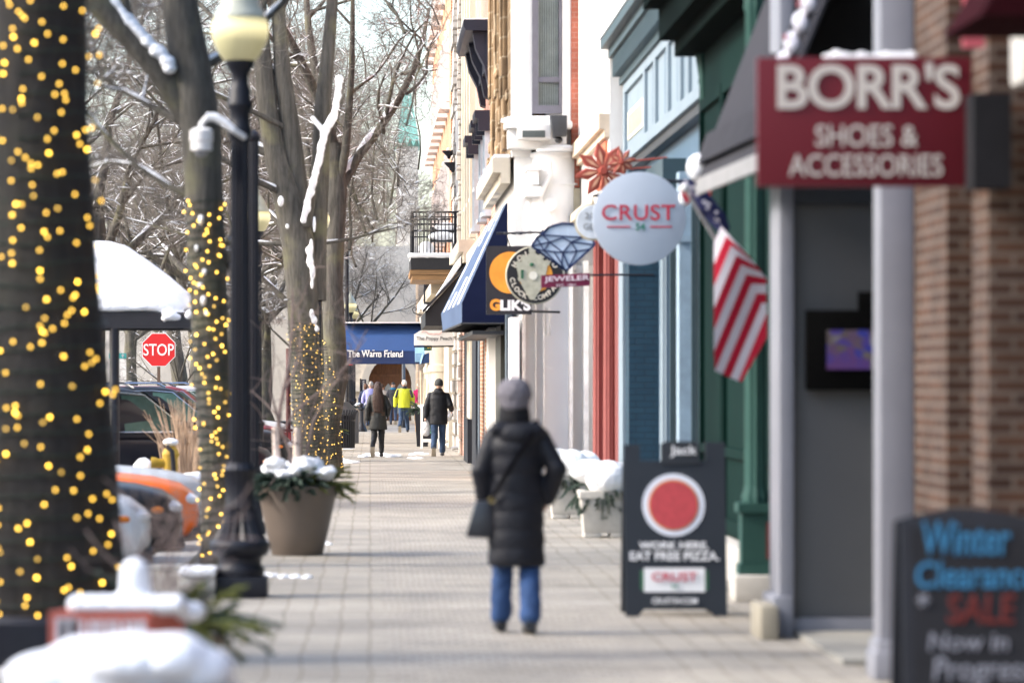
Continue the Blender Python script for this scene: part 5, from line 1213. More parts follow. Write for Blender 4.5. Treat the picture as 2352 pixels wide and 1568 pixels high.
a = MB(); a.add([at(1243,632,zj),at(1355,627,zj),at(1355,656,zj),at(1243,661,zj)]+[at(1243,632,zj)+Vector((0,.04,0)),at(1355,627,zj)+Vector((0,.04,0)),at(1355,656,zj)+Vector((0,.04,0)),at(1243,661,zj)+Vector((0,.04,0))],[(3,2,1,0),(4,5,6,7),(0,1,5,4),(1,2,6,5),(2,3,7,6),(3,0,4,7)])
a.obj('board', mat("maroon enamel", (.17,.012,.05), .35), s)
t = MB(); put_text(t, "JEWELER", PX(1302,zj), zj-.012, PZ(641,zj), width=104*k, height=15*k, bold=.02, rot=.04); put_text(t, "EST. 1961", PX(1300,zj), zj-.012, PZ(654.5,zj), width=44*k, height=5.5*k, bold=.01, rot=.04); t.obj('lettering', mat("pink white lettering", (.72,.60,.66), .5), s)
MB().tube([at(1352,632,zj+.02),at(1392,631,zj+.02),(3.4,zj+.02,PZ(631,zj))],.014,6).obj('bracket', BLACK, s)
# clock company roundel on its iron arm
zr = 50.0; k = zr/F; q = at(1228,632,zr); r_ = 67*k
s = thing('shop_sign', 'round black and cream hanging sign of the clock shop', 'shop sign', q)
MB().lathe([(r_-.01,-.03),(r_,-.02),(r_,.03)],q,64,axis='y').obj('rim', mat("olive cream rim", (.40,.38,.30), .5), s)
MB().lathe([(r_*.955,-.036),(r_*.955,-.031)],q,64,axis='y').obj('disc', mat("charcoal enamel", (.016,.014,.016), .4), s)
MB().lathe([(r_*.58,-.040),(r_*.58,-.0365)],(q.x+.01,q.y,q.z),48,axis='y').obj('medallion', mat("orange enamel", (.75,.30,.035), .5), s)
cl = MB()   # the little house clock in the middle
def c2p(x, y): return (PX(x,zr), PZ(y,zr))
cl.prism([c2p(*p) for p in ((1186,612),(1205,592),(1222,575),(1240,590),(1258,606),(1253,632),(1248,655),(1232,680),(1212,680),(1198,655),(1190,632))],'y',zr-.052,zr-.041)
for (x, y, rr) in ((1190,606,7),(1202,592,7),(1222,575,8),(1242,590,7),(1256,604,7),(1196,640,7),(1250,640,7),(1222,680,9)): cl.lathe([(rr*k,-.054),(rr*k,-.041)],(PX(x,zr),zr,PZ(y,zr)),12,axis='y')
cl.obj('clock_house', mat("parchment enamel", (.42,.40,.31), .6, .2, 14), s)
dt = MB(); dt.lathe([(.055,-.062),(.055,-.055)],(PX(1224,zr),zr,PZ(633,zr)),20,axis='y'); dt.obj('dial', mat("ivory dial", (.68,.64,.54), .5), s)
dt = MB().box(PX(1196,zr),PX(1202,zr),zr-.062,zr-.053,PZ(640,zr),PZ(620,zr)).ell((PX(1221,zr),zr-.058,PZ(608,zr)),.03,.01,.025); dt.obj('trim', mat("forest green trim", (.03,.12,.06), .5), s)
t = MB()
def arc_text(txt, a0, step, rr, up=True, h=.072):
    for i, ch in enumerate(txt):
        if ch == ' ': continue
        a = a0-step*i if up else a0+step*i
        put_text(t, ch, q.x+rr*math.cos(a), zr-.041, q.z+rr*math.sin(a), height=h, bold=.03, rot=(a-math.pi/2) if up else (a+math.pi/2))
arc_text("HOLLAND", R(152), R(21), r_*.78, True); arc_text("CLOCK COMPANY", R(192), R(13.2), r_*.78, False, .066)
t.obj('lettering', mat("cream roundel lettering", (.72,.64,.52), .5), s)
MB().tube([at(1140,536,zr+.02),at(1225,534,zr+.02),(3.4,zr+.02,PZ(532,zr))],.016,8).tube([at(1165,545,zr+.02),at(1175,578,zr+.02)],.010,6).tube([at(1268,536,zr+.02),at(1268,576,zr+.02)],.010,6).ell(at(1164,536,zr),.04,.02,.02).ell(at(1180,536,zr),.04,.02,.02).ell(at(1195,536,zr),.04,.02,.02).obj('iron_arm', BLACK, s)
# navy awning and its black blade sign
aw = thing('awning', 'long navy awning with a sunlit sloping front by the black and orange sign', 'awning', (1.9,64,3.2))
NV = mat("navy canvas", (.006,.010,.036), .8, .08, 2, .1, 40, spec=.1); NVS = mat("sunlit navy canvas", (.05,.085,.165), .6, .1, 2)  # second canvas is a paler navy, sun glare painted into the slope
A0 = [at(1190,466,60), at(1061,695,60), at(1061,743,60), at(1203,743,60)]; 
B0 = [Vector((2.06,69.6,PZ(466,60)-.03)), at(1013,721,69.6), at(1017,761,69.6), Vector((2.1,69.6,PZ(743,60)))]
A0[3].x = XF; A0[0].x = XF-.02
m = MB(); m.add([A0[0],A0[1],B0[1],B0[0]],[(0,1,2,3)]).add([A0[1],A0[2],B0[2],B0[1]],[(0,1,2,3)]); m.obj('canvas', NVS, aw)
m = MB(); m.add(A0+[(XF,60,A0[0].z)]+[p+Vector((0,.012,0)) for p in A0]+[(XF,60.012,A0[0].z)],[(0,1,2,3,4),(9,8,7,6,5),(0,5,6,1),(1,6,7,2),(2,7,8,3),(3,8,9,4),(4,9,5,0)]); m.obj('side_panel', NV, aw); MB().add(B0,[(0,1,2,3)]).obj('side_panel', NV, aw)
st_ = MB()
for t0 in (.12,.34,.56,.8): st_.add([A0[0].lerp(B0[0],t0)+Vector((-.008,0,.004)),A0[1].lerp(B0[1],t0)+Vector((-.008,0,.004)),A0[1].lerp(B0[1],t0+.07)+Vector((-.008,0,.004)),A0[0].lerp(B0[0],t0+.07)+Vector((-.008,0,.004))],[(0,1,2,3)])
st_.obj('snow', SNOW, aw)
fr = MB(); fr.tube([A0[2],B0[2]],.02,6)
for k_ in range(7): t0 = k_/6; fr.tube([A0[2].lerp(B0[2],t0),A0[3].lerp(B0[3],t0)],.018,6)
fr.box(XF-.55,XF-.05,60.05,69.5,2.40,2.46); fr.obj('frame', CHAR, aw)
zg_ = 56.2; k = zg_/F; s = thing('shop_sign', 'black square blade sign with an orange disc', 'shop sign', at(1168,642,zg_))
MB().box(PX(1117,zg_),PX(1221,zg_),zg_,zg_+.07,PZ(722,zg_),PZ(565,zg_)).obj('board', mat("graphite enamel", (.022,.021,.026), .4), s)
MB().lathe([(48*k,-.012),(48*k,-.003)],at(1172,626,zg_),48,axis='y').obj('disc', mat("orange enamel", (.75,.30,.035)), s)
t = MB(); put_text(t, "G", PX(1137,zg_), zg_-.012, PZ(700,zg_), width=24*k, height=27*k, bold=.05); t.obj('initial', mat("orange enamel", (.75,.30,.035)), s)
t = MB(); put_text(t, "LIK'S", PX(1184,zg_), zg_-.012, PZ(700.5,zg_), width=70*k, height=26*k, bold=.05); t.obj('lettering', mat("white lettering", (.75,.76,.78), .5), s)
MB().tube([at(1216,580,zg_+.03),(2.8,zg_+.6,PZ(580,zg_))],.02,6).tube([at(1216,715,zg_+.03),(2.8,zg_+.6,PZ(715,zg_))],.02,6).obj('bracket', BLACK, s)
# black awning with snow on its slope
aw = thing('awning', 'black metal awning with a strip of snow along its sloping edge', 'awning', (1.9,78,3.2))
za = 79.; yb = 86.
q0, q1, q2_ = at(1081,598,za), at(977,715,za), at(977,748,za); X1 = 2.12
m = MB(); m.prism([(X1,q0.z),(q1.x,q1.z),(q2_.x,q2_.z),(X1,q2_.z)],'y',za,yb); m.obj('body', mat("black awning metal", (.014,.014,.017), .55), aw)
m = MB(); m.prism([(X1,q0.z+.01),(X1,q0.z+.10),(q1.x-.06,q1.z+.02),(q1.x-.04,q1.z-.03)],'y',za-.08,za-.005); m.obj('rake_trim', mat("black trim metal", (.03,.03,.035), .4), aw)
m = MB(); m.prism([(X1-.25,q0.z-.10),(X1-.25,q0.z+.10),((q0.x*.55+q1.x*.45),(q0.z*.55+q1.z*.45)+.18),(q1.x+.1,q1.z+.12),(q1.x+.12,q1.z+.09)],'y',za+.0,yb); m.obj('snow', SNOW, aw)
# white hanging sign, green sign, blue awnings
zp = 96.; k = zp/F; s = thing('shop_sign', 'white scalloped hanging sign with thin grey lettering', 'shop sign', at(997,775,zp))
MB().box(PX(951,zp),PX(1044,zp),zp,zp+.04,PZ(793,zp),PZ(768,zp)).prism([(PX(951,zp),PZ(768,zp)),(PX(1044,zp),PZ(768,zp)),(PX(1012,zp),PZ(748,zp)),(PX(984,zp),PZ(748,zp))],'y',zp,zp+.04).obj('board', mat("ivory board", (.68,.66,.64), .6, .03), s, bevel=.008)
t = MB(); put_text(t, "The Poppy Peach", PX(997,zp), zp-.012, PZ(778,zp), width=81*k, height=11*k, bold=.004); t.obj('lettering', mat("mid grey lettering", (.10,.10,.10), .6), s)
m = MB(); m.tube([at(968+ i*5.8,758+ (5 if i in(0,10) else 2 if i in (1,9) else 8+ (i%2)*2 if 3<=i<=7 else 4),zp-.01) for i in range(11)],.006,4); m.obj('flower_outline', mat("peach line", (.6,.25,.2), .6), s)
MB().tube([at(951,796,zp+.02),at(1046,795,zp+.02),(2.2,zp+.02,PZ(795,zp))],.022,6).obj('rod', BLACK, s)
m = MB(); m.tube([at(975,760,zp+.05),at(970,748,zp+.05),at(968,738,zp+.05),at(973,725,zp+.05),at(960,722,zp+.05),at(950,718,zp+.05),at(947,710,zp+.05),at(953,705,zp+.05),at(957,710,zp+.05),at(954,713,zp+.05)],.012,6); m.obj('scroll', BLACK, s)
ab = MB().box(PX(1046,zp),PX(1053,zp),zp-.02,zp+.08,PZ(797,zp),PZ(786,zp)); tag(ab.obj('alarm_box', mat("alarm red", (.55,.02,.02), .5), None, bevel=.01), 'upper red alarm box at the end of the white sign rod', 'alarm box', 'red alarm boxes')
ab = MB().box(PX(1029,112)-.0,PX(1035,112)+.0,111.9,112.0,PZ(831,112),PZ(822,112)); tag(ab.obj('alarm_box', mat("alarm red", (.55,.02,.02)), None, bevel=.01), 'lower red alarm box on the cream wall under the green sign', 'alarm box', 'red alarm boxes')
zg2 = 104.; s = thing('shop_sign', 'green scalloped sign with gold lettering under the white sign', 'shop sign', at(1002,798,zg2))
MB().prism([(PX(974,zg2),PZ(786,zg2)),(PX(1028,zg2),PZ(786,zg2)),(PX(1028,zg2),PZ(803,zg2)),(PX(1015,zg2),PZ(805,zg2)),(PX(1001,zg2),PZ(802,zg2)),(PX(987,zg2),PZ(805,zg2)),(PX(974,zg2),PZ(805,zg2))],'y',zg2,zg2+.05).obj('board', mat("bottle green enamel", (.012,.07,.05), .4), s)
t = MB(); put_text(t, "IN THE CITY", PX(1004,zg2), zg2-.012, PZ(797.5,zg2), width=44*zg2/F, height=6*zg2/F, bold=.02); put_text(t, "C", PX(982,zg2), zg2-.012, PZ(793,zg2), height=10*zg2/F, bold=.02); t.obj('lettering', mat("gold lettering", (.55,.36,.06), .4), s)
MB().tube([(PX(1000,zg2),zg2+.03,PZ(784,zg2)),(2.2,zg2+.03,PZ(784,zg2))],.02,6).obj('rod', BLACK, s)
za = 112.; aw = thing('awning', 'small blue awning in front of the round stone pier', 'awning', (1.7,za,2.8))
BLUC = mat("royal blue canvas", (.017,.05,.155), .65, .08, 2)
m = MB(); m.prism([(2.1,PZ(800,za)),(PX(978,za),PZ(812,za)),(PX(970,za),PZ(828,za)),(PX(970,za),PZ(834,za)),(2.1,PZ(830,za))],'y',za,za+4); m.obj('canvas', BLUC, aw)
MB().add([(PX(975,za)-.02,za-.01,PZ(811,za)),(PX(969,za)-.02,za-.01,PZ(834,za)),(PX(969,za)-.02,za+3.9,PZ(834,za)),(PX(975,za)-.02,za+3.9,PZ(811,za))],[(0,1,2,3)]).obj('sunny_front', mat("sunlit blue canvas", (.20,.36,.56), .7), aw)  # sun on the blue canvas painted as a paler front
# the entrance canopy across the pavement
ze = 121.; k = ze/F; cp = thing('entrance_canopy', 'wide dark blue barrel canopy with white lettering across the pavement', 'canopy', (PX(905,ze),ze,0))
xa, xb = PX(783,ze), PX(1012,ze)
prof = [(0,835),(0,805),(.10,790),(.28,773),(.55,758),(.9,747),(1.3,742)]
pr = [(ze+d, PZ(y,ze)) for d, y in prof]; pr2 = [(2*(ze+1.3)-a, b_) for a, b_ in pr[::-1][1:]]
m = MB(); full = pr+pr2
vs = [(xa,a,b_) for a,b_ in full]+[(xb,a,b_) for a,b_ in full]; n_ = len(full)
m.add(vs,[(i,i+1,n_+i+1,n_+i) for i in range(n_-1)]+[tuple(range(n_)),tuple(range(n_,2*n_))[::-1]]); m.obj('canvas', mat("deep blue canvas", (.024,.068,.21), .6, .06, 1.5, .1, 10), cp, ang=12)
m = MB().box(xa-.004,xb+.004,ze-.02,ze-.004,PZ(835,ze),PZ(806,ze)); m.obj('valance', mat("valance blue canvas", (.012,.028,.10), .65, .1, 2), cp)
t = MB(); put_text(t, "The Warm Friend", PX(862,ze), ze-.032, PZ(812,ze), width=127*k, height=15.5*k, bold=.022); 
for (xx, yy, ww) in ((800,804.5,7),(840,804.5,5),(846.5,804.5,5),(858,804.5,5),(888,804.5,6),(803.5,819.3,5),(892,819.3,5),(813,819.3,4),(918,819.3,4),(872,819.3,4),(901,819.3,4)): t.box(PX(xx-ww/2,ze),PX(xx+ww/2,ze),ze-.034,ze-.022,PZ(yy+.8,ze),PZ(yy-.8,ze))
t.obj('lettering', mat("white canvas lettering", (.78,.79,.82), .6), cp)
MB().box(xa,xb,ze+.3,ze+2.3,PZ(741.5,ze),PZ(739,ze)).obj('snow', SNOW, cp)
MB().prism([(ze-1.0,PZ(831,ze)),(ze-1.0,PZ(812,ze)),(ze-.6,PZ(800,ze)),(ze-.05,PZ(795,ze)),(ze-.05,PZ(831,ze))],'x',PX(953,ze),PX(1000,ze)).obj('side_canvas', mat("sunlit blue canvas", (.20,.36,.56)), cp)  # lighter blue paints the sunlit face of the canvas
for (x, d) in ((PX(797,ze),.1),(PX(986,ze),.1),(PX(986,ze),2.4)):
    MB().tube([(x,ze+d,0),(x,ze+d,PZ(834,ze))],.055,10).obj('post', BLACK, cp)
# balcony
zb2 = 93.5; bl = thing('balcony', 'black iron balcony with snowy floor and wooden underside', 'balcony', (1.5,zb2+2,4.3))
x0, x1 = PX(944,zb2), XF+.02; zf, zl = PZ(619,zb2), PZ(591,zb2); D = 4.2
MB().box(x0,x1,zb2,zb2+D,zf,zl).obj('deck', mat("slate fascia", (.022,.022,.025), .6), bl)
MB().box(x0+.03,x1,zb2+.05,zb2+D-.1,PZ(643,zb2),PZ(632,zb2)).box(x0-.02,x1,zb2+.03,zb2+D-.05,PZ(631,zb2),zf-.002).obj('underside', mat("stained timber", (.28,.16,.07), .6, .3, 3, stretch=(.5,4,4)), bl)
m = MB()
for i in range(22): m.ell((x0+(x1-x0)*i/21, zb2+.08, zl+.04), .09, .12, .07+.03*random.random(), 10)
m.box(x0,x1,zb2+.08,zb2+D-.1,zl,zl+.06); m.blend('snow', SNOW, bl, .03, 3, noise=.03, nscale=.2)
rl = MB(); zr0, zr1 = zl+.05, PZ(487,zb2)
for i in range(13): x = x0+.03+(x1-x0-.1)*i/12; rl.tube([(x,zb2+.06,zr0),(x,zb2+.06,zr1)],.012,5); rl.tube([(x,zb2+D-.06,zr0),(x,zb2+D-.06,zr1)],.012,5)
for i in range(25): y = zb2+.06+(D-.12)*i/24; rl.tube([(x0+.03,y,zr0),(x0+.03,y,zr1)],.012,5)
for hh in (zr1, zr1-.12, zr1-.3, zr1-.45): rl.tube([(x1,zb2+.06,hh),(x0+.03,zb2+.06,hh),(x0+.03,zb2+D-.06,hh),(x1,zb2+D-.06,hh)],.02 if hh != zr1 else .028,6)
rl.tube([(x0+.03,zb2+.06,zl),(x0+.03,zb2+.06,zr1)],.04,6).tube([(x1-.1,zb2+.06,zl),(x1-.1,zb2+.06,zr1)],.03,6)
rl.obj('railing', BLACK, bl)
ch = thing('balcony_chair', 'snow covered chair standing on the iron balcony', 'chair', (PX(1015,zb2),zb2+1.4,zl))
c_ = at(1018,560,zb2); m = MB()
for dx in (-.28,.28):
    for dy in (1.1,1.6): m.tube([(c_.x+dx,zb2+dy,zl+.06),(c_.x+dx,zb2+dy,zl+.5)],.02,6)
m.box(c_.x-.3,c_.x+.3,zb2+1.1,zb2+1.6,zl+.42,zl+.47).box(c_.x-.3,c_.x+.3,zb2+1.6,zb2+1.65,zl+.47,zl+.8); m.obj('frame', CHAR, ch)
m = MB(); m.ell((c_.x,zb2+1.3,zl+.55),.36,.3,.13).ell((c_.x+.1,zb2+1.6,zl+.8),.3,.1,.12).ell((c_.x-.4,zb2+.9,zl+.25),.2,.2,.18).ell((c_.x+.38,zb2+.9,zl+.5),.13,.2,.28); m.blend('snow', SNOW, ch, .03, 3)
# traffic light on a bracket
zt2 = 108.; t = thing('traffic_light', 'black traffic light with snow on top, hanging left of the black awning', 'traffic light', at(988,668,zt2))
c_ = at(984,668,zt2)
MB().box(c_.x-.13,c_.x+.13,zt2-.1,zt2+.25,c_.z-.40,c_.z+.40).obj('housing', BLACK, t, bevel=.03)
for dz in (.26,0,-.26):
    hd = MB(); hd.lathe([(.125,-.32),(.125,0),(.11,0),(.11,-.3)],(c_.x-.02,zt2-.1,c_.z+dz),16,axis='y'); hd.obj('visor', CHAR, t)
MB().box(c_.x+.13,c_.x+.38,zt2+.05,zt2+.12,c_.z-.05,c_.z+.08).obj('badge', mat("signal blue", (.06,.13,.45), .5), t)
MB().tube([(c_.x+.1,zt2+.1,c_.z+.3),(XF+.1,zt2+.1,c_.z+.30)],.05,8).tube([(c_.x+.4,zt2+.1,c_.z-.35),(c_.x+.4,zt2+.1,c_.z+.4)],.035,8).obj('bracket', CHAR, t)
m = MB(); m.ell((c_.x,zt2+.05,c_.z+.47),.16,.2,.12).cap((c_.x+.05,zt2+.08,c_.z+.5),(c_.x+.05,zt2+.08,c_.z+.66),.09,.07).ell((c_.x+.4,zt2+.1,c_.z+.42),.16,.1,.09).ell((c_.x+.75,zt2+.1,c_.z+.38),.3,.08,.05).ell((c_.x-.05,zt2,c_.z-.48),.16,.2,.14).ell((c_.x+.3,zt2+.05,c_.z-.32),.12,.1,.1); m.blend('snow', SNOW, t, .03, 2)
# pipes on the wall
q = at(1028,948,96); fp = thing('hose_connection', 'silver double hose connection on the rough stone wall', 'hose connection', (XF,96,q.z))
SIL = mat("dull silver", (.45,.45,.46), .35, .1, metal=.7)
MB().tube([(XF,96,q.z),(XF-.12,96,q.z-.01),(XF-.2,95.95,q.z-.05)],.09,12).tube([(XF-.1,96,q.z),(XF-.25,95.9,q.z-.06)],.065,12).tube([(XF-.12,96,q.z),(XF-.2,95.7,q.z-.16)],.06,12).obj('pipe', SIL, fp)
for lb_, zz_, hh in (('nearer curved drain spout low on the pale stone wall',90,.12),('farther curved drain spout low on the cream wall',98,.16)):
    MBo = MB().tube([(XF-.05,zz_,hh),(XF-.16,zz_,hh),(XF-.24,zz_-.02,hh-.02)],.045,10); tag(MBo.obj('drain_spout', SIL, None), lb_, 'drain spout', 'drain spouts')

# ================================================================== SANDWICH BOARDS
def board_outline(x0, x1, zb_, zt_, notch):
    return [(x0,zb_),(x0+.09,zb_),(x0+.13,zb_+.05),(x1-.13,zb_+.05),(x1-.09,zb_),(x1,zb_),(x1,zt_),(x0,zt_)]
zb3 = 27.1; k = zb3/F; x0, x1 = PX(1437,zb3), PX(1671,zb3); H = PZ(1060,zb3)
s = thing('sandwich_board', 'dark blue grey sandwich board with a red pizza disc standing on the pavement', 'sandwich board', ((x0+x1)/2,zb3+.2,0))
SLT = mat("slate board plastic", (.015,.0195,.027), .5, .06, 3)
ln_ = .17
m = MB(); o = board_outline(x0,x1,0,H,0)
def lean_prism(mb, poly, y, ln_, th):
    n = len(poly); vs = [(x, y+ln_*z/H, z) for x, z in poly]+[(x, y+th+ln_*z/H, z) for x, z in poly]
    mb.add(vs,[tuple(range(n)),tuple(range(n,2*n))[::-1]]+[(i,(i+1)%n,n+(i+1)%n,n+i) for i in range(n)])
lean_prism(m, o, zb3, ln_, .04); lean_prism(m, o, zb3+.5, -ln_*.9, .04)
lean_prism(m, [(x0,H),(PX(1474,zb3),H),(PX(1474,zb3),PZ(1022,zb3)),(x0,PZ(1022,zb3))], zb3, ln_, .05); lean_prism(m, [(PX(1625,zb3),H),(x1,H),(x1,PZ(1016,zb3)),(PX(1625,zb3),PZ(1016,zb3))], zb3, ln_, .05)
m.obj('board', SLT, s)
hd = MB(); lean_prism(hd, [(PX(1522,zb3),H-.02),(PX(1612,zb3),H-.02),(PX(1612,zb3),PZ(1020,zb3)),(PX(1600,zb3),PZ(1014,zb3)),(PX(1535,zb3),PZ(1014,zb3)),(PX(1522,zb3),PZ(1020,zb3))], zb3-.012, ln_, .045); hd.obj('header', mat("soot header", (.02,.022,.026), .4), s)
tl = math.atan(ln_/H)
def bt(txt, cx, cy, wpx, hpx, m_, nm, bold=.02, off=.012):
    z = PZ(cy,zb3); t = MB(); put_text(t, txt, PX(cx,zb3), zb3+ln_*z/H-off, z, width=wpx*k, height=hpx*k, bold=bold, tilt=tl); return t.obj(nm, m_, s)
WL = mat("white lettering", (.75,.76,.78))
bt("Jack", 1574, 1037, 62, 27, WL, 'header_lettering', .01, .03)
def disc(cx, cy, r1, m_, nm, d):
    z = PZ(cy,zb3); t = MB(); n = 48; vs = [(PX(cx,zb3)+r1*k*math.cos(a), zb3+ln_*(z+r1*k*math.sin(a))/H-d, z+r1*k*math.sin(a)) for a in np.linspace(0,2*math.pi,n,endpoint=False)]
    t.add(vs+[(x,y+.004,z_) for x,y,z_ in vs],[tuple(range(n))]+[(i,(i+1)%n,n+(i+1)%n,n+i) for i in range(n)]); return t.obj(nm, m_, s)
disc(1550,1160,72,mat("pale plate", (.66,.70,.78),.5,.02),'plate',.006); disc(1550,1160,59,mat("orange crust", (.58,.27,.12),.6),'crust',.010); disc(1550,1160,55,mat("tomato red", (.45,.055,.065),.6,.15,25),'topping',.014)
bt("WORK HERE,", 1549, 1254, 160, 20, WL, 'lettering', .03); bt("EAT FREE PIZZA.", 1551, 1277, 206, 21, WL, 'lettering', .03)
z0_, z1_ = PZ(1359,zb3), PZ(1304,zb3); pl_ = MB(); lean_prism(pl_, [(PX(1480,zb3),z0_),(PX(1620,zb3),z0_),(PX(1620,zb3),z1_),(PX(1480,zb3),z1_)], zb3-.008, ln_, .01); pl_.obj('logo_panel', mat("pale panel", (.72,.74,.76),.5,.02), s)
z0_, z1_ = PZ(1354,zb3), PZ(1310,zb3); pl_ = MB(); lean_prism(pl_, [(PX(1472,zb3),z0_),(PX(1628,zb3),z0_),(PX(1628,zb3),z1_),(PX(1472,zb3),z1_)], zb3-.004, ln_, .006); pl_.obj('logo_edge', mat("logo green", (.03,.12,.06),.5), s)
bt("CRUST", 1550, 1324, 104, 20, mat("raspberry lettering", (.52,.035,.07)), 'logo_lettering', .01, .018); bt("54", 1550, 1345, 16, 9, mat("bottle green numeral", (.03,.2,.14)), 'numeral', .02, .018); bt("CRUST54.COM", 1550, 1379, 104, 14, WL, 'lettering', .01)
# chalkboard at the right edge
zb4 = 16.3; k = zb4/F; x0, x1 = PX(2080,zb4), PX(2420,zb4); H = PZ(1176,zb4); ln_ = .16
s = thing('chalkboard', 'black sandwich chalkboard with blue and red chalk sale writing at the right edge', 'sandwich board', ((x0+x1)/2,zb4+.2,0))
m = MB(); o = [(x0,0),(x1,0),(x1,H-.05)]+[(x0+(x1-x0)*(1-t),H-.05+.055*math.sin(math.pi*t)) for t in np.linspace(.06,.94,14)]+[(x0,H-.05)]
lean_prism(m, o, zb4, ln_, .03); lean_prism(m, o, zb4+.5, -ln_, .03); m.obj('frame', mat("ink blue black frame", (.011,.013,.019), .6), s)
ib = [(x0+.04,.03),(x1-.04,.03),(x1-.04,H-.07),(x0+.04,H-.07)]; m = MB(); lean_prism(m, ib, zb4-.006, ln_, .007); m.obj('slate', mat("chalkboard slate", (.009,.010,.014), .8, .3, 5), s)
tl = math.atan(ln_/H)
def ct(txt, cx, cy, wpx, hpx, m_, bold=.01, shear=.12):
    z = PZ(cy,zb4); t = MB(); put_text(t, txt, PX(cx,zb4), zb4+ln_*z/H-.012, z, width=wpx*k, height=hpx*k, bold=bold, shear=shear, tilt=tl); t.obj('lettering', m_, s)
BC = mat("blue chalk", (.028,.155,.30), .8, .2, 20); RC = mat("red chalk", (.12,.016,.013), .8, .2, 20); WC = mat("white chalk", (.20,.21,.25), .8, .2, 20)
ct("Winter", 2232, 1238, 205, 78, BC, .014); ct("Clearance", 2252, 1322, 280, 62, BC, .014); ct("SALE", 2262, 1400, 160, 68, RC, .008); ct("Now in", 2230, 1475, 185, 42, WC); ct("Progress", 2262, 1545, 230, 70, WC)
z = PZ(1380,zb4); t = MB()
for a in range(3): 
    u = a*math.pi/3; t.tube([(PX(2128,zb4)-.028*math.cos(u),zb4+ln_*z/H-.014,z-.028*math.sin(u)),(PX(2128,zb4)+.028*math.cos(u),zb4+ln_*z/H-.014,z+.028*math.sin(u))],.006,4)
t.obj('snowflake', WC, s)
# white framed chalkboard far down the pavement, black pot with greens
zb5 = 96.; x0, x1 = PX(966,zb5), PX(1012,zb5); H = PZ(928,zb5)
s = thing('chalkboard', 'white framed chalkboard with a small drawn tree beside the man in black', 'sandwich board', ((x0+x1)/2,zb5+.2,0))
ln_ = .15; m = MB(); t_ = .06
for poly in ([(x0,0),(x0+t_,0),(x0+t_,H),(x0,H)],[(x1-t_,0),(x1,0),(x1,H),(x1-t_,H)],[(x0+t_,H-t_),(x1-t_,H-t_),(x1-t_,H),(x0+t_,H)],[(x0+t_,.16),(x1-t_,.16),(x1-t_,.24),(x0+t_,.24)]): lean_prism(m, poly, zb5, ln_, .04); lean_prism(m, poly, zb5+.45, -ln_, .04)
m.obj('frame', WHITE, s); m = MB(); lean_prism(m, [(x0+t_,.24),(x1-t_,.24),(x1-t_,H-t_),(x0+t_,H-t_)], zb5+.02, ln_, .015); m.obj('slate', mat("chalkboard slate", (.02,.022,.03)), s)
m = MB(); xm = PX(984,zb5)
for j in range(3): lean_prism(m, [(xm-.09+.02*j,.38+.08*j),(xm+.09-.02*j,.38+.08*j),(xm,.5+.08*j)], zb5+.012, ln_, .005)
m.obj('tree_drawing', mat("pine chalk", (.10,.28,.20), .8), s)
zp2 = 99.; pt = thing('tall_planter', 'tall black planter with evergreen and birch sticks in front of the dog', 'planter', (PX(968,zp2),zp2,0))
X = PX(970,zp2); MB().add([(X-.14,zp2-.14,0),(X+.14,zp2-.14,0),(X+.14,zp2+.14,0),(X-.14,zp2+.14,0),(X-.2,zp2-.2,.92),(X+.2,zp2-.2,.92),(X+.2,zp2+.2,.92),(X-.2,zp2+.2,.92)],[(3,2,1,0),(4,5,6,7),(0,1,5,4),(1,2,6,5),(2,3,7,6),(3,0,4,7)]).obj('pot', BLACK, pt)
greens(pt, (X-.05,zp2,.93), .22, .2, 60, 12, .30); snow_clumps(pt, (X-.06,zp2,1.02), .12,.12,4,3,(.04,.06),.6,.014)
m = MB(); 
for dx, l_, r_ in ((-.03,1.05,.022),(.05,.85,.018),(.1,.7,.012)): m.tube([(X+dx,zp2,.9),(X+dx*1.6,zp2,.9+l_)],r_,6)
m.obj('birch_stick', mat("pale stick", (.55,.44,.33), .8), pt)

# ================================================================== FLAG
zf_ = 28.3; s = thing('flag', 'red and white striped flag with a furled starry blue corner hanging from a slanted pole', 'flag', at(1570,425,zf_))
p0, p1 = at(1572,432,zf_-.15), Vector((PX(1722,29.),29.,PZ(680,29.)))
MB().tube([p0, p1], .014, 8).ell(p0,.035,.035,.035).obj('pole', mat("white pole", (.7,.7,.7), .4), s)
m = MB(); 
def fz_(u): return zf_ + .05*math.sin(u/38.)
Lq = lambda a, b_, t: (a[0]+(b_[0]-a[0])*t, a[1]+(b_[1]-a[1])*t)
N_ = 9; poly_top = (1652,500)
A = [(1656+11.7*i, 520+22*i) for i in range(N_+1)]
def left_pt(a):
    # left arm runs down and left until the fly edge
    dx, dy = -.42, 1.0; t = (a[0]-(1640-.0*a[1]))/.42; p = (a[0]+dx*t, a[1]+dy*t)
    if p[1] > 845:
        # bottom edge from (1632,846) to (1702,877)
        for t in np.linspace(0, 900, 900):
            q_ = (a[0]+dx*t, a[1]+dy*t)
            if q_[1] >= 846+(q_[0]-1632)*.44: return q_
    return p
def right_pt(a, i):
    sl_ = max(0., 1.05-.17*i)
    for s_ in np.linspace(0, 130, 400):
        x, y = a[0]+s_, a[1]+s_*sl_; ex = min(1760, 1674+(y-530)*.79)
        if x >= ex: return (x, y)
    return a
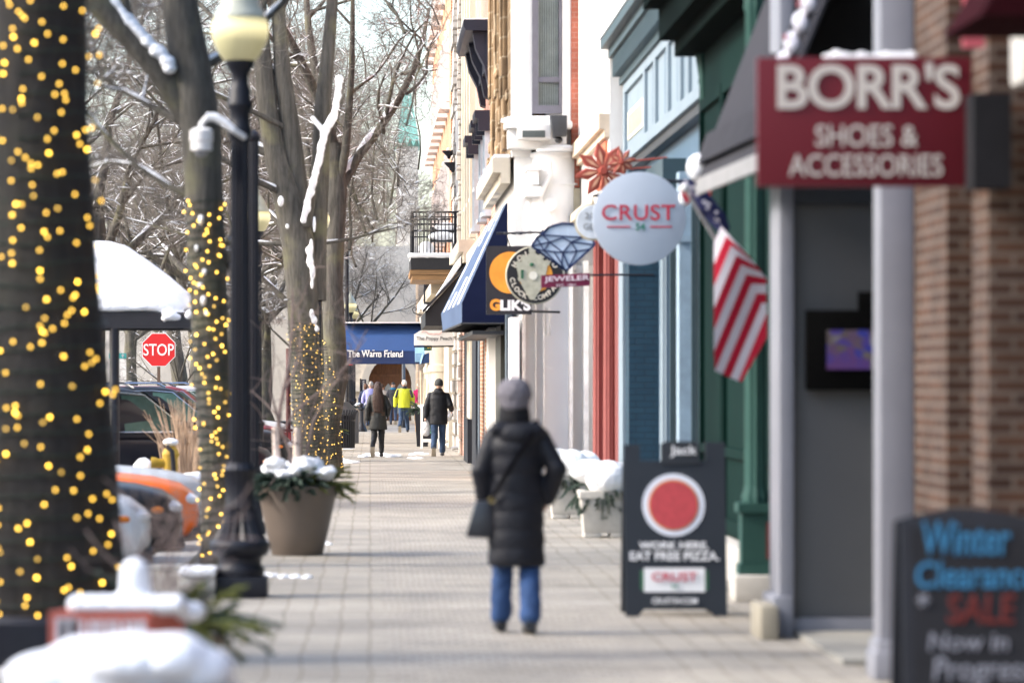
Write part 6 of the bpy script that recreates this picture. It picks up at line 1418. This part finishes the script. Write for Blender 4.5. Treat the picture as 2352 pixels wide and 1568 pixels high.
for i in range(N_):
    mi = 0 if i % 2 == 0 else 1
    L0, L1 = left_pt(A[i]), left_pt(A[i+1]); R0, R1 = right_pt(A[i], i), right_pt(A[i+1], i+1)
    for (a, b_, c_, d_) in ((L0, A[i], A[i+1], L1), (A[i], R0, R1, A[i+1])):
        for j in range(6):
            t0, t1 = j/6, (j+1)/6
            Q = [Lq(a,b_,t0), Lq(a,b_,t1), Lq(d_,c_,t1), Lq(d_,c_,t0)]
            m.add([at(x, y, fz_(x+y*.3)) for x, y in Q], [(0,1,2,3)], mi)
# last red corner
Lp = left_pt(A[N_]); m.add([at(x,y,fz_(x+y*.3)) for x, y in (A[N_],(1761,775),(1703,877),Lp)],[(0,1,2,3)], 1)
FW = mat("flag white", (.70,.66,.72), .8, .05, 5); FR_ = mat("flag red", (.50,.008,.035), .8, .08, 5)
m.obj('stripes', [FW, FR_], s, ang=80)
m = MB(); cn = [(1563,418),(1582,428),(1605,448),(1628,478),(1650,505),(1668,532)]; wd = [10,16,20,21,20,12]
for i in range(5):
    for sgn in (-1, 1):
        a, b_ = cn[i], cn[i+1]; m.add([at(a[0],a[1],zf_-.04),at(b_[0],b_[1],zf_-.04),at(b_[0]+sgn*wd[i+1]*.8,b_[1]-sgn*wd[i+1]*.6,zf_+.03),at(a[0]+sgn*wd[i]*.8,a[1]-sgn*wd[i]*.6,zf_+.03)],[(0,1,2,3)])
m.obj('canton', mat("flag navy", (.018,.022,.085), .8, .1, 6), s)
m = MB(); rng = random.Random(3)
for i in range(16): t = rng.uniform(.2,4.7); j = int(t); q_ = Lq(cn[j],cn[j+1],t-j); p = at(q_[0]+rng.uniform(-10,10),q_[1]+rng.uniform(-7,7),zf_-.06); m.lathe([(.014,-.004),(.014,.002)],p,6,axis='y')
m.obj('star', FW, s)
MB().add([at(1560,430,zf_-.05),at(1590,448,zf_-.05),at(1578,470,zf_-.03),at(1566,452,zf_-.05)],[(0,1,2,3)]).obj('fold', FR_, s)
pn_ = MB().box(PX(1590,28.6),PX(1633,28.6),28.6,28.63,PZ(455,28.6),PZ(418,28.6)); 
tag(pn_.obj('poster', mat("poster red", (.50,.05,.035), .6), None), 'small red panel beneath the end of the grey awning', 'poster')

# ================================================================== PEOPLE
SKIN = mat("skin", (.50,.30,.22), .6, .08, 12)
DENIM = mat("blue denim", (.026,.065,.17), .85, .25, 9, .3, 120); DENIM2 = mat("washed denim", (.022,.045,.095), .85, .3, 9); DENIMD = mat("dark denim", (.035,.055,.10), .85, .25, 9)
def person(label, x, z, h, hd, legs, arms, bottoms, top, shoe, sh=.185, coat_len=.62, coat=(.19,.12,.17,.11,.175,.12), gloves=None, vox=.011, face=0, puff=None, flare=0, armr=(.065,.055,.045), extra=None, ground=0, turn=0, lower=None):
    """walks away from the camera (+Y). legs: [(knee_dx, knee_dy, knee_z, ankle_dx, ankle_dy, ankle_z, toe_pitch)], arms: [(elbow xyz offset from shoulder),(wrist offset from elbow)]"""
    X = PX(x, z); t = thing('person', label, 'person', (X, z, 0)); s = h/1.70
    def W(p): return (X+p[0]*s, z+p[1]*s, ground+p[2]*s)
    hips = [(-.09,0,.88),(.09,0,.88)]; shl = [(-sh,0,1.385),(sh,0,1.385)]
    body = MB(); hc = (hd[0], hd[1], 1.585+hd[2])
    body.ell(W(hc), .08*s, .10*s, .115*s, 16).ell(W((hc[0],hc[1]+.03,hc[2]-.06)), .055*s, .07*s, .06*s)
    body.ell(W((hc[0],hc[1]+.10,hc[2]-.015)), .014*s, .024*s, .025*s).ell(W((hc[0]-.078,hc[1],hc[2]-.01)), .014*s,.022*s,.034*s).ell(W((hc[0]+.078,hc[1],hc[2]-.01)), .014*s,.022*s,.034*s).ell(W((hc[0],hc[1]+.088,hc[2]-.06)),.026*s,.014*s,.009*s)
    body.cap(W((hc[0]*.5,-.01,1.40)), W((hc[0],hc[1]-.01,hc[2]-.06)), .058*s, .054*s)
    body.loft([(W((0,0,.86)),.15*s,.105*s),(W((0,0,1.0)),.135*s,.10*s),(W((0,0,1.2)),.15*s,.10*s),(W((0,0,1.36)),.14*s,.08*s),(W((0,0,1.43)),.08*s,.06*s)])
    tr = MB(); tp = MB(); gl = MB()
    hands = []
    LJ = []
    for i in (0, 1):
        kx, ky, kz, ax_, ay, az, tpitch = legs[i]; sg = -1 if i == 0 else 1
        hip = hips[i]; kn = (hip[0]+kx, ky, kz); an = (hip[0]+ax_, ay, az); LJ.append((hip, kn, an, tpitch))
        body.cap(W(hip), W(kn), .075*s, .052*s).cap(W(kn), W(an), .052*s, .036*s)
        tr.cap(W(hip), W(kn), .098*s, (.072+flare*.1)*s, 12).cap(W(kn), W((an[0],an[1],an[2]+.03)), (.072+flare*.1)*s, (.052+flare)*s, 12)
        e = tuple(shl[i][j]+arms[i][0][j] for j in range(3)); w_ = tuple(e[j]+arms[i][1][j] for j in range(3))
        body.cap(W((shl[i][0]*.88,0,shl[i][2]-.06)), W(e), .045*s, .042*s).cap(W(e), W(w_), .042*s, .03*s)
        d = (Vector(w_)-Vector(e)).normalized(); side = Vector((-sg,0,0)); up = d.cross(side).normalized()
        hv = gl if gloves else body; g_ = 1.15 if gloves else 1.
        pm = Vector(w_)+d*.05
        hv.ell(W(pm), .024*s*g_, .042*s*g_, .05*s*g_, 10)
        for f_ in range(4):
            b0 = pm+d*.035+up*(.03-.02*f_); b1 = b0+d*(.04-.004*abs(f_-1))+side*.006; b2 = b1+d*.022+side*.018
            hv.cap(W(b0), W(b1), .009*s*g_, .008*s*g_, 7).cap(W(b1), W(b2), .008*s*g_, .007*s*g_, 7)
        b0 = pm+up*.036-d*.01; b1 = b0+up*.018+d*.035+side*.01; hv.cap(W(b0), W(b1), .011*s*g_, .009*s*g_, 7)
        hands.append((w_, d))
    body.ell(W((0,0,.9)), .15*s, .11*s, .1*s)
    body.blend('body', SKIN, t, .008*s if vox < .011 else .010, 2)
    tr.ell(W((0,-.01,.90)), .165*s, .125*s, .12*s, 14)
    tr.blend('trousers', bottoms, t, vox, 2, noise=.026, nscale=.10)
    if gl.v: gl.blend('gloves', gloves, t, .0075, 1)
    # coat
    n = 18; rings = []; zt_ = 1.45; zb_ = coat_len
    cw = [(1.455,.075,.065),(1.425,.13,.085),(1.385,sh-.005,.105),(1.28,coat[0],.13+.01),(1.15,(coat[0]+coat[2])/2,coat[1]+.005),(1.02,coat[2],coat[1]),(.90,(coat[2]+coat[4])/2,coat[5]),(zb_+.02,coat[4],coat[5]),(zb_,coat[4]*.97,coat[5]*.96)]
    ks = [c_[0] for c_ in cw][::-1]; rx = [c_[1] for c_ in cw][::-1]; ry = [c_[2] for c_ in cw][::-1]
    for zz_ in np.linspace(1.455, zb_, 60):
        a, b_ = np.interp(zz_, ks, rx), np.interp(zz_, ks, ry); bu = 1.
        if puff:
            ph = ((zz_-zb_)/puff) % 1.0; bu = 1+.06*(math.sin(math.pi*ph)**.5-.6)
        rings.append((W((0,-.012,zz_)), a*s*bu, b_*s*bu))
    tp.loft(rings, 26)
    for i in (0, 1):
        e = tuple(shl[i][j]+arms[i][0][j] for j in range(3)); w_ = tuple(e[j]+arms[i][1][j] for j in range(3))
        tp.cap(W((shl[i][0]*.90,-.005,shl[i][2]-.045)), W(e), armr[0]*1.0*s, armr[1]*1.05*s, 14).cap(W(e), W(w_), armr[1]*1.1*s, armr[2]*1.15*s, 14)
    if extra: extra(tp, W, s)
    tp.blend('coat', top, t, vox, 2, noise=.016 if not puff else .010, nscale=.12)
    for (hip, kn, an, tpitch) in LJ:
        sh_ = MB(); f = Vector((0, math.cos(tpitch), -math.sin(tpitch))); u = Vector((0, math.sin(tpitch), math.cos(tpitch))); a = Vector((an[0], an[1], an[2]))
        sole = -.065
        pts = [(-.07,.038,.06),(-.035,.046,.085),(.04,.047,.08),(.10,.053,.055),(.165,.05,.042),(.205,.03,.026)]
        vs = []; m_ = 12
        for (ff, w2, hh) in pts:
            for j in range(m_):
                an_ = 2*math.pi*j/m_; c_ = a+f*ff+Vector((1,0,0))*w2*math.cos(an_)+u*(sole+max(-.0, hh*.5*(1+math.sin(an_)))-.012)
                vs.append(W(c_))
        fs = []
        for i2 in range(len(pts)-1):
            for j in range(m_): p = i2*m_+j; q_ = i2*m_+(j+1)%m_; fs.append((p,q_,q_+m_,p+m_))
        fs += [tuple(range(m_))[::-1], tuple(range((len(pts)-1)*m_, len(pts)*m_))]
        so_ = sh_.add(vs, fs).obj('shoe', shoe, t)
        if tpitch > .25:
            sl_ = MB(); n0 = len(pts); vv = []
            for (ff, w2, hh) in pts: vv += [W(a+f*ff+Vector((w2*.98,0,0))+u*(sole-.02)), W(a+f*ff+Vector((-w2*.98,0,0))+u*(sole-.02))]
            vv2 = [tuple(Vector(v_)+u*.014*s) for v_ in vv]; ff_ = []
            for i2 in range(n0-1): ff_.append((2*i2,2*i2+1,2*i2+3,2*i2+2)); ff_.append((2*n0+2*i2,2*n0+2*i2+2,2*n0+2*i2+3,2*n0+2*i2+1)); ff_.append((2*i2,2*i2+2,2*n0+2*i2+2,2*n0+2*i2)); ff_.append((2*i2+1,2*n0+2*i2+1,2*n0+2*i2+3,2*i2+3))
            sl_.add(vv+vv2, ff_).obj('sole', mat("tan sole", (.42,.36,.28), .8), so_)
    return t, W, s, hands, hc
STANDL = lambda: (0,.02,.48,0,.0,.085,0)
BLKC = mat("black padded cloth", (.0045,.0055,.0105), .6, .2, 6, .12, 25); GREYK = mat("grey knit", (.17,.16,.18), .95, .12, 40, .6, 90)
BLKS = mat("black leather", (.012,.012,.014), .4, .2, 8); 
# --- nearest woman
def hood(tp, W, s):
    tp.ell(W((0,-.02,1.46)), .085*s, .085*s, .085*s).ell(W((.02,-.10,1.36)), .15*s, .07*s, .085*s).cap(W((-.13,-.085,1.40)), W((.13,-.085,1.38)), .05*s, .06*s)
    tp.cap(W((0,-.02,1.45)), W((0,.02,1.52)), .075*s, .075*s)
t, W, s, hands, hc = person('woman in a long black padded coat and grey knitted hat walking away, nearest of all', 1186, 25.25, 1.64, (-.015,0,.01),
    [(.0,.10,.47,-.01,.18,.085,0.0),(.0,.0,.475,.0,-.14,.10,.15)], [((-.065,-.02,-.27),(.03,.06,-.20)),((.10,-.06,-.26),(-.065,.10,-.20))],
    DENIM, BLKC, BLKS, sh=.175, coat_len=.46, coat=(.185,.13,.172,.12,.195,.135), vox=.0095, puff=.125, flare=.022, armr=(.072,.066,.055), extra=hood)
m = MB(); m.ell(W((hc[0]+.0,hc[1]-.012,hc[2]+.038)), .122*s, .132*s, .112*s, 20).ell(W((hc[0],hc[1]-.015,hc[2]-.03)), .104*s, .118*s, .07*s, 18)
m.blend('knitted_hat', GREYK, t, .009, 2, noise=.022, nscale=.035)
m = MB(); m.lathe([(.095*s,0),(.112*s,.02),(.108*s,.07),(.098*s,.11),(.08*s,.12)], W((hc[0],-.01,1.43)), 24); m.obj('scarf', mat("black scarf", (.008,.008,.01), .9), t)
STRAP = mat("matt strap", (.006,.006,.008), .95, spec=.02)
bag = thing('handbag', 'black shoulder bag at the left hip of the nearest woman', 'handbag', W((-.27,-.03,.75)))
m = MB(); bx, by, bz = W((-.235,-.05,.66))
m.add([(bx-.115,by-.05,bz),(bx+.075,by-.05,bz-.01),(bx+.085,by+.05,bz-.01),(bx-.105,by+.05,bz),(bx-.045,by-.035,bz+.235),(bx+.075,by-.035,bz+.25),(bx+.075,by+.035,bz+.25),(bx-.045,by+.035,bz+.235)],[(3,2,1,0),(4,5,6,7),(0,1,5,4),(1,2,6,5),(2,3,7,6),(3,0,4,7)])
m.obj('pouch', mat("dark glossy leather", (.025,.027,.033), .3, .2, 10, .1, 30), bag, bevel=.025)
m = MB(); m.tube([(bx+.06,by-.06,bz+.24), W((-.13,-.155,1.0)), W((-.03,-.165,1.17)), W((.08,-.185,1.33)), W((.14,-.08,1.445)), W((.12,.02,1.44))], .014*s, 6); m.obj('strap', STRAP, bag)
MB().lathe([(.022,-.012),(.022,0),(.012,0),(.012,-.012)], (bx+.06,by-.065,bz+.245), 16, axis='y').obj('ring', mat("brass", (.35,.27,.12), .35, metal=.8), bag)

# --- long haired woman
WAX = mat("waxed charcoal cloth", (.017,.018,.017), .6, .25, 7, .15, 30)
t, W, s, hands, hc = person('woman with very long brown hair in a dark parka, walking away', 868, 85., 1.66, (.0,-.01,.0),
    [(.01,-.02,.48,-.03,-.42,.22,1.05),(-.01,.06,.48,-.01,.06,.085,.0)], [((-.06,-.06,-.27),(-.01,.03,-.25)),((.075,-.05,-.26),(-.03,.14,-.16))],
    mat("black leggings", (.012,.012,.014), .7), WAX, mat("black ankle boots", (.02,.018,.018), .6), sh=.175, coat_len=.62, coat=(.185,.12,.165,.12,.215,.135), gloves=BLKS, armr=(.068,.058,.048))
m = MB(); m.ell(W((hc[0],hc[1]-.01,hc[2]+.015)), .09*s, .105*s, .115*s, 16)
m.loft([(W((.0,-.05,1.66)),.06*s,.06*s),(W((0,-.075,1.58)),.098*s,.08*s),(W((0,-.10,1.46)),.115*s,.07*s),(W((0.005,-.12,1.30)),.13*s,.055*s),(W((.01,-.125,1.15)),.125*s,.04*s),(W((.01,-.125,1.03)),.105*s,.03*s),(W((.01,-.12,1.0)),.06*s,.02*s)],20)
m.blend('hair', mat("chestnut hair", (.032,.013,.009), .5, .5, 14, .5, 40, stretch=(6,6,.5)), t, .010, 2, noise=.012, nscale=.03)
m = MB()
for zz_ in (1.0,.955): m.box(*sum(((W((-.165,-.145,zz_))[0],W((-.09,-.145,zz_))[0]),(W((0,-.142,0))[1],W((0,-.136,0))[1]),(W((0,0,zz_))[2],W((0,0,zz_+.012))[2])),())).box(*sum(((W((.07,-.145,zz_))[0],W((.16,-.145,zz_))[0]),(W((0,-.142,0))[1],W((0,-.136,0))[1]),(W((0,0,zz_))[2],W((0,0,zz_+.012))[2])),()))
m.obj('belt_tab', mat("brown leather", (.10,.045,.02), .5), t)
# --- man in black
def collar(tp, W, s): tp.ell(W((0,-.02,1.46)), .10*s, .095*s, .055*s).ell(W((0,-.09,1.40)), .13*s, .05*s, .06*s)
SHELL = mat("black shell jacket", (.007,.008,.012), .65, .2, 7, .15, 20)
t, W, s, hands, hc = person('man in a black jacket and grey beanie carrying a white bag, walking away', 1007, 86., 1.72, (.01,0,.0),
    [(.0,-.02,.48,-.02,-.36,.17,.95),(.0,.06,.48,.0,.10,.085,.0)], [((-.05,-.03,-.26),(-.03,.02,-.24)),((.055,-.07,-.25),(.03,.16,-.10))],
    DENIM2, SHELL, mat("grey shoes", (.06,.06,.065), .7), sh=.205, coat_len=.70, coat=(.215,.14,.205,.135,.205,.13), armr=(.074,.064,.052), extra=collar, flare=.014)
m = MB(); m.ell(W((hc[0],hc[1]-.005,hc[2]+.035)), .096*s, .115*s, .102*s, 18).lathe([(.093*s,-.02),(.101*s,0),(.10*s,.045)], W((hc[0],hc[1]-.005,hc[2]-.01)), 20); m.blend('beanie', mat("charcoal knit", (.055,.058,.058), .95, .15, 40, .5, 80), t, .010, 1)
wr_, d_ = hands[0]; bg_ = thing('carrier_bag', 'white carrier bag hanging from the hand of the man in black', 'bag', W(wr_))
m = MB(); c_ = W((wr_[0]+.0,wr_[1]+.02,wr_[2]-.28)); m.loft([((c_[0],c_[1],c_[2]-.16),.05,.04),((c_[0],c_[1],c_[2]-.12),.10,.06),((c_[0],c_[1],c_[2]),.105,.07),((c_[0]+.01,c_[1],c_[2]+.12),.075,.05),((c_[0]+.02,c_[1],c_[2]+.18),.03,.025)],16); m.blend('sack', mat("white plastic", (.72,.70,.68), .5, .06, 12), bg_, .012, 2, noise=.02, nscale=.06)
m = MB().tube([W((wr_[0]-.01,wr_[1],wr_[2]-.07)), (c_[0]+.0,c_[1]-.02,c_[2]+.17)], .008, 5).tube([W((wr_[0]+.02,wr_[1],wr_[2]-.07)), (c_[0]+.04,c_[1]+.02,c_[2]+.17)], .008, 5); m.obj('handle', mat("white plastic", (.72,.70,.68)), bg_)
# --- man in the yellow green jacket, leading a dog
LIME = mat("lime jacket cloth", (.46,.50,.025), .6, .08, 6, .12, 15); BLKP = mat("black jacket panel", (.015,.016,.018), .6)
t, W, s, hands, hc = person('white haired man in a lime green and black jacket walking a dog', 928, 127., 1.73, (.01,0,.0),
    [(-.01,-.04,.48,-.05,-.40,.19,1.0),(.0,.08,.48,.03,.10,.085,.0)], [((-.075,-.03,-.27),(-.01,.04,-.25)),((.085,-.02,-.26),(.0,.14,-.2))],
    DENIM2, LIME, BLKS, sh=.205, coat_len=.80, coat=(.215,.14,.205,.135,.20,.13), gloves=BLKS, armr=(.078,.066,.052), flare=.012)
m = MB().ell(W((hc[0],hc[1]-.01,hc[2]+.02)), .085*s, .105*s, .10*s, 16); m.blend('hair', mat("white hair", (.60,.58,.54), .8, .1, 30), t, .012, 1, noise=.012, nscale=.03)
m = MB(); m.lathe([(.105*s,0),(.092*s,.07),(.08*s,.09)], W((0,-.01,1.42)), 20)
for i, sg in ((0,-1),(1,1)):
    m.cap(W((sg*.205,-.05,1.35)), W((sg*.265,-.09,1.16)), .045*s, .04*s)
m.obj('jacket_panel', BLKP, t)
FAWN = mat("fawn fur", (.40,.25,.13), .9, .3, 8, .3, 60)
dg_ = thing('dog', 'fawn dog seen from behind beside the man in lime green', 'dog', (PX(963,127),127,0)); X = PX(963,127); z = 127.
m = MB()
for sg in (-1, 1):
    m.cap((X+sg*.085,z-.05,.58),(X+sg*.10,z+.08,.42),.085,.06).cap((X+sg*.10,z+.08,.42),(X+sg*.095,z-.10,.24),.05,.034).cap((X+sg*.095,z-.10,.24),(X+sg*.10,z-.07,.045),.03,.026).ell((X+sg*.10,z-.04,.03),.032,.055,.028)
    m.cap((X+sg*.09,z+.60,.55),(X+sg*.10,z+.58,.32),.06,.042).cap((X+sg*.10,z+.58,.32),(X+sg*.10,z+.60,.04),.036,.028).ell((X+sg*.10,z+.63,.03),.034,.055,.028)
m.cap((X,z-.02,.60),(X,z+.30,.58),.125,.115).cap((X,z+.30,.58),(X,z+.60,.58),.125,.155).cap((X,z+.66,.66),(X,z+.78,.84),.10,.08).ell((X,z+.84,.88),.075,.10,.078).cap((X,z+.9,.86),(X,z+1.02,.83),.045,.034)
for sg in (-1, 1): m.cap((X+sg*.055,z+.80,.93),(X+sg*.085,z+.79,1.0),.03,.012)
m.blend('body', FAWN, dg_, .013, 3); MB().tube([(X,z-.12,.66),(X+.02,z-.2,.58),(X+.03,z-.24,.42),(X+.02,z-.27,.30)],[.035,.032,.028,.010],8).obj('tail', FAWN, dg_)
m = MB().ell((X-.02,z-.13,.50),.045,.03,.08).ell((X+.03,z-.125,.5),.045,.03,.08); m.obj('rump_patch', mat("pale fur", (.60,.50,.38), .9), dg_)
wr_, d_ = hands[1]; ls = MB().tube([W((wr_[0]+.01,wr_[1]+.05,wr_[2]-.06)), (X-.1,z+.45,.78), (X,z+.70,.80)], .008, 5); tag(ls.obj('leash', BLKS, None), 'black dog leash between the lime jacketed man and the fawn dog', 'leash')
# --- the four farther walkers
STEP = [(0,-.02,.48,0,-.3,.15,.9),(0,.06,.48,0,.08,.085,0)]
AR = [((-.07,-.03,-.27),(0,.03,-.25)),((.07,-.03,-.27),(0,.03,-.25))]
t, W, s, hands, hc = person('person in a charcoal coat with blue collar walking ahead of the lime jacket', 903, 150., 1.66, (0,0,0), STEP[::-1], AR, DENIMD, mat("charcoal coat cloth", (.04,.042,.05), .8), BLKS, coat_len=.74)
MB().ell(W((hc[0],hc[1],hc[2]+.03)),.085*s,.10*s,.09*s).obj('beanie', mat("dark striped knit", (.06,.055,.05), .9, .4, 30), t); MB().lathe([(.12*s,0),(.10*s,.07)],W((0,-.01,1.41)),18).obj('collar', mat("turquoise fleece", (.02,.18,.30), .8), t)
t, W, s, hands, hc = person('person in a bright pink jacket and white hat far down the pavement', 962, 153., 1.62, (0,0,0), STEP, AR, DENIMD, mat("hot pink jacket cloth", (.62,.015,.16), .7), BLKS, coat_len=.72)
MB().ell(W((hc[0],hc[1],hc[2]+.03)),.088*s,.10*s,.095*s).obj('knitted_hat', mat("white knit", (.68,.66,.62), .9), t); MB().tube([W((-.12,-.15,.95)),W((.10,-.145,1.40))],.012,5).obj('bag_strap', BLKS, t)
t, W, s, hands, hc = person('grey haired man in a lilac and white jacket half hidden by long hair', 850, 133., 1.68, (.03,0,0), STEP, AR, DENIMD, mat("lilac jacket cloth", (.32,.32,.62), .7, .3, 3), BLKS, coat_len=.75)
MB().ell(W((hc[0],hc[1]-.01,hc[2]+.025)),.085*s,.105*s,.10*s).obj('hair', mat("grey hair", (.38,.35,.32), .9, .2, 30), t)
t, W, s, hands, hc = person('brown haired walker in navy at the far left of the group', 840, 146., 1.60, (0,0,0), STEP[::-1], AR, DENIMD, mat("navy coat cloth", (.02,.03,.07), .8), BLKS, coat_len=.7)
MB().ell(W((hc[0],hc[1]-.02,hc[2]+.0)),.092*s,.11*s,.13*s).obj('hair', mat("brown hair", (.10,.045,.025), .7), t)
t, W, s, hands, hc = person('person in a pale grey top behind the long haired woman', 878, 156., 1.58, (0,0,0), STEP, AR, DENIMD, mat("pale grey cloth", (.50,.50,.50), .8), BLKS, coat_len=.75)
MB().ell(W((hc[0],hc[1]-.01,hc[2]+.02)),.088*s,.105*s,.10*s).obj('hair', mat("dark hair", (.05,.03,.022), .7), t)
# small banner with vertical white writing beyond the group
zz_ = 158.; b_ = thing('banner', 'navy vertical banner with white writing in front of the church', 'banner', (PX(835,zz_),zz_,0))
MB().box(PX(829,zz_),PX(841,zz_),zz_,zz_+.04,PZ(912,zz_),PZ(871,zz_)).obj('cloth', mat("navy banner", (.012,.018,.045), .6), b_); MB().tube([(PX(828,zz_),zz_,0),(PX(828,zz_),zz_,PZ(869,zz_))],.03,6).obj('pole', BLACK, b_)
t = MB(); v, f = text_mesh("jean marie's", .02); lo, hi = v.min(0), v.max(0); L_ = PZ(874,zz_)-PZ(910,zz_)
t.add([(PX(835,zz_)-(p[1]-(lo[1]+hi[1])/2)/(hi[1]-lo[1])*.13, zz_-.012-p[2]*.1, PZ(910,zz_)+(p[0]-lo[0])/(hi[0]-lo[0])*L_) for p in v], f); t.obj('lettering', WL, b_)
